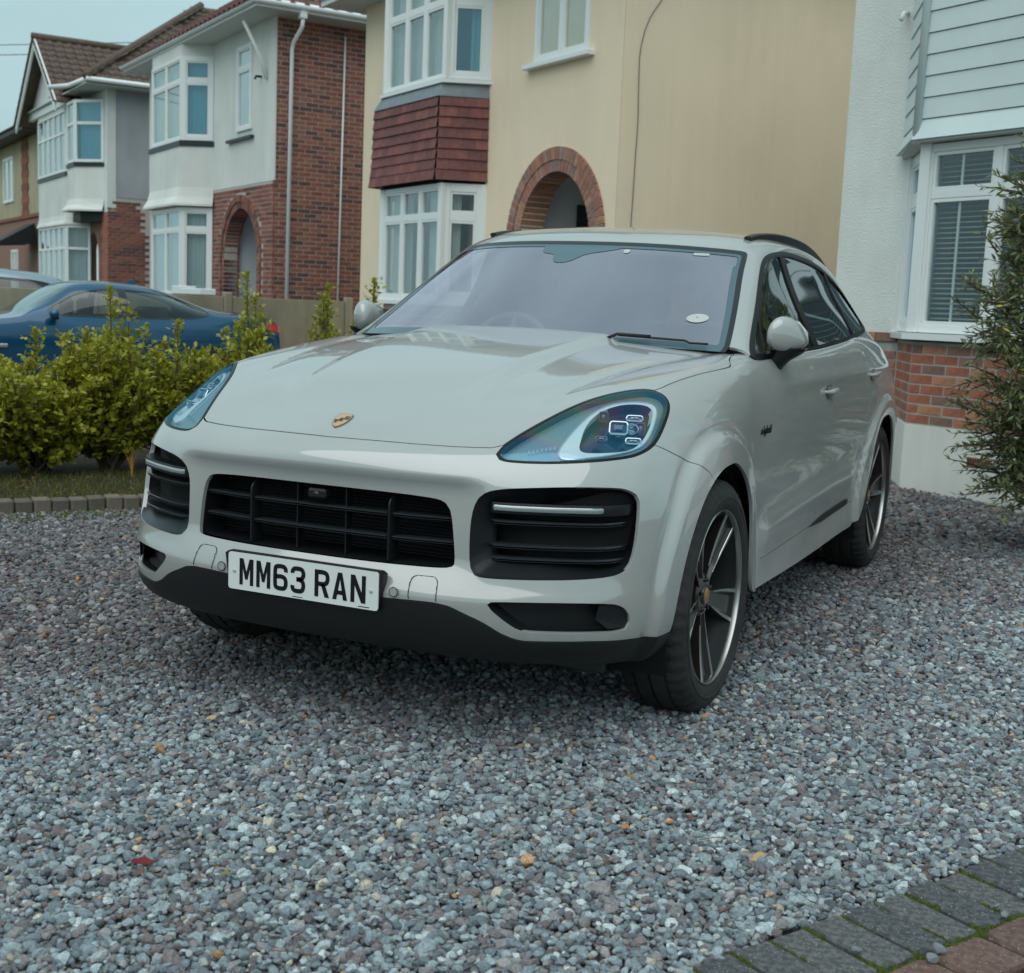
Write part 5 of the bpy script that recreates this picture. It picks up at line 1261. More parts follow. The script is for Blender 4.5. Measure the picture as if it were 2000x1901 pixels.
def roof_plane(parent, P00, P10, P01, P11, mats, tw=.25, th_=.28, limit=150, name='roof_tile', roll=.022, root=None):
    """tiles laid on the quad P00-P10 (eaves) to P01-P11 (top); trapezoids and triangles allowed"""
    P00, P10, P01, P11 = map(Vector, (P00, P10, P01, P11))
    e = (P10-P00); Ln = e.length; e.normalize(); up = ((P01+P11)/2-(P00+P10)/2); H_ = None
    nrm = e.cross(P01-P00) if (P01-P00).length > .01 else e.cross(P11-P00)
    nrm.normalize(); 
    if nrm.z < 0: nrm = -nrm
    sl = nrm.cross(e); sl = sl if sl.z > 0 else -sl
    Hs = (P01-P00).dot(sl); n = int(Hs/th_); l0 = (P01-P00).dot(e); l1 = (P11-P10).dot(e)
    cnt = 0; restV = MB(); idx = []
    mesh = []
    for m_ in mats:
        b = MB(); V = []; K = 6
        for j, (s_, h) in enumerate(((0, .028), (.0, .012), (th_*1.08, .004))):
            for k in range(K+1):
                x = -tw/2+tw*k/K; w_ = roll*math.sin(PI*2*k/K) if K else 0
                V.append((x, s_ if j else 0, h+w_*(1 if j != 1 else .9)))
        b.add(V, [(k, k+1, K+2+k, K+1+k) for k in range(K)]+[(k+1, k, 2*(K+1)+k, 2*(K+1)+k+1) for k in range(K)]); mesh.append(mesh_from(name, b.V, b.F, m_, True))
    R_ = Matrix((e, sl, nrm)).transposed().to_4x4(); rest = [MB() for _ in mats]
    for r in range(n):
        s0 = r*th_; x0 = l0*s0/Hs; x1 = Ln+l1*s0/Hs; off = 0
        k = math.ceil(x0/tw)
        x = k*tw+tw/2-tw
        while x < x1+tw*.5:
            if x > x0-.02 and x < x1+.02:
                c = P00+e*x+sl*s0; mi = random.randrange(len(mats))
                if cnt < limit:
                    o = obj(name, mesh[mi], parent); o.matrix_local = Matrix.Translation(c) @ R_; cnt += 1
                else:
                    M_ = Matrix.Translation(c) @ R_; me = mesh[mi]; rest[mi].add([M_ @ v.co for v in me.vertices], [tuple(p.vertices) for p in me.polygons])
            x += tw
    V, F_, mi_ = [], [], []
    for k, mb in enumerate(rest): b = len(V); V += mb.V; F_ += [tuple(i+b for i in q) for q in mb.F]; mi_ += [k]*len(mb.F)
    if V:
        me = bpy.data.meshes.new('roof_tiles'); me.from_pydata(V, [], F_)
        for m_ in mats: me.materials.append(m_)
        me.polygons.foreach_set('material_index', mi_); me.shade_smooth(); o = obj('roof_tiles', me, parent); o['kind'] = 'stuff'
    b = MB(); b.add([P00, P10, P11, P01], [(0, 1, 2, 3)]); b.build('roof_deck', TILE_B[1], parent, fix=False)
def tube_obj(name, path, r, mat, parent, n=8):
    b = MB(); b.tube(path, r, n); return b.build(name, mat, parent, smooth=True)
def bay(parent, pts, z0, z1, mat, name='bay_wall', flare=0.0, flare_h=.25, cap=True, t=None):
    """solid bay drum along the plan points pts between z0 and z1; the foot may kick out by flare"""
    mb = MB(); c = Vector((sum(p[0] for p in pts)/len(pts), min(p[1] for p in pts)))
    lv = [(z0, flare), (z0+.04, flare)]+([(z0+flare_h*.5, flare*.35)] if flare else [])+[(z0+flare_h if flare else z0+.05, 0.0), (z1, 0.0)]
    V = []
    for z, fl in lv:
        for i, p in enumerate(pts):
            a = Vector(pts[max(i-1, 0)]); b = Vector(pts[min(i+1, len(pts)-1)]); d = (b-a).normalized(); nn = Vector((d.y, -d.x)); 
            if nn.y < 0: nn = -nn
            q = Vector(p)+nn*fl*(1.1 if 0 < i < len(pts)-1 else .6); V.append((q.x, q.y, z))
    n = len(pts); m = len(lv)
    mb.add(V, [(i*n+j, i*n+j+1, (i+1)*n+j+1, (i+1)*n+j) for i in range(m-1) for j in range(n-1)]+[tuple(range(n)), tuple(range((m-1)*n, m*n))[::-1]])
    return mb.build(name, mat, parent)
def bay_faces(pts): return [Face(pts[i], pts[i+1]) for i in range(len(pts)-1)]
def outward(f, c):
    if (f.o+f.n-Vector((c[0], c[1], 0))).length < (f.o-f.n-Vector((c[0], c[1], 0))).length: f.flip()
    return f

# ------------------------------------------------------------ HOUSE beside the car: pebbledash, brick and white boards
hr = thing('white_house', 'white pebbledash house at the right with board-clad bay, red brick band and white painted plinth', 'house', (.56, 7.35, 0), TH)
fm = Face((-4.5, -.6), (1.46, -.6)); fm = outward(fm, (0, -5))
W0 = 4.5
wallpoly('wall', fm, [(0, 1.20), (5.96, 1.20), (5.96, 6.0), (0, 6.0)], DASH_, hr, 0, .3)
wallpoly('plinth', fm, [(0, -.2), (5.97, -.2), (5.97, .51), (0, .51)], PLINTH, hr, .008, .3)
wallpoly('brick_band', fm, [(0, .51), (5.96, .51), (5.96, 1.20), (0, 1.20)], MORTAR, hr, -.004, .28)
fs = outward(Face((1.46, -.6), (1.46, -9)), (0, -5)); wallpoly('wall', fs, [(.31, -.2), (8.4, -.2), (8.4, 6), (.31, 6)], DASH_, hr, -.002, .2)
bp_ = [(.68, -.6), (0, 0), (-2.5, 0), (-3.1, -.6)]
bf = [outward(f, (-1.2, -.6)) for f in bay_faces(bp_)]
for i, f in enumerate(bf):
    wallpoly('plinth', f, [(-.0, -.2), (f.L, -.2), (f.L, .51), (0, .51)], PLINTH, hr, .012, .12)
    wallpoly('brick_band', f, [(0, .51), (f.L, .51), (f.L, 1.15), (0, 1.15)], MORTAR, hr, 0, .12)
    bricks(hr, hr, f, .004, f.L-.004, .510, 1.165, BR_NEAR, proud=.003)
    fr_ = .085 if i == 1 else .07
    if i == 1:
        window(hr, f, .0, f.L, 1.22, 2.64, 4, 2.26, fr=.062, d=-.03, behind=None)
        # slatted blind with its cords, and the glazing bar inside each pane
        for c_ in range(4):
            x0 = .04+c_*f.L/4; x1 = (c_+1)*f.L/4-.04
            for zz in np.arange(1.29, 2.60, .038):
                mb = MB(); mb.add([f.p(x0, zz, -.080), f.p(x1, zz, -.080), f.p(x1, zz+.013, -.115), f.p(x0, zz+.013, -.115)], [(0, 1, 2, 3)]); mb.build('blind_slat', BLIND, hr, fix=False)
            pbox('glazing_bar', f, (x0+x1)/2-.010, (x0+x1)/2+.010, 1.28, 2.58, -.040, -.032, UPVC, hr)
    else:
        window(hr, f, .0, f.L, 1.22, 2.64, 1, 2.26, fr=.09, d=-.03, behind=[(0, 1, BLIND)], glass=PANEB)
    pbox('corner_post', f, -.05, .05, 1.22, 2.66, -.03, .035, UPVC, hr, .006)
    # clapboards above: each board a piece, lapped, kicked out at the foot
    for k in range(22):
        zb = 2.665+.157*k; mb = MB(); ex = .045
        kick = .05 if k == 0 else .0
        t = [(-.06, zb), (f.L+.06, zb)]
        V = [f.p(-.05-ex, zb, .100+kick), f.p(f.L+.05+ex*0, zb, .100+kick), f.p(f.L+.05, zb+.150, .082), f.p(-.05, zb+.150, .082), f.p(f.L+.05, zb+.157, .060), f.p(-.05, zb+.157, .060), f.p(-.05, zb, .03), f.p(f.L+.05, zb, .03)]
        V[0] = f.p(-.050, zb, .092+kick); V[1] = f.p(f.L+.050, zb, .092+kick)
        mb.add(V, [(0, 1, 2, 3), (3, 2, 4, 5), (0, 6, 7, 1), (6, 5, 4, 7)]); mb.build('clapboard', UPVC2, hr)
for k, (x, y) in enumerate([bp_[1], bp_[2]]):
    tube_obj('corner_trim', [(x*1.0+(.035 if k == 0 else -.035), y+.10, 2.64), (x+(.035 if k == 0 else -.035), y+.10, 6.1)], .034, UPVC2, hr, 6)
bay(hr, [(.80, -.6), (.06, .12), (-2.56, .12), (-3.2, -.6)], 2.648, 2.662, SOFFIT, 'bay_soffit')
mb = MB(); V = []
sp = [(.78, -.6), (.04, .085), (-2.54, .085), (-3.2, -.6)]
bay(hr, sp, 1.165, 1.215, UPVC, 'window_sill')
bricks(hr, hr, fm, W0+.70, W0+1.45, .510, 1.120, BR_NEAR, proud=.002)
# soldier course capping the brick at the left of the bay
for k in range(3):
    mb = MB(); fbox(mb, fm, W0+.70+.235*k, W0+.925+.235*k, 1.128, 1.205, -.03, .016, .003); mb.build('capping_brick', random.choice(BR_NEAR), hr)
f1 = bf[1]
vb = MB(); fbox(vb, f1, .62, .84, .250, .320, .008, .018, .002); vt_ = vb.build('air_brick', M('terracotta', (.26, .10, .075), .8), hr)
for k in range(9): pbox('vent_slot', f1, .632+.022*k, .642+.022*k, .262, .308, .015, .0185, BLKD, vt_)
rd_ = MB(); rd_.tube([(.86, -.60, 3.84), (.84, -.53, 3.82), (.83, -.49, 3.76)], .020, 8); rd_.build('overflow_pipe', GUTTER, hr, smooth=True)

# ------------------------------------------------------------ CREAM house behind the car
hc = thing('cream_house', 'cream rendered house behind the car with red tile-hung bay and round brick porch arch', 'house', (-2.89, 9.72, 0), TH)
fm = outward(Face((0, 0), (6.3, 0)), (3, -4))
wall_with_arch('wall', fm, 0, 2.9, -.2, 5.5, 1.16, 2.02, .72, CREAMW, hc, 0, .30, flat=1.12)
wallpoly('wall', fm, [(2.9, -.2), (6.3, -.2), (6.3, 5.5), (2.9, 5.5)], CREAMW, hc, 0, .3)
fs = outward(Face((0, 0), (0, -10)), (3, -4)); wallpoly('side_wall', fs, [(.004, -.2), (10, -.2), (10, 6.5), (.004, 6.5)], CREAMW, hc, 0, .3)
fs2 = outward(Face((6.3, 0), (6.3, -10)), (3, -4)); wallpoly('side_wall', fs2, [(.31, -.2), (10, -.2), (10, 5.5), (.31, 5.5)], CREAMW, hc, 0, .3)
arch_ring(hc, fm, 1.16, 2.02, .72, .86, .5, BR_ARCH, d=.020, depth=.32, flat=1.10)
arch_ring(hc, fm, 1.16, 2.02, .87, 1.00, .5, BR_ARCH, d=.030, depth=.10, flat=1.06, bw=.080)
# porch within
pw = MB(); fbox(pw, fm, .30, .34, 0, 3.1, -1.4, -.32); fbox(pw, fm, 2.0, 2.04, 0, 3.1, -1.4, -.32); fbox(pw, fm, .30, 2.04, 3.1, 3.14, -1.4, -.32); pw.build('porch_wall', M('porch_paint', (.70, .71, .72), .8), hc)
pbox('porch_door', fm, 1.97, 1.995, .4, 2.55, -1.38, -.86, BLKG, hc)
pbox('porch_back', fm, .3, 2.04, 0, 3.1, -1.45, -1.40, M('porch_back_paint', (.50, .52, .56), .8), hc)
window(hc, fm, .42, 1.02, .55, 2.72, 1, 2.42, fr=.07, d=-1.36, behind=None)
# lead-rolled apron and hung tiles round the bay
W_IN = [(2.74, 0), (2.98, .46), (4.60, .46), (4.84, 0)]
W_OUT = [(2.72, 0), (2.98, .56), (4.78, .56), (5.02, 0)]
for i, f in enumerate([outward(f, (3.8, -.3)) for f in bay_faces(W_IN)]):
    cols = 3 if i == 1 else 1
    bh = [(0, .30, CURT), (.62, 1, CURT)] if i == 1 else [(.55, 1, CURT)]
    window(hc, f, 0, f.L, 1.33, 2.76, cols, 2.36, fr=.06 if i == 1 else .10, d=-.02, behind=bh)
    window(hc, f, 0, f.L, 3.97, 5.35, cols, 4.88, fr=.06 if i == 1 else .09, d=-.02, behind=[(0, 1, CURT)] if i == 1 else [(0, .40, CURT)], glass=PANE if i == 1 else PANEB)
    pbox('corner_post', f, -.045, .045, 1.33, 2.76, -.03, .035, UPVC, hc, .005); pbox('corner_post', f, -.045, .045, 3.97, 5.4, -.03, .035, UPVC, hc, .005)
bay(hc, [(2.68, 0), (2.95, .52), (4.64, .52), (4.90, 0)], 1.28, 1.33, UPVC, 'window_sill'); bay(hc, [(2.66, 0), (2.94, .53), (4.68, .53), (4.92, 0)], 3.935, 3.972, UPVC, 'window_sill')
bay(hc, [(2.75, 0), (3.0, .44), (4.58, .44), (4.83, 0)], -.2, 1.28, MORTARD, 'bay_base')
for f in [outward(f, (3.8, -.3)) for f in bay_faces([(2.75, 0), (3.0, .44), (4.58, .44), (4.83, 0)])]: bricks(hc, hc, f, 0, f.L, .75, 1.275, BR_FAR, proud=.006, ch=0)
bay(hc, W_IN, 2.755, 3.93, BLKD, 'bay_core')
TI = [(2.735, 0), (2.985, .50), (4.66, .50), (4.90, 0)]
lf = MB()
for i in range(3):
    a, b = TI[i], TI[i+1]; a2, b2 = [(2.70, 0), (2.955, .565), (4.76, .565), (5.0, 0)][i:i+2]
    lf.add([(a[0], a[1], 3.935), (b[0], b[1], 3.935), (b2[0], b2[1]+.005, 3.775), (a2[0], a2[1]+.005, 3.775)], [(0, 1, 2, 3)])
lf.build('lead_apron', LEAD, hc)
for c_ in range(8):
    zt = 3.80-.125*c_; zb = zt-.135; g = .0035*c_+(.016 if c_ == 7 else .005 if c_ == 6 else 0)
    PT = [(2.715-g*.3, 0), (2.965-g*.6, .545+g), (4.765+g*.5, .545+g), (5.01+g*.3, 0)]
    for i, f in enumerate([outward(f, (3.8, -.3)) for f in bay_faces(PT)]):
        n = max(2, round(f.L/.167)); w_ = f.L/n
        edges = [0]+[w_*(k+(.5 if c_ % 2 else 0)) for k in range(1 if not c_ % 2 else 0, n)]+[f.L]
        edges = sorted(set(round(e_, 4) for e_ in edges))
        for k in range(len(edges)-1):
            x0, x1 = edges[k]+.0012, edges[k+1]-.0012
            if x1-x0 < .02: continue
            dz = random.uniform(-.003, .003); mb = MB()
            V = [f.p(x0, zb+dz, .030), f.p(x1, zb+dz, .030), f.p(x1, zt, .004), f.p(x0, zt, .004), f.p(x0, zb+dz, .000), f.p(x1, zb+dz, .000)]
            mb.add(V, [(0, 1, 2, 3), (0, 4, 5, 1)]); mb.build('hung_tile', random.choice(TILE_R), hc, fix=False)
window(hc, fm, .60, 1.68, 4.03, 5.25, 2, None, fr=.065, d=.0, behind=[(0, 1, CURT)]); pbox('window_sill', fm, .52, 1.84, 3.975, 4.03, -.02, .10, UPVC, hc, .006)
pbox('window_reveal', fm, .60, 1.68, 4.03, 5.25, -.31, -.30, ROOM, hc)
tube_obj('cable', [(-.012, -y, z) for y, z in ((.62, 4.85), (.45, 4.52), (.31, 4.32), (.25, 4.18), (.212, 4.02), (.20, 3.89), (.205, 3.7), (.21, 3.55), (.222, 3.3), (.22, 3.12), (.213, 2.9), (.21, 2.6), (.20, 2.18), (.20, .3))], .0042, M('cable_sheath', (.10, .09, .075), .6), hc, 6)
# eaves and roof
for nm, q, mt in (('soffit', (-.4, 6.7, .45, 5.42), SOFFIT),):
    b_ = MB(); b_.box(-.40, -10, 5.44, 6.7, .5, 5.47); b_.build('soffit', SOFFIT, hc)
b_ = MB(); b_.box(-.40, .50, 5.44, 6.7, .52, 5.60); b_.box(6.7, -10, 5.44, 6.72, .52, 5.60); b_.build('fascia', UPVC, hc)
tube_obj('gutter', [(-.4, .57, 5.58), (6.77, .57, 5.58), (6.77, -10, 5.58)], .055, GUTTER, hc)
roof_plane(hc, (6.8, .62, 5.58), (6.8, -9.4, 5.58), (3.2, -3.0, 8.1), (3.2, -5.8, 8.1), TILE_M, limit=60)
roof_plane(hc, (-.5, .62, 5.58), (6.8, .62, 5.58), (3.1, -3.0, 8.1), (3.2, -3.0, 8.1), TILE_M, limit=0)

# ------------------------------------------------------------ BRICK house further left
A_ = Vector((math.cos(TH), math.sin(TH), 0)); O_c = Vector((-2.89, 9.72, 0)); O_b = Vector((-11.17, 15.10, 0)); O_3 = Vector((-20.33, 21.04, 0))
hb = thing('brick_house', 'red brick house with white rendered front, two-storey bay and white downpipe', 'house', O_b, TH)
fm = outward(Face((0, 0), (7.4, 0)), (3, -4)); fs = outward(Face((0, 0), (0, -9)), (3, -4))
wallpoly('upper_wall', fm, [(0, 3.26), (7.4, 3.26), (7.4, 5.95), (0, 5.95)], WHITEW, hb, 0, .012)
wall_with_arch('lower_wall', fm, 0, 3.3, -.2, 3.26, 1.62, 1.98, .86, MORTARD, hb, -.006, .25, flat=1.05); wallpoly('lower_wall', fm, [(3.3, -.2), (7.4, -.2), (7.4, 3.26), (3.3, 3.26)], MORTARD, hb, -.006, .2)
wallpoly('side_wall', fs, [(.015, -.2), (9, -.2), (9, 5.95), (.015, 5.95)], MORTARD, hb, -.006, .2)
st = bricks(hb, hb, fm, .0, 3.15, .9, 3.255, BR_FAR, limit=110, ch=0, proud=-.002, skip=lambda a, z: (math.hypot(a-1.62, (z-1.98)/1.04) < 1.10 and z > 1.98) or (abs(a-1.62) < 1.09 and z <= 1.98))
st = bricks(hb, hb, fs, .0, 3.6, 1.05, 5.94, BR_FAR, limit=190, ch=0, proud=-.002, state=st); flush(st, BR_FAR, hb)
arch_ring(hb, fm, 1.62, 1.98, .86, .97, 1.2, BR_FAR, d=.0, depth=.3, flat=1.03); arch_ring(hb, fm, 1.62, 1.98, .98, 1.09, 1.2, BR_FAR, d=.02, depth=.08, flat=1.03)
pw = MB(); fbox(pw, fm, 2.56, 2.60, 0, 2.95, -1.5, -.26); fbox(pw, fm, .66, .70, 0, 3.2, -1.5, -.25); fbox(pw, fm, .70, 2.6, 2.95, 3.0, -1.5, -.25); fbox(pw, fm, .70, 2.6, 0, 2.95, -1.55, -1.5); pw.build('porch_wall', M('porch_grey', (.66, .68, .72), .8), hb)
Wb = [(3.14, 0), (3.50, .5), (5.42, .5), (5.80, 0)]
bay(hb, [(3.10, 0), (3.46, .54), (5.46, .54), (5.84, 0)], 2.96, 4.06, WHITEW, 'bay_wall', flare=.12, flare_h=.35); bay(hb, [(3.08, 0), (3.44, .56), (5.50, .56), (5.88, 0)], 4.06, 4.15, BANDB, 'painted_sill')
bay(hb, Wb, 5.70, 5.96, WHITEW, 'bay_head'); bay(hb, Wb, -.2, 1.25, MORTARD, 'bay_base')
for i, f in enumerate([outward(f, (4.4, -.3)) for f in bay_faces(Wb)]):
    window(hb, f, 0, f.L, 4.17, 5.70, 2 if i == 1 else 1, 5.25, fr=.06 if i == 1 else .09, d=-.02, behind=[(0, 1, CURTY if i == 1 else BLIND)], glass=PANE if i == 1 else PANEB)
    window(hb, f, 0, f.L, 1.27, 2.94, 2 if i == 1 else 1, 2.52, fr=.06 if i == 1 else .09, d=-.02, behind=[(0, 1, BLIND)], glass=PANE)
window(hb, fm, 1.05, 1.80, 4.20, 5.66, 1, 5.26, fr=.07, d=.0, behind=None); pbox('window_reveal', fm, 1.05, 1.80, 4.20, 5.66, -.26, -.25, ROOM, hb); pbox('window_sill', fm, .95, 2.25, 4.04, 4.09, .0, .07, BANDB, hb)
pbox('corner_bead', fm, -.014, .03, 3.262, 5.92, -.03, .003, WHITEW, hb)
# white side panel return of the recess, bracket under the eaves, lamp
tube_obj('eaves_bracket', [(.34, .02, 4.95), (.36, .12, 5.30), (.42, .40, 5.85)], .035, UPVC, hb, 6)
tube_obj('wall_lamp', [(.62, .0, 5.02), (.62, .10, 5.02), (.62, .12, 4.97)], .022, BLKP, hb, 6)
tube_obj('downpipe', [(-.45, -.30, 5.86), (-.42, -.30, 5.72), (-.10, -.28, 5.52), (-.06, -.27, 5.40), (-.06, -.24, .2)], .036, GUTTER, hb); tube_obj('waste_pipe', [(-.035, -1.24, 5.75), (-.035, -1.19, .2)], .017, GUTTER, hb, 6)
b_ = MB(); b_.box(-.50, -.36, 5.84, -.38, -.24, 6.0, .01); b_.build('hopper', GUTTER, hb)
b_ = MB(); b_.box(-.45, -9.3, 5.92, 7.5, .5, 5.95); b_.build('soffit', SOFFIT, hb)
tube_obj('gutter', [(7.55, .55, 6.02), (-.50, .55, 6.02), (-.50, -9.3, 6.02)], .055, GUTTER, hb)
b_ = MB(); b_.box(-.45, .50, 5.93, 7.5, .515, 6.08); b_.box(-.47, -9.3, 5.93, -.455, .515, 6.08); b_.build('fascia', UPVC, hb)
roof_plane(hb, (-.52, -9.4, 6.02), (-.52, .6, 6.02), (3.4, -5.4, 8.75), (3.4, -3.3, 8.75), TILE_M, limit=80); roof_plane(hb, (-.52, .6, 6.02), (7.5, .6, 6.02), (3.4, -3.3, 8.75), (3.5, -3.3, 8.75), TILE_M, limit=60)

# ------------------------------------------------------------ WHITE gabled house beyond it
h3 = thing('gabled_house', 'white house with tiled gable and two white bays, beyond the brick house', 'house', O_3, TH)
fm = outward(Face((0, 0), (7.2, 0)), (3, -4)); fs = outward(Face((0, 0), (0, -9)), (3, -4))
wallpoly('upper_wall', fm, [(0, 3.2), (7.2, 3.2), (7.2, 6.1), (0, 6.1)], WHITEW, h3, 0, .2)
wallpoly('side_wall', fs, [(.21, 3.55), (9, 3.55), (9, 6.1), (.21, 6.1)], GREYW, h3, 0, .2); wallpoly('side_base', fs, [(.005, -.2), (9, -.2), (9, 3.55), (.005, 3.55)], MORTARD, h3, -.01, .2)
wall_with_arch('lower_wall', fm, 0, 3.0, -.2, 3.2, 1.42, 2.1, .52, BR_NEAR[3], h3, 0, .2, flat=1.25); wallpoly('lower_wall', fm, [(3.0, -.2), (7.2, -.2), (7.2, 3.2), (3.0, 3.2)], WHITEW, h3, 0, .2)
st = bricks(h3, h3, fs, .0, 4.5, 1.3, 3.5, BR_FAR, limit=120, ch=0, proud=.0); st = bricks(h3, h3, fm, .0, .85, 1.3, 3.19, BR_NEAR[:4], limit=60, ch=0, proud=.006, state=None) or st; flush(st, BR_FAR, h3)
pbox('porch_back', fm, .8, 2.0, 0, 2.9, -1.0, -.95, BR_FAR[0], h3)
pbox('corner_board', fm, .0, .10, 3.3, 6.1, .0, .02, UPVC, h3)
B1 = [(1.70, 0), (2.10, .5), (5.36, .5), (5.76, 0)]; B2 = [(.34, 0), (.92, .55), (1.72, .55), (2.0, .1)]
bay(h3, B1, 2.93, 4.14, WHITEW, 'bay_wall', flare=.06); bay(h3, [(1.66, 0), (2.08, .53), (5.4, .53), (5.8, 0)], 4.14, 4.22, BANDB, 'painted_sill'); bay(h3, B1, -.2, 1.2, WHITEW, 'bay_base'); bay(h3, B1, 5.78, 6.1, WHITEW, 'bay_head')
bay(h3, B2, 3.22, 4.28, WHITEW, 'oriel_wall', flare=.14, flare_h=.3); bay(h3, [(.30, 0), (.90, .58), (1.75, .58), (2.04, .1)], 4.28, 4.36, BANDB, 'painted_sill'); bay(h3, [(.42, 0), (.95, .42), (1.72, .42), (1.95, 0)], 2.98, 3.22, BLKP, 'oriel_underside')
for i, f in enumerate([outward(f, (3.4, -.3)) for f in bay_faces(B1)]):
    window(h3, f, 0, f.L, 4.24, 5.76, 5 if i == 1 else 1, 5.2, fr=.06, d=-.02, behind=[(0, 1, BLIND)], sash=False); window(h3, f, 0, f.L, 1.25, 2.92, 5 if i == 1 else 1, 2.35, fr=.06, d=-.02, behind=[(0, 1, BLIND)], sash=False)
for i, f in enumerate([outward(f, (1.3, -.3)) for f in bay_faces(B2)]):
    window(h3, f, 0, f.L, 4.38, 5.85, 1, 5.30, fr=.07, d=-.02, behind=[(0, 1, CURTY if i == 1 else BLIND)], glass=PANE if i == 1 else PANEB, sash=False)
b_ = MB(); b_.box(-.45, -9, 6.06, 7.5, .62, 6.09); b_.build('soffit', SOFFIT, h3)
tube_obj('gutter', [(1.55, 1.0, 6.16), (.95, .68, 6.16), (-.50, .60, 6.16), (-.50, -9, 6.16)], .06, GUTTER, h3)
roof_plane(h3, (-.5, -8, 6.16), (-.5, .6, 6.16), (3.4, -6.0, 9.0), (3.4, -3.4, 9.0), TILE_B, limit=60)
roof_plane(h3, (-.5, .6, 6.16), (3.6, .6, 6.16), (3.4, -3.4, 9.0), (3.6, -3.4, 9.0), TILE_B, limit=60)
# gable over the left bay: bargeboards, pale infill and its two roof slopes
gy = .85; ap = (4.12, 7.72); gl, gr_ = (6.62, 5.78), (1.68, 5.88)
b_ = MB(); b_.add([(ap[0], gy-.35, ap[1]-.25), (gl[0]-.3, gy-.35, 6.0), (gr_[0]+.25, gy-.35, 6.0)], [(0, 1, 2)]); b_.build('gable_infill', UPVC, h3)
for (p, q) in ((ap, gl), (ap, gr_)):
    b_ = MB(); V = []
    for (x, z) in (p, q): V += [(x, gy, z+.02), (x, gy, z-.24), (x, gy-.04, z-.24), (x, gy-.04, z+.02)]
    b_.add(V, [(i, (i+1) % 4, 4+(i+1) % 4, 4+i) for i in range(4)]+[(0, 1, 2, 3), (4, 5, 6, 7)]); b_.build('bargeboard', UPVC, h3)
b_ = MB(); b_.box(1.9, gy-.42, 5.86, 6.4, gy-.30, 6.04); b_.build('gable_beam', UPVC, h3)
roof_plane(h3, (gr_[0]-.05, -2.6, gr_[1]-.04), (gr_[0]-.05, gy+.05, gr_[1]-.04), (ap[0], -2.6, ap[1]), (ap[0], gy+.05, ap[1]), TILE_B, limit=120)
roof_plane(h3, (gl[0]+.05, gy+.05, gl[1]-.04), (gl[0]+.05, -2.6, gl[1]-.04), (ap[0], gy+.05, ap[1]), (ap[0], -2.6, ap[1]), TILE_B, limit=0)
tube_obj('ridge_tiles', [(ap[0], gy+.05, ap[1]+.05), (ap[0], -2.6, ap[1]+.05)], .09, TILE_B[1], h3); tube_obj('hip_tiles', [(-.5, .62, 6.22), (3.45, -3.35, 9.05)], .10, TILE_B[2], h3)

# ------------------------------------------------------------ YELLOW house at the far left
h4 = thing('yellow_house', 'yellow rendered house with brick quoins at the far left edge', 'house', O_3+A_*7.6, TH)
fm = outward(Face((0, 0), (8, 0)), (3, -4))
wallpoly('upper_wall', fm, [(0, 3.45), (8, 3.45), (8, 5.8), (0, 5.8)], YELLW, h4, 0, .2); wallpoly('lower_wall', fm, [(0, -.2), (8, -.2), (8, 3.45), (0, 3.45)], BR_NEAR[3], h4, -.005, .2)
for k in range(12): 
    w_ = .30 if k % 2 else .52; pbox('quoin', fm, 1.75-(w_-.3)/2, 2.55+(w_-.3)/2, 3.46+.195*k, 3.65+.195*k, 0, .03, BR_FAR[k % 3], h4)
pbox('string_course', fm, 0, 8, 3.40, 3.50, .0, .05, BR_FAR[0], h4)
window(h4, fm, 4.0, 5.6, 4.0, 5.4, 2, None, fr=.06, d=.0, behind=[(0, 1, BLIND)]); window(h4, fm, 3.4, 4.4, 1.2, 2.5, 2, None, fr=.06, d=.0, behind=[(0, 1, BLIND)])
b_ = MB(); b_.box(-.4, -8, 5.78, 8.4, .5, 5.82).box(-.4, .5, 5.76, 8.4, .56, 5.95); b_.build('gutter', BLKP, h4)
roof_plane(h4, (-.4, .6, 5.9), (8.4, .6, 5.9), (3.0, -3.0, 7.9), (5, -3.0, 7.9), TILE_B, limit=40)
tube_obj('ridge_tiles', [(-.4, .6, 5.98), (3.0, -3.0, 8.0), (5, -3, 8.0)], .10, M('red_ridge', (.40, .08, .05), .8), h4)
b_ = MB(); b_.add([(.3, .1, 3.2), (1.7, .1, 3.2), (1.7, 1.3, 2.5), (.3, 1.3, 2.5), (.3, .1, 2.6), (1.7, .1, 2.6)], [(0, 1, 2, 3), (0, 3, 4), (1, 5, 2)]); b_.build('porch_roof', BLKP, h4)
# ------------------------------------------------------------ ground, kerb, paving
Bv = Vector((math.sin(TH), -math.cos(TH), 0)); Av = Vector((math.cos(TH), math.sin(TH), 0))
K0 = Vector((-3.59, 2.19, 0))
def kp(s, t, z=0): return K0+Bv*s+Av*t+Vector((0, 0, z))
def sheet(name, pts, z, mat, sub=0):
    b = MB(); b.add([(p[0], p[1], z) for p in pts], [tuple(range(len(pts)))]); o = b.build(name, mat, fix=False); o['kind'] = 'structure'
    if o.data.polygons[0].normal.z < 0: o.data.flip_normals()
    return o
GRASSG = tex_mat('far_turf', ((.06, .075, .035), (.09, .085, .05)), .95, .6, (20, .6, .02))
sheet('ground', [(-400, -400), (400, -400), (400, 400), (-400, 400)], -.04, GRASSG)
BED = tex_mat('gravel_bed', ((.05, .045, .043), (.15, .145, .145)), .95, 60, (160, 1.0, .012))
sheet('gravel_drive', [kp(-6, 0), kp(14, 0), kp(14, -12), kp(-6, -12)], -.012, BED)
ASPH = tex_mat('drive_concrete', ((.16, .155, .145), (.11, .105, .10)), .9, 2.5, (120, .6, .006))
sheet('driveway', [kp(-3, 2.6), kp(14, 2.6), kp(14, 25), kp(-3, 25)], -.02, ASPH)
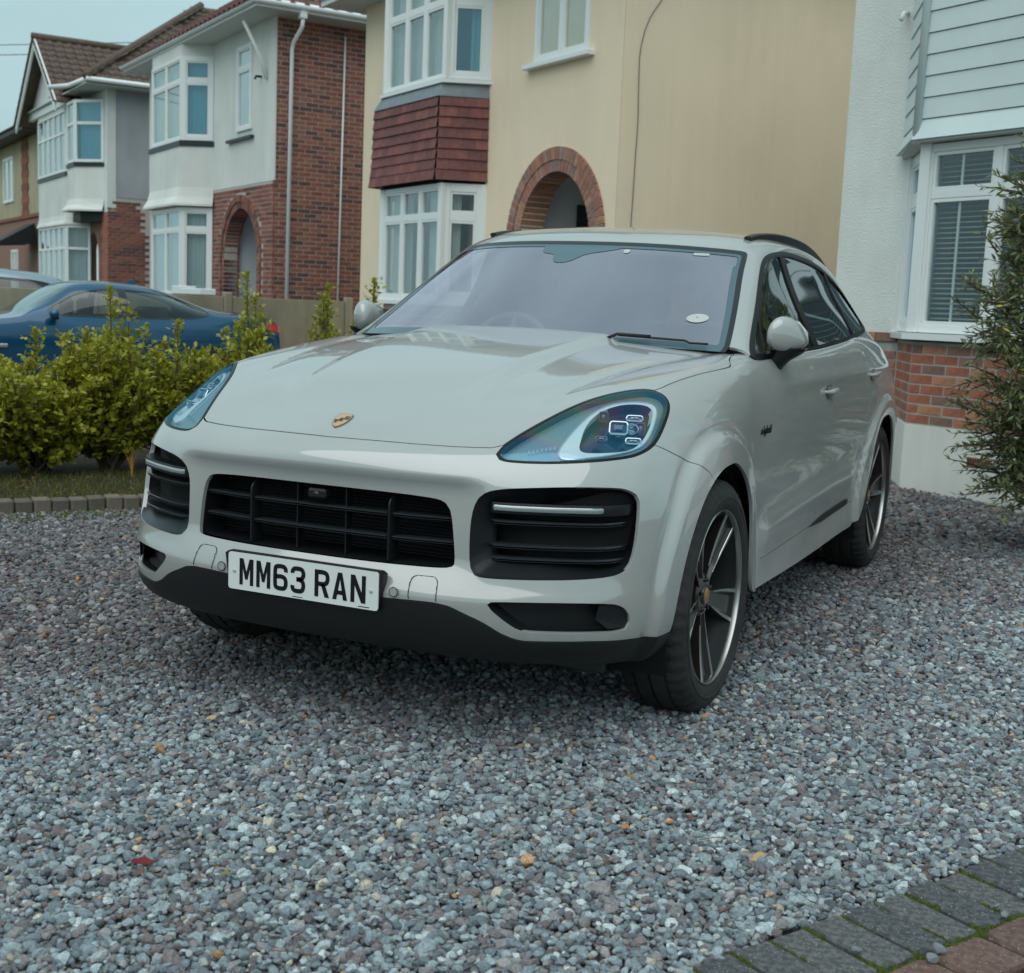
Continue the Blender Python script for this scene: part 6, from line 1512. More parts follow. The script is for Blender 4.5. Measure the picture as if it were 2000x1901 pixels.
# kerb of upright setts
KERBM = brick_mats('kerb_stone', [(.17, .145, .115), (.14, .12, .095), (.20, .165, .13)])
kb = thing('kerb', 'low kerb of grey setts edging the grass strip left of the car', 'kerb', K0, math.atan2(Bv.y, Bv.x)); 
km = []
for m_ in KERBM:
    b = MB(); b.box(-.048, 0, -.06, .048, .10, .075, .010); km.append(mesh_from('sett', b.V, b.F, m_))
s = -1.6
while s < 6:
    o = obj('sett', random.choice(km), kb); o.location = (s, random.uniform(-.004, .004), random.uniform(-.006, .004)); o.rotation_euler = (random.uniform(-.03, .03), random.uniform(-.02, .02), random.uniform(-.03, .03)); s += .102
# (local y of the kerb runs along A)
SOIL = tex_mat('bed_soil', ((.035, .028, .018), (.06, .045, .028)), .95, 8, (60, 1.0, .03))
sheet('planting_bed', [kp(-3, .09), kp(7, .09), kp(7, 2.62), kp(-3, 2.62)], .045, SOIL)

# block paving at the lower right: a soldier course of grey blocks, then tumbled brownish setts
e0 = Vector((1.47, -.70, 0)); e1 = Vector((1.98, .23, 0)); pe = (e1-e0).normalized(); pn = Vector((pe.y, -pe.x, 0))
pv = thing('block_paving', 'grey block edging with mossy joints and tumbled brown setts at the lower right corner', 'paving', e0, math.atan2(pe.y, pe.x))
GREYB = [tex_mat('grey_block', (c, d), .9, 60, (300, .6, .003), pos=(.42, .60)) for c, d in (((.065, .07, .075), (.13, .135, .14)), ((.055, .06, .065), (.115, .12, .125)), ((.075, .078, .08), (.15, .15, .15)))]
BROWNB = [tex_mat('brown_sett', (c, d), .9, 50, (300, .6, .003), pos=(.42, .60)) for c, d in (((.11, .07, .06), (.17, .11, .095)), ((.09, .065, .058), (.15, .11, .10)), ((.13, .075, .062), (.19, .12, .10)))]
def speckle(m):
    nt = m.node_tree; b = nt.nodes['Principled BSDF']; L = nt.links.new; src = b.inputs['Base Color'].links[0].from_socket
    tc = nt.nodes.new('ShaderNodeNewGeometry'); v = nt.nodes.new('ShaderNodeTexVoronoi'); v.inputs['Scale'].default_value = 170; L(tc.outputs['Position'], v.inputs['Vector'])
    sp_ = nt.nodes.new('ShaderNodeSeparateColor'); L(v.outputs['Color'], sp_.inputs[0])
    gt = nt.nodes.new('ShaderNodeMapRange'); gt.inputs['From Min'].default_value = .80; gt.inputs['From Max'].default_value = .86; L(sp_.outputs[0], gt.inputs['Value'])
    dd = nt.nodes.new('ShaderNodeMapRange'); dd.inputs['From Min'].default_value = .42; dd.inputs['From Max'].default_value = .25; L(v.outputs['Distance'], dd.inputs['Value'])
    mu = nt.nodes.new('ShaderNodeMath'); mu.operation = 'MULTIPLY'; L(gt.outputs[0], mu.inputs[0]); L(dd.outputs[0], mu.inputs[1])
    mx = nt.nodes.new('ShaderNodeMix'); mx.data_type = 'RGBA'; L(mu.outputs[0], mx.inputs[0]); L(src, mx.inputs[6]); mx.inputs[7].default_value = (.24, .25, .25, 1); L(mx.outputs[2], b.inputs['Base Color'])
for m_ in GREYB+BROWNB: speckle(m_)
def block(w, d, h, ch, mats):
    out = []
    for m_ in mats:
        b = MB(); b.box(-w/2, -d/2, -h, w/2, d/2, 0, ch); b.V = [(x+random.uniform(-.002, .002), y+random.uniform(-.002, .002), z+random.uniform(-.001, .001)) for x, y, z in b.V]; out.append(mesh_from('block', b.V, b.F, m_))
    return out
gb = block(.0955, .205, .06, .006, GREYB)
s = -1.2; 
while s < 3.2:
    o = obj('edging_block', random.choice(gb), pv); o.location = (s, -.105, .014+random.uniform(-.003, .003)); o.rotation_euler = (random.uniform(-.015, .015), random.uniform(-.02, .02), random.uniform(-.012, .012)); s += .1075
y = -.218; row = 0
while y > -1.3:
    dpt = random.choice((.118, .125, .13)); s = -1.2+random.uniform(0, .1)
    while s < 3.2:
        w_ = random.choice((.085, .12, .15, .165)); b = MB(); n = 10; r = .018
        pts = []
        for (cx, cy, a0) in ((w_/2-r, dpt/2-r, 0), (-w_/2+r, dpt/2-r, 90), (-w_/2+r, -dpt/2+r, 180), (w_/2-r, -dpt/2+r, 270)):
            for k in range(3): a = math.radians(a0+45*k); pts.append((cx+r*math.cos(a)+random.uniform(-.003, .003), cy+r*math.sin(a)+random.uniform(-.003, .003)))
        V = [(x, yy, -.05) for x, yy in pts]+[(x, yy, -.008) for x, yy in pts]+[(x*.93, yy*.93, 0) for x, yy in pts]; n = len(pts)
        b.add(V, [(i*n+j, i*n+(j+1) % n, (i+1)*n+(j+1) % n, (i+1)*n+j) for i in range(2) for j in range(n)]+[tuple(range(2*n, 3*n))])
        o = b.build('sett', random.choice(BROWNB), pv); o.location = (s+w_/2, y-dpt/2, .016+random.uniform(-.004, .004)); o.rotation_euler = (random.uniform(-.02, .02), random.uniform(-.02, .02), random.uniform(-.03, .03)); s += w_+.016
    y -= dpt+.016; row += 1
JOINT = tex_mat('joint_sand', ((.04, .032, .02), (.07, .055, .03)), .95, 30, (200, 1, .01))
b = MB(); b.add([e0-pe*1.3+Vector((0, 0, -.004)), e0+pe*3.3+Vector((0, 0, -.004)), e0+pe*3.3+pn*1.6+Vector((0, 0, -.004)), e0-pe*1.3+pn*1.6+Vector((0, 0, -.004))], [(0, 1, 2, 3)]); o = b.build('joint_bed', JOINT, fix=False); o['kind'] = 'structure'
if o.data.polygons[0].normal.z < 0: o.data.flip_normals()

# ------------------------------------------------------------ instancing helper (geometry nodes)
def scatter(name, pts, rot, scl, idx, tint, meshes, label=None):
    n = len(pts); me = bpy.data.meshes.new(name); me.vertices.add(n); me.vertices.foreach_set('co', np.asarray(pts, np.float32).ravel())
    for nm, ty, arr in (('rot', 'FLOAT_VECTOR', rot), ('scl', 'FLOAT_VECTOR', scl), ('idx', 'INT', idx), ('tint', 'FLOAT_VECTOR', tint)):
        a = me.attributes.new(nm, ty, 'POINT'); a.data.foreach_set('vector' if ty == 'FLOAT_VECTOR' else 'value', np.asarray(arr, np.float32 if ty != 'INT' else np.int32).ravel())
    o = obj(name, me); o['kind'] = 'stuff'
    if label: o['label'] = label
    c = bpy.data.collections.new(name+'_kinds')
    for i, m_ in enumerate(meshes): c.objects.link(bpy.data.objects.new(name+'_kind_%02d' % i, m_))
    g = bpy.data.node_groups.new(name, 'GeometryNodeTree'); g.interface.new_socket('Geometry', in_out='INPUT', socket_type='NodeSocketGeometry'); g.interface.new_socket('Geometry', in_out='OUTPUT', socket_type='NodeSocketGeometry')
    N = g.nodes.new; L = g.links.new; gi = N('NodeGroupInput'); go = N('NodeGroupOutput'); ip = N('GeometryNodeInstanceOnPoints'); ci = N('GeometryNodeCollectionInfo')
    ci.inputs['Collection'].default_value = c; ci.inputs['Separate Children'].default_value = True; ci.inputs['Reset Children'].default_value = True; ip.inputs['Pick Instance'].default_value = True
    def at(nm, ty): q = N('GeometryNodeInputNamedAttribute'); q.data_type = ty; q.inputs['Name'].default_value = nm; return q.outputs['Attribute']
    er = N('FunctionNodeEulerToRotation'); L(at('rot', 'FLOAT_VECTOR'), er.inputs[0])
    L(gi.outputs[0], ip.inputs['Points']); L(ci.outputs[0], ip.inputs['Instance']); L(at('idx', 'INT'), ip.inputs['Instance Index']); L(er.outputs[0], ip.inputs['Rotation']); L(at('scl', 'FLOAT_VECTOR'), ip.inputs['Scale']); L(ip.outputs[0], go.inputs[0])
    md = o.modifiers.new('scatter', 'NODES'); md.node_group = g
    return o
def stone_mat():
    m = bpy.data.materials.new('gravel_stone'); m.use_nodes = True; nt = m.node_tree; b = nt.nodes['Principled BSDF']; L = nt.links.new
    a = nt.nodes.new('ShaderNodeAttribute'); a.attribute_type = 'INSTANCER'; a.attribute_name = 'tint'
    tc = nt.nodes.new('ShaderNodeTexCoord'); oi = nt.nodes.new('ShaderNodeObjectInfo'); ad = nt.nodes.new('ShaderNodeVectorMath'); ad.operation = 'ADD'
    ml = nt.nodes.new('ShaderNodeMath'); ml.operation = 'MULTIPLY'; ml.inputs[1].default_value = 50; L(oi.outputs['Random'], ml.inputs[0]); cb = nt.nodes.new('ShaderNodeCombineXYZ'); L(ml.outputs[0], cb.inputs[0])
    L(tc.outputs['Object'], ad.inputs[0]); L(cb.outputs[0], ad.inputs[1])
    n = nt.nodes.new('ShaderNodeTexNoise'); n.inputs['Scale'].default_value = 3.2; n.inputs['Detail'].default_value = 8; n.inputs['Roughness'].default_value = .75; L(ad.outputs[0], n.inputs['Vector'])
    r = nt.nodes.new('ShaderNodeMapRange'); r.inputs['From Min'].default_value = .3; r.inputs['From Max'].default_value = .7; r.inputs['To Min'].default_value = .45; r.inputs['To Max'].default_value = 1.7; L(n.outputs['Fac'], r.inputs['Value'])
    mx = nt.nodes.new('ShaderNodeVectorMath'); mx.operation = 'SCALE'; L(a.outputs['Vector'], mx.inputs[0]); L(r.outputs[0], mx.inputs['Scale']); L(mx.outputs[0], b.inputs['Base Color'])
    b.inputs['Roughness'].default_value = .72
    bp = nt.nodes.new('ShaderNodeBump'); bp.inputs['Strength'].default_value = .5; bp.inputs['Distance'].default_value = .08; L(n.outputs['Fac'], bp.inputs['Height']); L(bp.outputs['Normal'], b.inputs['Normal'])
    return m
STONE = stone_mat()
def stone_mesh(i):
    r = random.Random(100+i); bm = bmesh.new(); bmesh.ops.create_icosphere(bm, subdivisions=2, radius=1.0)
    planes = [(Vector((r.gauss(0, 1), r.gauss(0, 1), r.gauss(0, 1))).normalized(), r.uniform(.52, .86)) for _ in range(15)]
    ax = (r.uniform(.9, 1.25), r.uniform(.7, 1.0), r.uniform(.5, .75))
    for v in bm.verts:
        for n_, d in planes:
            e = v.co.dot(n_)-d
            if e > 0: v.co -= n_*e*.97
        v.co = Vector((v.co.x*ax[0], v.co.y*ax[1], v.co.z*ax[2]))
    me = bpy.data.meshes.new('stone'); bm.to_mesh(me); bm.free(); me.materials.append(STONE)
    bm = bmesh.new(); bm.from_mesh(me)
    for q in bm.faces: q.smooth = True
    for q in bm.edges:
        if len(q.link_faces) == 2 and q.calc_face_angle(0) > .42: q.smooth = False
    bm.to_mesh(me); bm.free(); return me
STONES = [stone_mesh(i) for i in range(14)]
def gravel_points():
    cam = np.array([2.0966, -3.0594]); P = []; S_ = []
    fw = np.array([math.sin(-.4421), math.cos(-.4421)]); rt = np.array([math.cos(-.4421), -math.sin(-.4421)])
    for (d0, d1, sp, sz, inner) in ((1.5, 4.4, .0150, .0108, 1), (4.4, 7.5, .0200, .0130, 1), (7.5, 15, .034, .020, 1), (.6, 15, .0260, .0185, 0)):
        for layer in range(2 if (d0 < 4 and inner) else 1):
            xs = np.arange(-9, 9, sp); ys = np.arange(-3, 14, sp); X, Y = np.meshgrid(xs, ys); X = X.ravel(); Y = Y.ravel()
            X = X+rng.uniform(-.5, .5, X.shape)*sp*1.1; Y = Y+rng.uniform(-.5, .5, Y.shape)*sp*1.1
            dx = X-cam[0]; dy = Y-cam[1]; dep = dx*fw[0]+dy*fw[1]; lat = dx*rt[0]+dy*rt[1]
            fr_ = (np.abs(lat) < dep*.44+.35) & (dep > 1.5)
            k = (dep > d0) & (dep < d1) & (fr_ if inner else (~fr_ & (np.abs(lat) < dep*.75+1.8)))
            # kept between the kerb and the paving, off the buried strip under the house
            s_ = (X-K0.x)*Av.x+(Y-K0.y)*Av.y; k &= s_ < -.005
            q = (X-e0.x)*pn.x+(Y-e0.y)*pn.y; k &= (q < .004+.02*np.sin(X*23)) | (dep > 6)
            if layer: k &= rng.uniform(0, 1, X.shape) < .55
            X, Y = X[k], Y[k]; n = len(X); z = -.004+rng.uniform(-.004, .007, n)+(.009 if layer else 0)+.008*np.sin(X*1.7+1)*np.sin(Y*1.3)
            P.append(np.stack([X, Y, z], 1)); S_.append(sz*rng.lognormal(0, .30, n))
    return np.concatenate(P), np.concatenate(S_)
gp_, gs_ = gravel_points(); n = len(gp_)
pal = np.array([(.27, .30, .315), (.20, .225, .245), (.37, .40, .405), (.14, .14, .155), (.25, .215, .21), (.19, .15, .145), (.50, .51, .50), (.32, .285, .275), (.52, .44, .34), (.50, .27, .14)])
pw_ = np.array([.22, .18, .15, .12, .11, .08, .06, .055, .016, .005]); pw_ /= pw_.sum()
ti = pal[rng.choice(len(pal), n, p=pw_)]*rng.uniform(.68, 1.28, (n, 1))
# paler stone by the paving, browner further in; shade near the car painted in
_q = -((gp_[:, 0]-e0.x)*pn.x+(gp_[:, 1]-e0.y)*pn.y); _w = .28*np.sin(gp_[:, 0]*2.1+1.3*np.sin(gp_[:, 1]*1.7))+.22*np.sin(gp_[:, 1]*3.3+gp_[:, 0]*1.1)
brown_shade = smoothstep(1.2, 2.9, _q+_w)[:, None]; ti = ti*np.array([[1.08, 1.16, 1.20]])*(1-brown_shade)+ti*np.array([[.70, .64, .65]])*brown_shade
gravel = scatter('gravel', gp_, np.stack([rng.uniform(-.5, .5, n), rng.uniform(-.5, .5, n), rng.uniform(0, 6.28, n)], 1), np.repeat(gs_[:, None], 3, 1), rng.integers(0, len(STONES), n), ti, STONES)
print('gravel stones', n)
# a few stray stones lying on the paving
for i in range(9):
    o = obj('pebble', STONES[i % 14].copy()); m_ = M('pebble_grey', (.22, .25, .26), .75, noise=(60, .2, (.14, .15, .16))) if i == 0 else m_
    o.data.materials[0] = m_; p = e0+pe*random.uniform(-.2, .85)+pn*random.uniform(.02, .42); o.location = (p.x, p.y, .024); r = random.uniform(.010, .016); o.scale = (r, r, r); o.rotation_euler = (random.random(), 0, random.random()*6)
    tag(o, 'small grey pebble kicked on to the block paving', 'pebble', 'stray pebbles on the paving')
# moss in the paving joints
MOSS = tex_mat('moss', ((.10, .13, .02), (.055, .075, .012)), .95, 60, (400, 1, .006))
mv = MB()
def tuft(mb, x, y, z, r, h):
    k = 6; mb.add([(x+r*math.cos(2*PI*i/k), y+r*.8*math.sin(2*PI*i/k), z) for i in range(k)]+[(x+r*.5*math.cos(2*PI*i/k+.4), y+r*.4*math.sin(2*PI*i/k+.4), z+h*.8) for i in range(k)]+[(x, y, z+h)], [(i, (i+1) % k, k+(i+1) % k, k+i) for i in range(k)]+[(k+i, k+(i+1) % k, 2*k) for i in range(k)])
for i in range(6500):
    mode = random.random()
    if mode < .45: s = round(random.uniform(-8, 28))*.1075-1.2+.10+.0537-.1075*0+.0; t = random.uniform(.0, .21); p = e0+pe*(-1.2+.05375+.1075*random.randrange(0, 40)+random.uniform(-.004, .004))+pn*t; w_ = math.sin(p.x*31)*math.sin(p.y*17+2) > -.25
    else: p = e0+pe*random.uniform(-1, 3)+pn*(.216+random.uniform(-.006, .008)); w_ = True
    if mode > .75: p = e0+pe*random.uniform(-1, 3)+pn*random.uniform(.22, 1.2); w_ = random.random() < .8
    if w_: tuft(mv, p.x, p.y, .002 if mode < .75 else .0, random.uniform(.005, .010), random.uniform(.005, .015))
o = mv.build('moss', MOSS, smooth=True); o['kind'] = 'stuff'

# ------------------------------------------------------------ fallen leaves and bits on the gravel
LEAFC = {'red': M('leaf_red', (.17, .012, .018), .6), 'brown': M('leaf_brown', (.20, .075, .035), .6), 'orange': M('leaf_orange', (.45, .18, .05), .6), 'olive': M('leaf_olive', (.20, .17, .03), .6), 'tan': M('leaf_tan', (.46, .32, .17), .65)}
def leaf_mesh(nm, L_, W_, mat, curl=.3, lobes=0):
    mb = MB(); n = 8; V = []
    for i in range(n+1):
        t = i/n; w_ = W_*math.sin(PI*t**.8)*(1+(.25*math.cos(lobes*PI*t) if lobes else 0)); x = L_*(t-.5); z = curl*L_*(.25-(t-.5)**2)*-1+curl*L_*.25
        V += [(x, -w_, z+w_*curl*1.2), (x, 0, z), (x, w_, z+w_*curl*.9)]
    mb.add(V, [(3*i+j, 3*i+3+j, 3*i+4+j, 3*i+1+j) for i in range(n) for j in range(2)]); return mesh_from(nm, mb.V, mb.F, mat, True)
def leaf(px, kind, L_, W_, label, group=None, lob=0, cat='leaf', rz=None, z=.016):
    o = obj('fallen_leaf', leaf_mesh('leaf', L_, W_, LEAFC[kind], random.uniform(.2, .6), lob)); o.location = (px[0], px[1], z); o.rotation_euler = (random.uniform(-.5, .5), random.uniform(-.5, .5), random.uniform(0, 6) if rz is None else rz); tag(o, label, cat, group)
leaf((.235, -.955), 'red', .055, .017, 'dark red fallen leaf with a pointed tip on the gravel at the lower left', lob=3, rz=1.0, z=.022)
leaf((.255, -.985), 'brown', .03, .010, 'small brown fallen leaf tucked against the dark red one on the gravel')
leaf((.115, -1.05), 'brown', .034, .013, 'copper brown curled leaf on the gravel near the lower left edge')
leaf((-.28, -.08), 'tan', .040, .014, 'pale tan leaf on the gravel in front of the number plate')
leaf((1.42, -.20), 'tan', .045, .016, 'large sandy pale leaf on the light gravel before the front wheel')
for i in range(46):
    while True:
        d = random.uniform(2.4, 7); l = random.uniform(-.40, .40)*d; x = 2.0966-.4278*d+.9039*l; y = -3.0594+.9039*d+.4278*l
        if (Vector((x, y, 0))-e0).dot(pn) < -.03 and (Vector((x, y, 0))-K0).dot(Av) < -.05 and not (-.9 < x < .95 and .1 < y < 4.8): break
    kd = random.choice(('brown', 'brown', 'red', 'orange', 'tan', 'brown', 'olive')); leaf((x, y), kd, random.uniform(.018, .034), random.uniform(.005, .010), 'small dry %s leaf scrap scattered on the gravel' % {'tan': 'tan', 'olive': 'olive green'}.get(kd, kd), '%s leaf scraps on the gravel' % kd)
b = MB()
for i in range(240):
    d = random.uniform(2.2, 6.5); l = random.uniform(-.42, .42)*d; x = 2.0966-.4278*d+.9039*l; y = -3.0594+.9039*d+.4278*l; a = random.uniform(0, 3.1); L_ = random.uniform(.015, .05)
    if (Vector((x, y, 0))-e0).dot(pn) > -.02 or (Vector((x, y, 0))-K0).dot(Av) > -.03: continue
    b.tube([(x-L_*math.cos(a), y-L_*math.sin(a), .014), (x, y, .020), (x+L_*math.cos(a+.3), y+L_*math.sin(a+.3), .015)], .0011, 4)
o = b.build('twig_litter', M('dry_twig', (.17, .10, .06), .8)); o['kind'] = 'stuff'
# ------------------------------------------------------------ plants
def leaf_mat(name, c0, c1, trans=.25, rough=.45):
    m = bpy.data.materials.new(name); m.use_nodes = True; nt = m.node_tree; b = nt.nodes['Principled BSDF']; L = nt.links.new
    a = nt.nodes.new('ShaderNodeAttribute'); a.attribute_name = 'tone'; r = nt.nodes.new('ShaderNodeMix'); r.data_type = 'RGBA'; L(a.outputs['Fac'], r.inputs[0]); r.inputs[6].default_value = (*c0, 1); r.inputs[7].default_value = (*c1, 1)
    L(r.outputs[2], b.inputs['Base Color']); b.inputs['Roughness'].default_value = rough
    t = nt.nodes.new('ShaderNodeBsdfTranslucent'); L(r.outputs[2], t.inputs['Color']); mx = nt.nodes.new('ShaderNodeMixShader'); mx.inputs[0].default_value = trans
    o = nt.nodes['Material Output']; L(b.outputs[0], mx.inputs[1]); L(t.outputs[0], mx.inputs[2]); L(mx.outputs[0], o.inputs['Surface']); return m
class Leaves:
    def __init__(s): s.V = []; s.F = []; s.T = []
    def add(s, p, d, n, L_, W_, tone, fold=.25, oval=True):
        d = d.normalized(); sd = d.cross(n).normalized(); n = sd.cross(d)
        b = len(s.V)
        if oval: q = [(0, 0, 0), (.28, .42, fold*.4), (.68, .5, fold*.5), (1, 0, 0), (.68, -.5, fold*.5), (.28, -.42, fold*.4), (.5, 0, -.05)]; F_ = [(0, 6, 1), (1, 6, 2), (2, 6, 3), (3, 6, 4), (4, 6, 5), (5, 6, 0)]
        else: q = [(0, 0, 0), (.5, .5, fold*.3), (1, 0, -.05), (.5, -.5, fold*.3)]; F_ = [(0, 1, 2), (0, 2, 3)]
        s.V += [tuple(p+d*(a*L_)+sd*(c*W_)+n*(e*W_)) for a, c, e in q]; s.F += [tuple(i+b for i in f) for f in F_]; s.T += [tone]*len(q)
    def build(s, name, mat, parent):
        me = bpy.data.meshes.new(name); me.from_pydata(s.V, [], s.F); a = me.attributes.new('tone', 'FLOAT', 'POINT'); a.data.foreach_set('value', s.T); me.materials.append(mat); me.shade_smooth()
        o = obj(name, me, parent); o['kind'] = 'stuff'; return o
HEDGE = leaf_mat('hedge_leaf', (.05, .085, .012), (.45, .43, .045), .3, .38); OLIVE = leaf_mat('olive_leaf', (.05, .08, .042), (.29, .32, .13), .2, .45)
BARK = tex_mat('bark', ((.13, .10, .07), (.07, .055, .04)), .9, 20, (100, .8, .01))
def rv(s=1.0): return Vector((random.gauss(0, s), random.gauss(0, s), random.gauss(0, s)))
def shrub(x, y, h, w, label, shoots=26, seed=0, dens=1.0, name='hedge_shrub', bias=0.0):
    random.seed(seed); root = thing(name, label, 'shrub', (x, y, .03), group=None)
    lv = Leaves(); st = MB(); nl = 0
    for k in range(shoots):
        a = random.uniform(0, 2*PI); r = w*math.sqrt(random.random())*.95; hh = h*(random.uniform(.55, .84) if k > 3 else random.uniform(.8, .95))*(1-.2*(r/w)**2) if k else h
        base = Vector((random.gauss(0, .04), random.gauss(0, .04), 0)); top = Vector((r*math.cos(a), r*math.sin(a), hh)); 
        if k == 0: top = Vector((bias, 0, hh))
        mid = (base+top)/2+Vector((math.cos(a), math.sin(a), 0))*w*.25*(k > 0)
        pts = [base*(1-t)**2+mid*2*t*(1-t)+top*t*t for t in np.linspace(0, 1, 9).tolist()]
        st.tube(pts, [.011*(1-t)+.0025 for t in np.linspace(0, 1, 9).tolist()], 5, cap=False)
        # side twigs with leaves
        for t in np.arange(.16, 1.0, .042/dens).tolist():
            q = base*(1-t)**2+mid*2*t*(1-t)+top*t*t; ax = ((1-t)*(mid-base)+t*(top-mid)).normalized()
            for _ in range(2):
                out = ax.cross(rv()).normalized(); ln = (.18*(1-t)+.075)*random.uniform(.5, 1.2); tip = q+(out*.85+ax*.55+Vector((0, 0, .25))).normalized()*ln
                m = max(3, int(ln/.016))
                for j in range(m):
                    u = (j+1)/m; c = q.lerp(tip, u); td = (tip-q).normalized(); d = (td*.5+td.cross(rv()).normalized()*.9+Vector((0, 0, .2))); nn = (Vector((0, 0, 1))+rv(.35)).normalized()
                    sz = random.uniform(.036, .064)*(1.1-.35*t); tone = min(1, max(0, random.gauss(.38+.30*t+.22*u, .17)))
                    lv.add(c, d, nn, sz, sz*.62, tone)
        # top rosette
        for j in range(9):
            an = j*2.4; d = Vector((math.cos(an)*.6, math.sin(an)*.6, .9)); lv.add(top-Vector((0, 0, .05*j/9)), d, Vector((-d.x, -d.y, .5)), random.uniform(.028, .042), .022, random.uniform(.65, 1))
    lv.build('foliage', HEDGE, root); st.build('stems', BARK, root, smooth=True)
    # the leaves that stand clear at the shoot tips are pieces of their own
    for j in range(18):
        l2 = Leaves(); an = j*2.4; zz = h-.012*j-.01; d = Vector((math.cos(an)*.8, math.sin(an)*.8, .55)); l2.add(Vector((bias*(zz/h), 0, zz)), d, Vector((-d.x*.4, -d.y*.4, 1)), .046, .030, random.uniform(.5, 1)); o = l2.build('leaf', HEDGE, root); del o['kind']
    return root
sp = [(-.75, 1.45, 1.02, .55, 'leafy yellow-green hedge shrub at the left edge, cut by the frame', 30), (-.10, 1.35, .98, .50, 'yellow-green hedge shrub second from the left edge with a bare forked stem below', 44), (.48, 1.42, .97, .48, 'low bright hedge shrub between the bare-stemmed one and the tallest one', 42),
      (.98, 1.45, 1.27, .40, 'tallest hedge shrub whose bronze top stands before the blue car windows', 44), (1.50, 1.60, 1.05, .40, 'hedge shrub under the middle of the blue car with uneven rounded top', 40), (1.98, 1.50, 1.42, .30, 'slim upright hedge shrub before the rear door of the blue car', 24),
      (2.66, 1.6, 1.36, .18, 'narrow hedge shrub just left of the red tail light of the blue car', 12), (3.0, 1.5, 1.42, .24, 'thin leafy shoot rising before the tan wall right of the blue car', 9), (3.55, 1.35, 1.20, .22, 'small far hedge shrub low beside the windscreen pillar of the parked car', 12)]
for i, (s, t, h, w_, lb, ns) in enumerate(sp):
    p = kp(s, t); shrub(p.x, p.y, h, w_, lb, ns, 40+i, 1.0)
random.seed(5)
# dark inner growth low in the hedge
# grass strip
gr_l = Leaves(); GRS = leaf_mat('grass_blade', (.045, .065, .012), (.22, .22, .04), .3, .5)
for i in range(15000):
    s = random.uniform(-1.3, 4.2); t = .12+random.random()**1.3*1.2; p = kp(s, t, .045); d = Vector((random.gauss(0, .5), random.gauss(0, .5), 1)); hgt = random.uniform(.02, .055)*(1.6 if random.random() < .06 else 1)
    b = len(gr_l.V); sd = d.cross(rv()).normalized()*.0022; tp = p+d.normalized()*hgt
    gr_l.V += [tuple(p-sd), tuple(p+sd), tuple(tp)]; gr_l.F.append((b, b+1, b+2)); gr_l.T += [min(1, max(0, random.gauss(.45, .25)))]*3
gr_l.build('grass', GRS, None)
def blades(name, x, y, z, n, h, mat_tone, label, spread=.4, w=.006):
    l_ = Leaves()
    for i in range(n):
        a = random.uniform(0, 6.28); le = random.uniform(.3, 1)*spread; prev = None; hh = h*random.uniform(.6, 1.1); sd = Vector((-math.sin(a), math.cos(a), 0))*w; tn = min(1, max(0, random.gauss(mat_tone, .15)))
        for k in range(6):
            t = k/5; p = Vector((math.cos(a)*le*hh*t**1.6, math.sin(a)*le*hh*t**1.6, hh*(t-.35*t**3*le*2))); ww = sd*(1-t*.9)
            cur = (p-ww, p+ww)
            if prev: b = len(l_.V); l_.V += [tuple(v) for v in (*prev, cur[1], cur[0])]; l_.F.append((b, b+1, b+2, b+3)); l_.T += [tn]*4
            prev = cur
    me = bpy.data.meshes.new(name); me.from_pydata(l_.V, [], l_.F); at_ = me.attributes.new('tone', 'FLOAT', 'POINT'); at_.data.foreach_set('value', l_.T); me.materials.append(GRS); o = obj(name, me, None, (x, y, z)); tag(o, label, 'plant'); return o
p = kp(1.0, .95); b_ = blades('strap_leaf_plant', p.x, p.y, .04, 9, .26, .9, 'orange-tipped strap leaves standing in the grass before the tallest shrub', .35, .007); b_.data.materials[0] = M('withering_leaf', (.42, .24, .03), .6)
p = kp(1.45, .9); blades('grass_tuft', p.x, p.y, .04, 60, .22, .6, 'arching grass tuft beside the front bumper of the parked car', .9, .0025)
p = kp(.35, 1.1); blades('grass_tuft', p.x, p.y, .04, 60, .12, .35, 'dark green grass tuft at the foot of the bare forked stem', .8, .003)
# fallen litter in the strip
b = MB()
for i in range(260):
    p = kp(random.uniform(-.6, 4), random.uniform(-.12, 1.1), .055); r = random.uniform(.006, .016); a = random.uniform(0, 3); b.add([(p.x+r*math.cos(a+k*PI/2)*(1.4 if k % 2 else .8), p.y+r*math.sin(a+k*PI/2)*(1.4 if k % 2 else .8), p.z+random.uniform(0, .012)-(.045 if (p-K0).dot(Av) < .1 else 0)) for k in range(4)], [(0, 1, 2, 3)])
o = b.build('leaf_litter', LEAFC['brown'], fix=False); o['kind'] = 'stuff'
# far weeds beside the kerb in the gravel
mv = MB()
for i in range(260):
    p = kp(random.uniform(-.6, 1.4), random.uniform(-.35, -.02)); tuft(mv, p.x, p.y, .008, random.uniform(.005, .012), random.uniform(.006, .016))
o = mv.build('weeds', MOSS, smooth=True); o['kind'] = 'stuff'

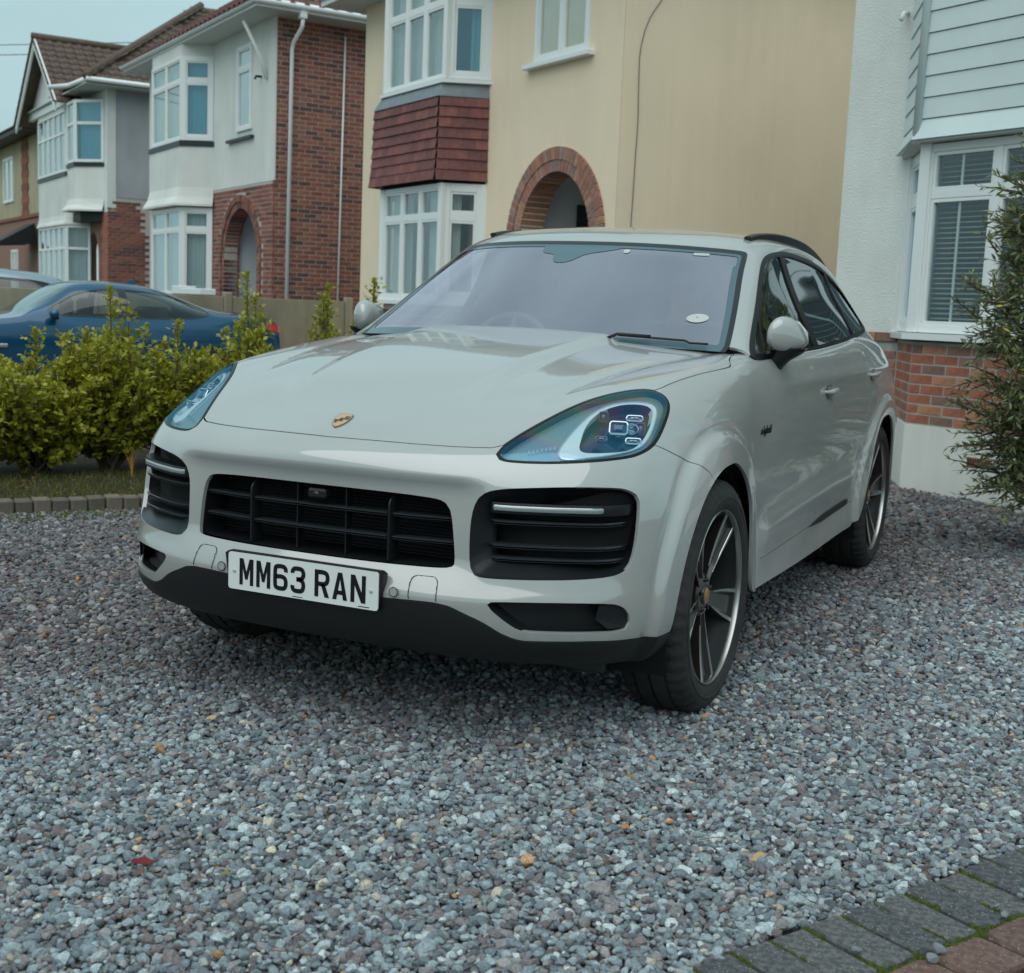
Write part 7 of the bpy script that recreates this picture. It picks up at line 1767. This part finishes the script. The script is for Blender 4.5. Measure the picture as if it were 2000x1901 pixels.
# the olive-like bush at the right edge
random.seed(77)
BX, BY = 1.86, 4.86
ob = thing('olive_bush', 'dark olive-leaved bush in front of the bay window at the right edge', 'shrub', (BX, BY, 0))
lv = Leaves(); st = MB()
st.tube([(0, 0, 0), (.02, 0, .5), (-.02, .01, 1.1), (0, 0, 1.9)], [.035, .028, .018, .008], 7)
def branch(p0, d0, ln, droop=.25, lo=.040, n=None):
    pts = [p0.copy()]; d = d0.normalized(); p = p0.copy(); k = max(4, int(ln/.05))
    for i in range(k): d = (d+Vector((0, 0, -droop/k))+rv(.045)).normalized(); p = p+d*ln/k; pts.append(p.copy())
    st.tube(pts, [.006*(1-i/k)+.0012 for i in range(k+1)], 4, cap=False)
    for i in range(1, k+1):
        for j in range(3):
            c = pts[i-1].lerp(pts[i], random.random()); ax = (pts[i]-pts[i-1]).normalized(); sd = ax.cross(rv()).normalized(); dd = ax*.75+sd*.75
            L_ = random.uniform(.042, .070); lv.add(c, dd, (Vector((0, 0, 1))+rv(.5)).normalized(), L_, L_*.27, min(1, max(0, random.gauss(.32+.3*i/k, .2))), .3, False)
    return pts
for i in range(560):
    z0 = random.uniform(.35, 1.95); a = random.uniform(0, 2*PI); el = random.uniform(.1, 1.2) if z0 > .8 else random.uniform(-.25, .6)
    R_ = .62*math.sqrt(max(.05, 1-((z0-1.15)/1.25)**2)); d = Vector((math.cos(a)*math.cos(el), math.sin(a)*math.cos(el), math.sin(el)))
    pts = branch(Vector((0, 0, z0)), d, R_*random.uniform(.65, 1.12), .35 if z0 > .8 else .1)
    for _ in range(4):
        q = pts[random.randrange(1, len(pts))]; branch(q, d+rv(.6), random.uniform(.12, .28), .25)
# the long low sprays reaching left
for (z0, tx, ty, tz) in ((.75, -.62, -.32, .82), (.6, -.55, -.30, .62), (.42, -.42, -.45, .40), (.45, -.30, -.6, .33), (.9, -.60, -.1, .98), (1.5, -.55, -.1, 1.72), (1.7, -.35, 0, 2.2), (1.7, -.10, -.1, 2.42), (1.3, -.62, -.15, 1.50)):
    v = Vector((tx, ty, tz-z0)); branch(Vector((0, 0, z0)), v, v.length, .08)
    for q in (.5, .65, .8, .9): branch(Vector((0, 0, z0))+v*q, v.normalized()+rv(.45), .16, .2)
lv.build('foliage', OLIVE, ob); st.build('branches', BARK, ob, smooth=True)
for j in range(5):
    l2 = Leaves(); l2.add(Vector((-.25-.05*j, -.5, .95+.11*j)), Vector((random.uniform(-1, 1), 0, random.uniform(-.4, .4))), Vector((0, -1, .4)), .055, .013, 1.0, .2, False); o = l2.build('yellow_leaf', M('yellowed_leaf', (.42, .36, .05), .5) if j == 0 else o.data.materials[0], ob); del o['kind']; o['label'] = 'yellowed olive leaf'

# ------------------------------------------------------------ boundary fence of concrete panels
def hcp(x, y, z=0): return O_c+A_*x+Vector((-math.sin(TH), math.cos(TH), 0))*y+Vector((0, 0, z))
fe = thing('panel_fence', 'low tan concrete panel fence behind the blue car, ending at the cream house', 'fence', hcp(6.35, .1), TH)
for i in range(6):
    b = MB(); b.box(-.025, .12+1.83*i, 0, .025, .12+1.83*i+1.70, 1.285, .005); b.build('panel', CONC, fe)
    b = MB(); b.box(-.055, .0+1.83*i, 0, .055, .115+1.83*i, 1.345, .012); b.build('post', CONC, fe)
pc_ = thing('white_coping', 'short white coping on the low wall by the brick porch', 'wall', hcp(9.3, 1.2), TH); b = MB(); b.box(0, 0, 0, 2.4, .2, 1.30).build('wall', CONC, pc_); b = MB(); b.box(-.02, -.03, 1.30, .95, .24, 1.40, .01).box(1.0, -.03, 1.30, 1.5, .24, 1.44, .01); b.build('coping', UPVC, pc_)

# ------------------------------------------------------------ the two cars beyond the hedge
def saloon(name, label, loc, rz, paint, zr=1.41, boot=True, lamp=True):
    root = thing(name, label, 'car', loc, rz)
    # y runs from the tail (0) to the nose (4.67)
    if boot: prof = [(0, .60, .58, .72), (.03, .90, .60, .80), (.12, 1.06, .60, .86), (.45, 1.10, .58, .90), (.80, 1.13, .56, .92), (1.15, 1.245, .54, .925), (1.55, 1.345, .54, .925), (2.0, zr-.01, .55, .925), (2.5, zr, .56, .925), (2.85, zr-.035, .56, .925), (3.15, 1.25, .58, .925), (3.5, 1.08, .62, .92), (3.7, .99, .68, .92), (4.1, .93, .66, .90), (4.45, .83, .60, .86), (4.62, .68, .52, .74), (4.67, .50, .48, .68)]
    else: prof = [(0, .60, .58, .74), (.04, 1.0, .60, .84), (.12, 1.20, .56, .88), (.30, 1.42, .54, .91), (.6, zr-.05, .55, .92), (1.1, zr, .56, .925), (1.7, zr+.01, .57, .925), (2.3, zr, .57, .925), (2.7, zr-.06, .58, .925), (3.05, 1.28, .6, .925), (3.4, 1.10, .64, .92), (3.6, 1.02, .68, .92), (3.95, .96, .64, .90), (4.2, .85, .60, .86), (4.35, .68, .52, .76), (4.4, .5, .48, .68)]
    def sq(y): return y if (y < 1.2 or not boot) else (1.2+(y-1.2)*.80 if y < 3.7 else 3.2+(y-3.7)*1.5155)
    ctrl = []
    for y, zt, wr, w_ in prof:
        y = sq(y)
        zb = min(.955, zt-.04); zb = zb if zt > 1.02 else zt-.04
        ctrl.append([(0, y, zt), (wr*.6, y, zt-.008), (wr*.92, y, zt-.028), (wr+.06, y, zt-.065 if zt-zb > .15 else zt-.035), ((wr+w_)/2+.05, y, (zt+zb)/2 if zt-zb > .15 else zt-.045), (w_-.05, y, zb), (w_, y, zb-.12), (w_+.005, y, (zb+.25)/2), (w_-.03, y, .28)])
    G, pv3, pu3 = tensor(ctrl, [6]*(len(ctrl)-1), [5, 4, 3, 5, 5, 4, 5, 5]); Sx = Surf(G, pv3, pu3)
    body = Sx.F
    for hy in (.95, 3.76 if boot else 3.5):
        _k, _ = Sx.split_fn(body, lambda D, hy=hy: np.where(np.abs(D[:, 0]) > .55, np.hypot(D[:, 1]-hy, D[:, 2]-.31)-.355, 1)); body = _k
    dlo = [(3.42, .985), (3.0, 1.20), (2.75, 1.285), (2.3, 1.325), (1.8, 1.315), (1.4, 1.265), (1.05, 1.17), (.92, 1.09), (.98, 1.02), (1.2, .985), (2.2, .975)] if boot else [(3.25, 1.02), (2.85, 1.28), (2.5, 1.40), (1.8, 1.44), (1.0, 1.43), (.55, 1.38), (.36, 1.26), (.42, 1.14), (.7, 1.06), (2.2, 1.0)]
    dlo = [(sq(a), b_) for a, b_ in dlo]
    f = fpoly2(dlo, [1, 2], lambda D: np.abs(D[:, 0]) > .5, 2); body, gl = Sx.split_fn(body, f); tr, gl = Sx.split_fn(gl, lambda D: f(D)+.018)
    fw = lambda D: np.where(np.abs(D[:, 0]) < .72, np.maximum(np.maximum((2.58 if boot else 2.75)-D[:, 1], D[:, 1]-(3.13 if boot else 3.45)), np.abs(D[:, 0])-(.60+.05*(D[:, 1]-2.6))), 1)
    body, wsf = Sx.split_fn(body, fw)
    fr = lambda D: np.where((D[:, 1] < 1.62) & (np.abs(D[:, 0]) < .6), np.maximum(np.maximum((.85 if boot else .12)-D[:, 1], D[:, 1]-(1.50 if boot else .30)), np.abs(D[:, 0])-.53), 1)
    body, rwf = Sx.split_fn(body, fr)
    for y0 in ((1.98, 2.42, .95) if boot else (2.05, 2.95, .15)):
        body, _ = Sx.split_fn(body, lambda D, y0=y0: np.where((np.abs(D[:, 0]) > .7) & (D[:, 2] < .97) & (D[:, 2] > .3), np.abs(D[:, 1]-(y0+.5 if y0 == 3.05 else y0))-.004, 1))
    Sx.panel('body', body, paint, root); Sx.panel('window_trim', tr, BLKG, root, off=.002)
    for yy in (1.98 if boot else 2.05, 1.18 if boot else .95):
        gl, pst = Sx.split_fn(gl, lambda D, yy=yy: np.abs(D[:, 1]-yy)-(.045 if yy > 1.9 else .022)); 
        for sd in (1, -1):
            q = [t for t in pst if Sx.D[t[0], 0]*sd > 0]
            if q: Sx.panel('door_post', q, BLKG, root, off=.002)
    for sd in (1, -1):
        for (a, b_) in ((2.0, 9), (1.18 if boot else .95, 2.0), (-9, 1.18 if boot else .95)):
            q = [t for t in gl if Sx.D[t[0], 0]*sd > 0 and a < np.mean([Sx.D[i, 1] for i in t]) < b_]
            if q: Sx.panel('side_window', q, SIDEG, root, off=-.004)
    Sx.panel('windscreen', wsf, SIDEG, root); 
    if rwf: Sx.panel('rear_window', rwf, TINTG, root)
    for sd in (1, -1):
        MY = 2.80 if boot else 3.0
        V, F_ = superloft([((sd*.93, MY, 1.0), .03, .04, (0, 0, 1), (0, 1, 0), 2.4), ((sd*.98, MY+.01, 1.015), .055, .06, (0, 0, 1), (0, 1, 0), 2.4), ((sd*1.05, MY+.02, 1.015), .055, .055, (0, 0, 1), (0, 1, 0), 2.4), ((sd*1.10, MY+.01, 1.01), .03, .03, (0, 0, 1), (0, 1, 0), 2.4)], 14)
        dm = MB().add(V, F_).build('door_mirror', paint, root, smooth=True); MB().box(sd*.90, MY-.04, .945, sd*1.03, MY+.04, .972, .008).build('mirror_arm', BLKP, dm)
        MB().box(sd*.925, 3.30, .62, sd*.945, 3.52, .66, .006).build('wing_vent', SILV, root) if boot else None
        for hy in (.95, 3.76 if boot else 3.5):
            b = MB(); fn = lambda a, r, t, hy=hy: (sd*a, hy+r*math.cos(t), .33+r*math.sin(t)); b.lathe([(.72, .24), (.70, .325), (.74, .335), (.88, .335), (.915, .325), (.925, .30), (.92, .25), (.90, .24)], 40, fn); wh = b.build('wheel', RUBBER, root, auto=.6)
            b = MB(); b.lathe([(.86, .0), (.90, .05), (.88, .08), (.885, .22), (.915, .245)], 10, fn); b.build('rim', SILV, wh)
            b = MB(); V = []
            for a in np.linspace(-10, 190, 16): t = math.radians(a); V += [(sd*.90, hy+.35*math.cos(t), .31+.35*math.sin(t)), (sd*.62, hy+.36*math.cos(t), .31+.36*math.sin(t))]
            b.add(V, [(2*i, 2*i+1, 2*i+3, 2*i+2) for i in range(15)]); b.build('arch_liner', BLKD, root)
        # tail light wraps the corner
        rd = M('red_tail_lamp', (.50, .012, .02), .12, coat=1)
        lq, _ = Sx.split_fn(Sx.F, lambda D, sd=sd: -np.where(D[:, 0]*sd > .45, np.maximum(np.maximum(D[:, 1]-.26, .845+.2*D[:, 1]-D[:, 2]), D[:, 2]-(.965)), 1))
        if lq: Sx.panel('tail_light', lq, rd, root, off=.006, lip=.006)
        MB().box(sd*.30, 2.30, .45, sd*.62, 2.42, 1.2, .04).build('front_seat', SEATM, root, auto=.4)
    MB().box(-.6, 1.35, .45, .6, 1.5, 1.12, .05).build('rear_seat', SEATM, root, auto=.4); MB().box(-.78, .2, .2, .78, 4.4, .30).build('underbody', BLKD, root); MB().box(-.70, 2.95 if boot else 3.35, .6, .70, 3.08 if boot else 3.5, .97, .03).build('dashboard', DASH, root)
    if boot: 
        b = MB(); b.prism([(1.62, zr-.05), (1.80, zr-.03), (1.66, zr+.045)], lambda u, v, d: (d, u, v), -.012, .012); b.build('roof_fin', paint, root)
        MB().box(-.925, 1.30, .86, -.945, 1.46, .885, .005).build('door_handle', paint, root); MB().box(.925, 1.30, .86, .945, 1.46, .885, .005).build('door_handle', paint, root)
    return root
BLUE = M('deep_blue_paint', (.001, .065, .15), .3, metal=.3, coat=1.0, coat_r=.03); SLV = M('silver_blue_paint', (.28, .36, .41), .35, metal=.5, coat=1.0)
saloon('blue_saloon', 'deep blue saloon parked behind the hedge with a red tail light at its right end', hcp(5.06, 1.98), TH, BLUE)
saloon('silver_hatchback', 'pale silver-blue car roof showing over the fence at the far left', hcp(8.7, 3.45), TH, SLV, zr=1.56, boot=False)

# overhead wires in the sky
for k, z in enumerate((9.1, 8.8)):
    a = hcp(26, -8, z); b_ = hcp(40, 10, z-.3); o = tube_obj('overhead_wire', [a, (a+b_)/2-Vector((0, 0, .25)), b_], .012, BLKP, None, 5); tag(o, 'thin dark overhead wire in the sky above the yellow house', 'wire', 'overhead wires at the far left')
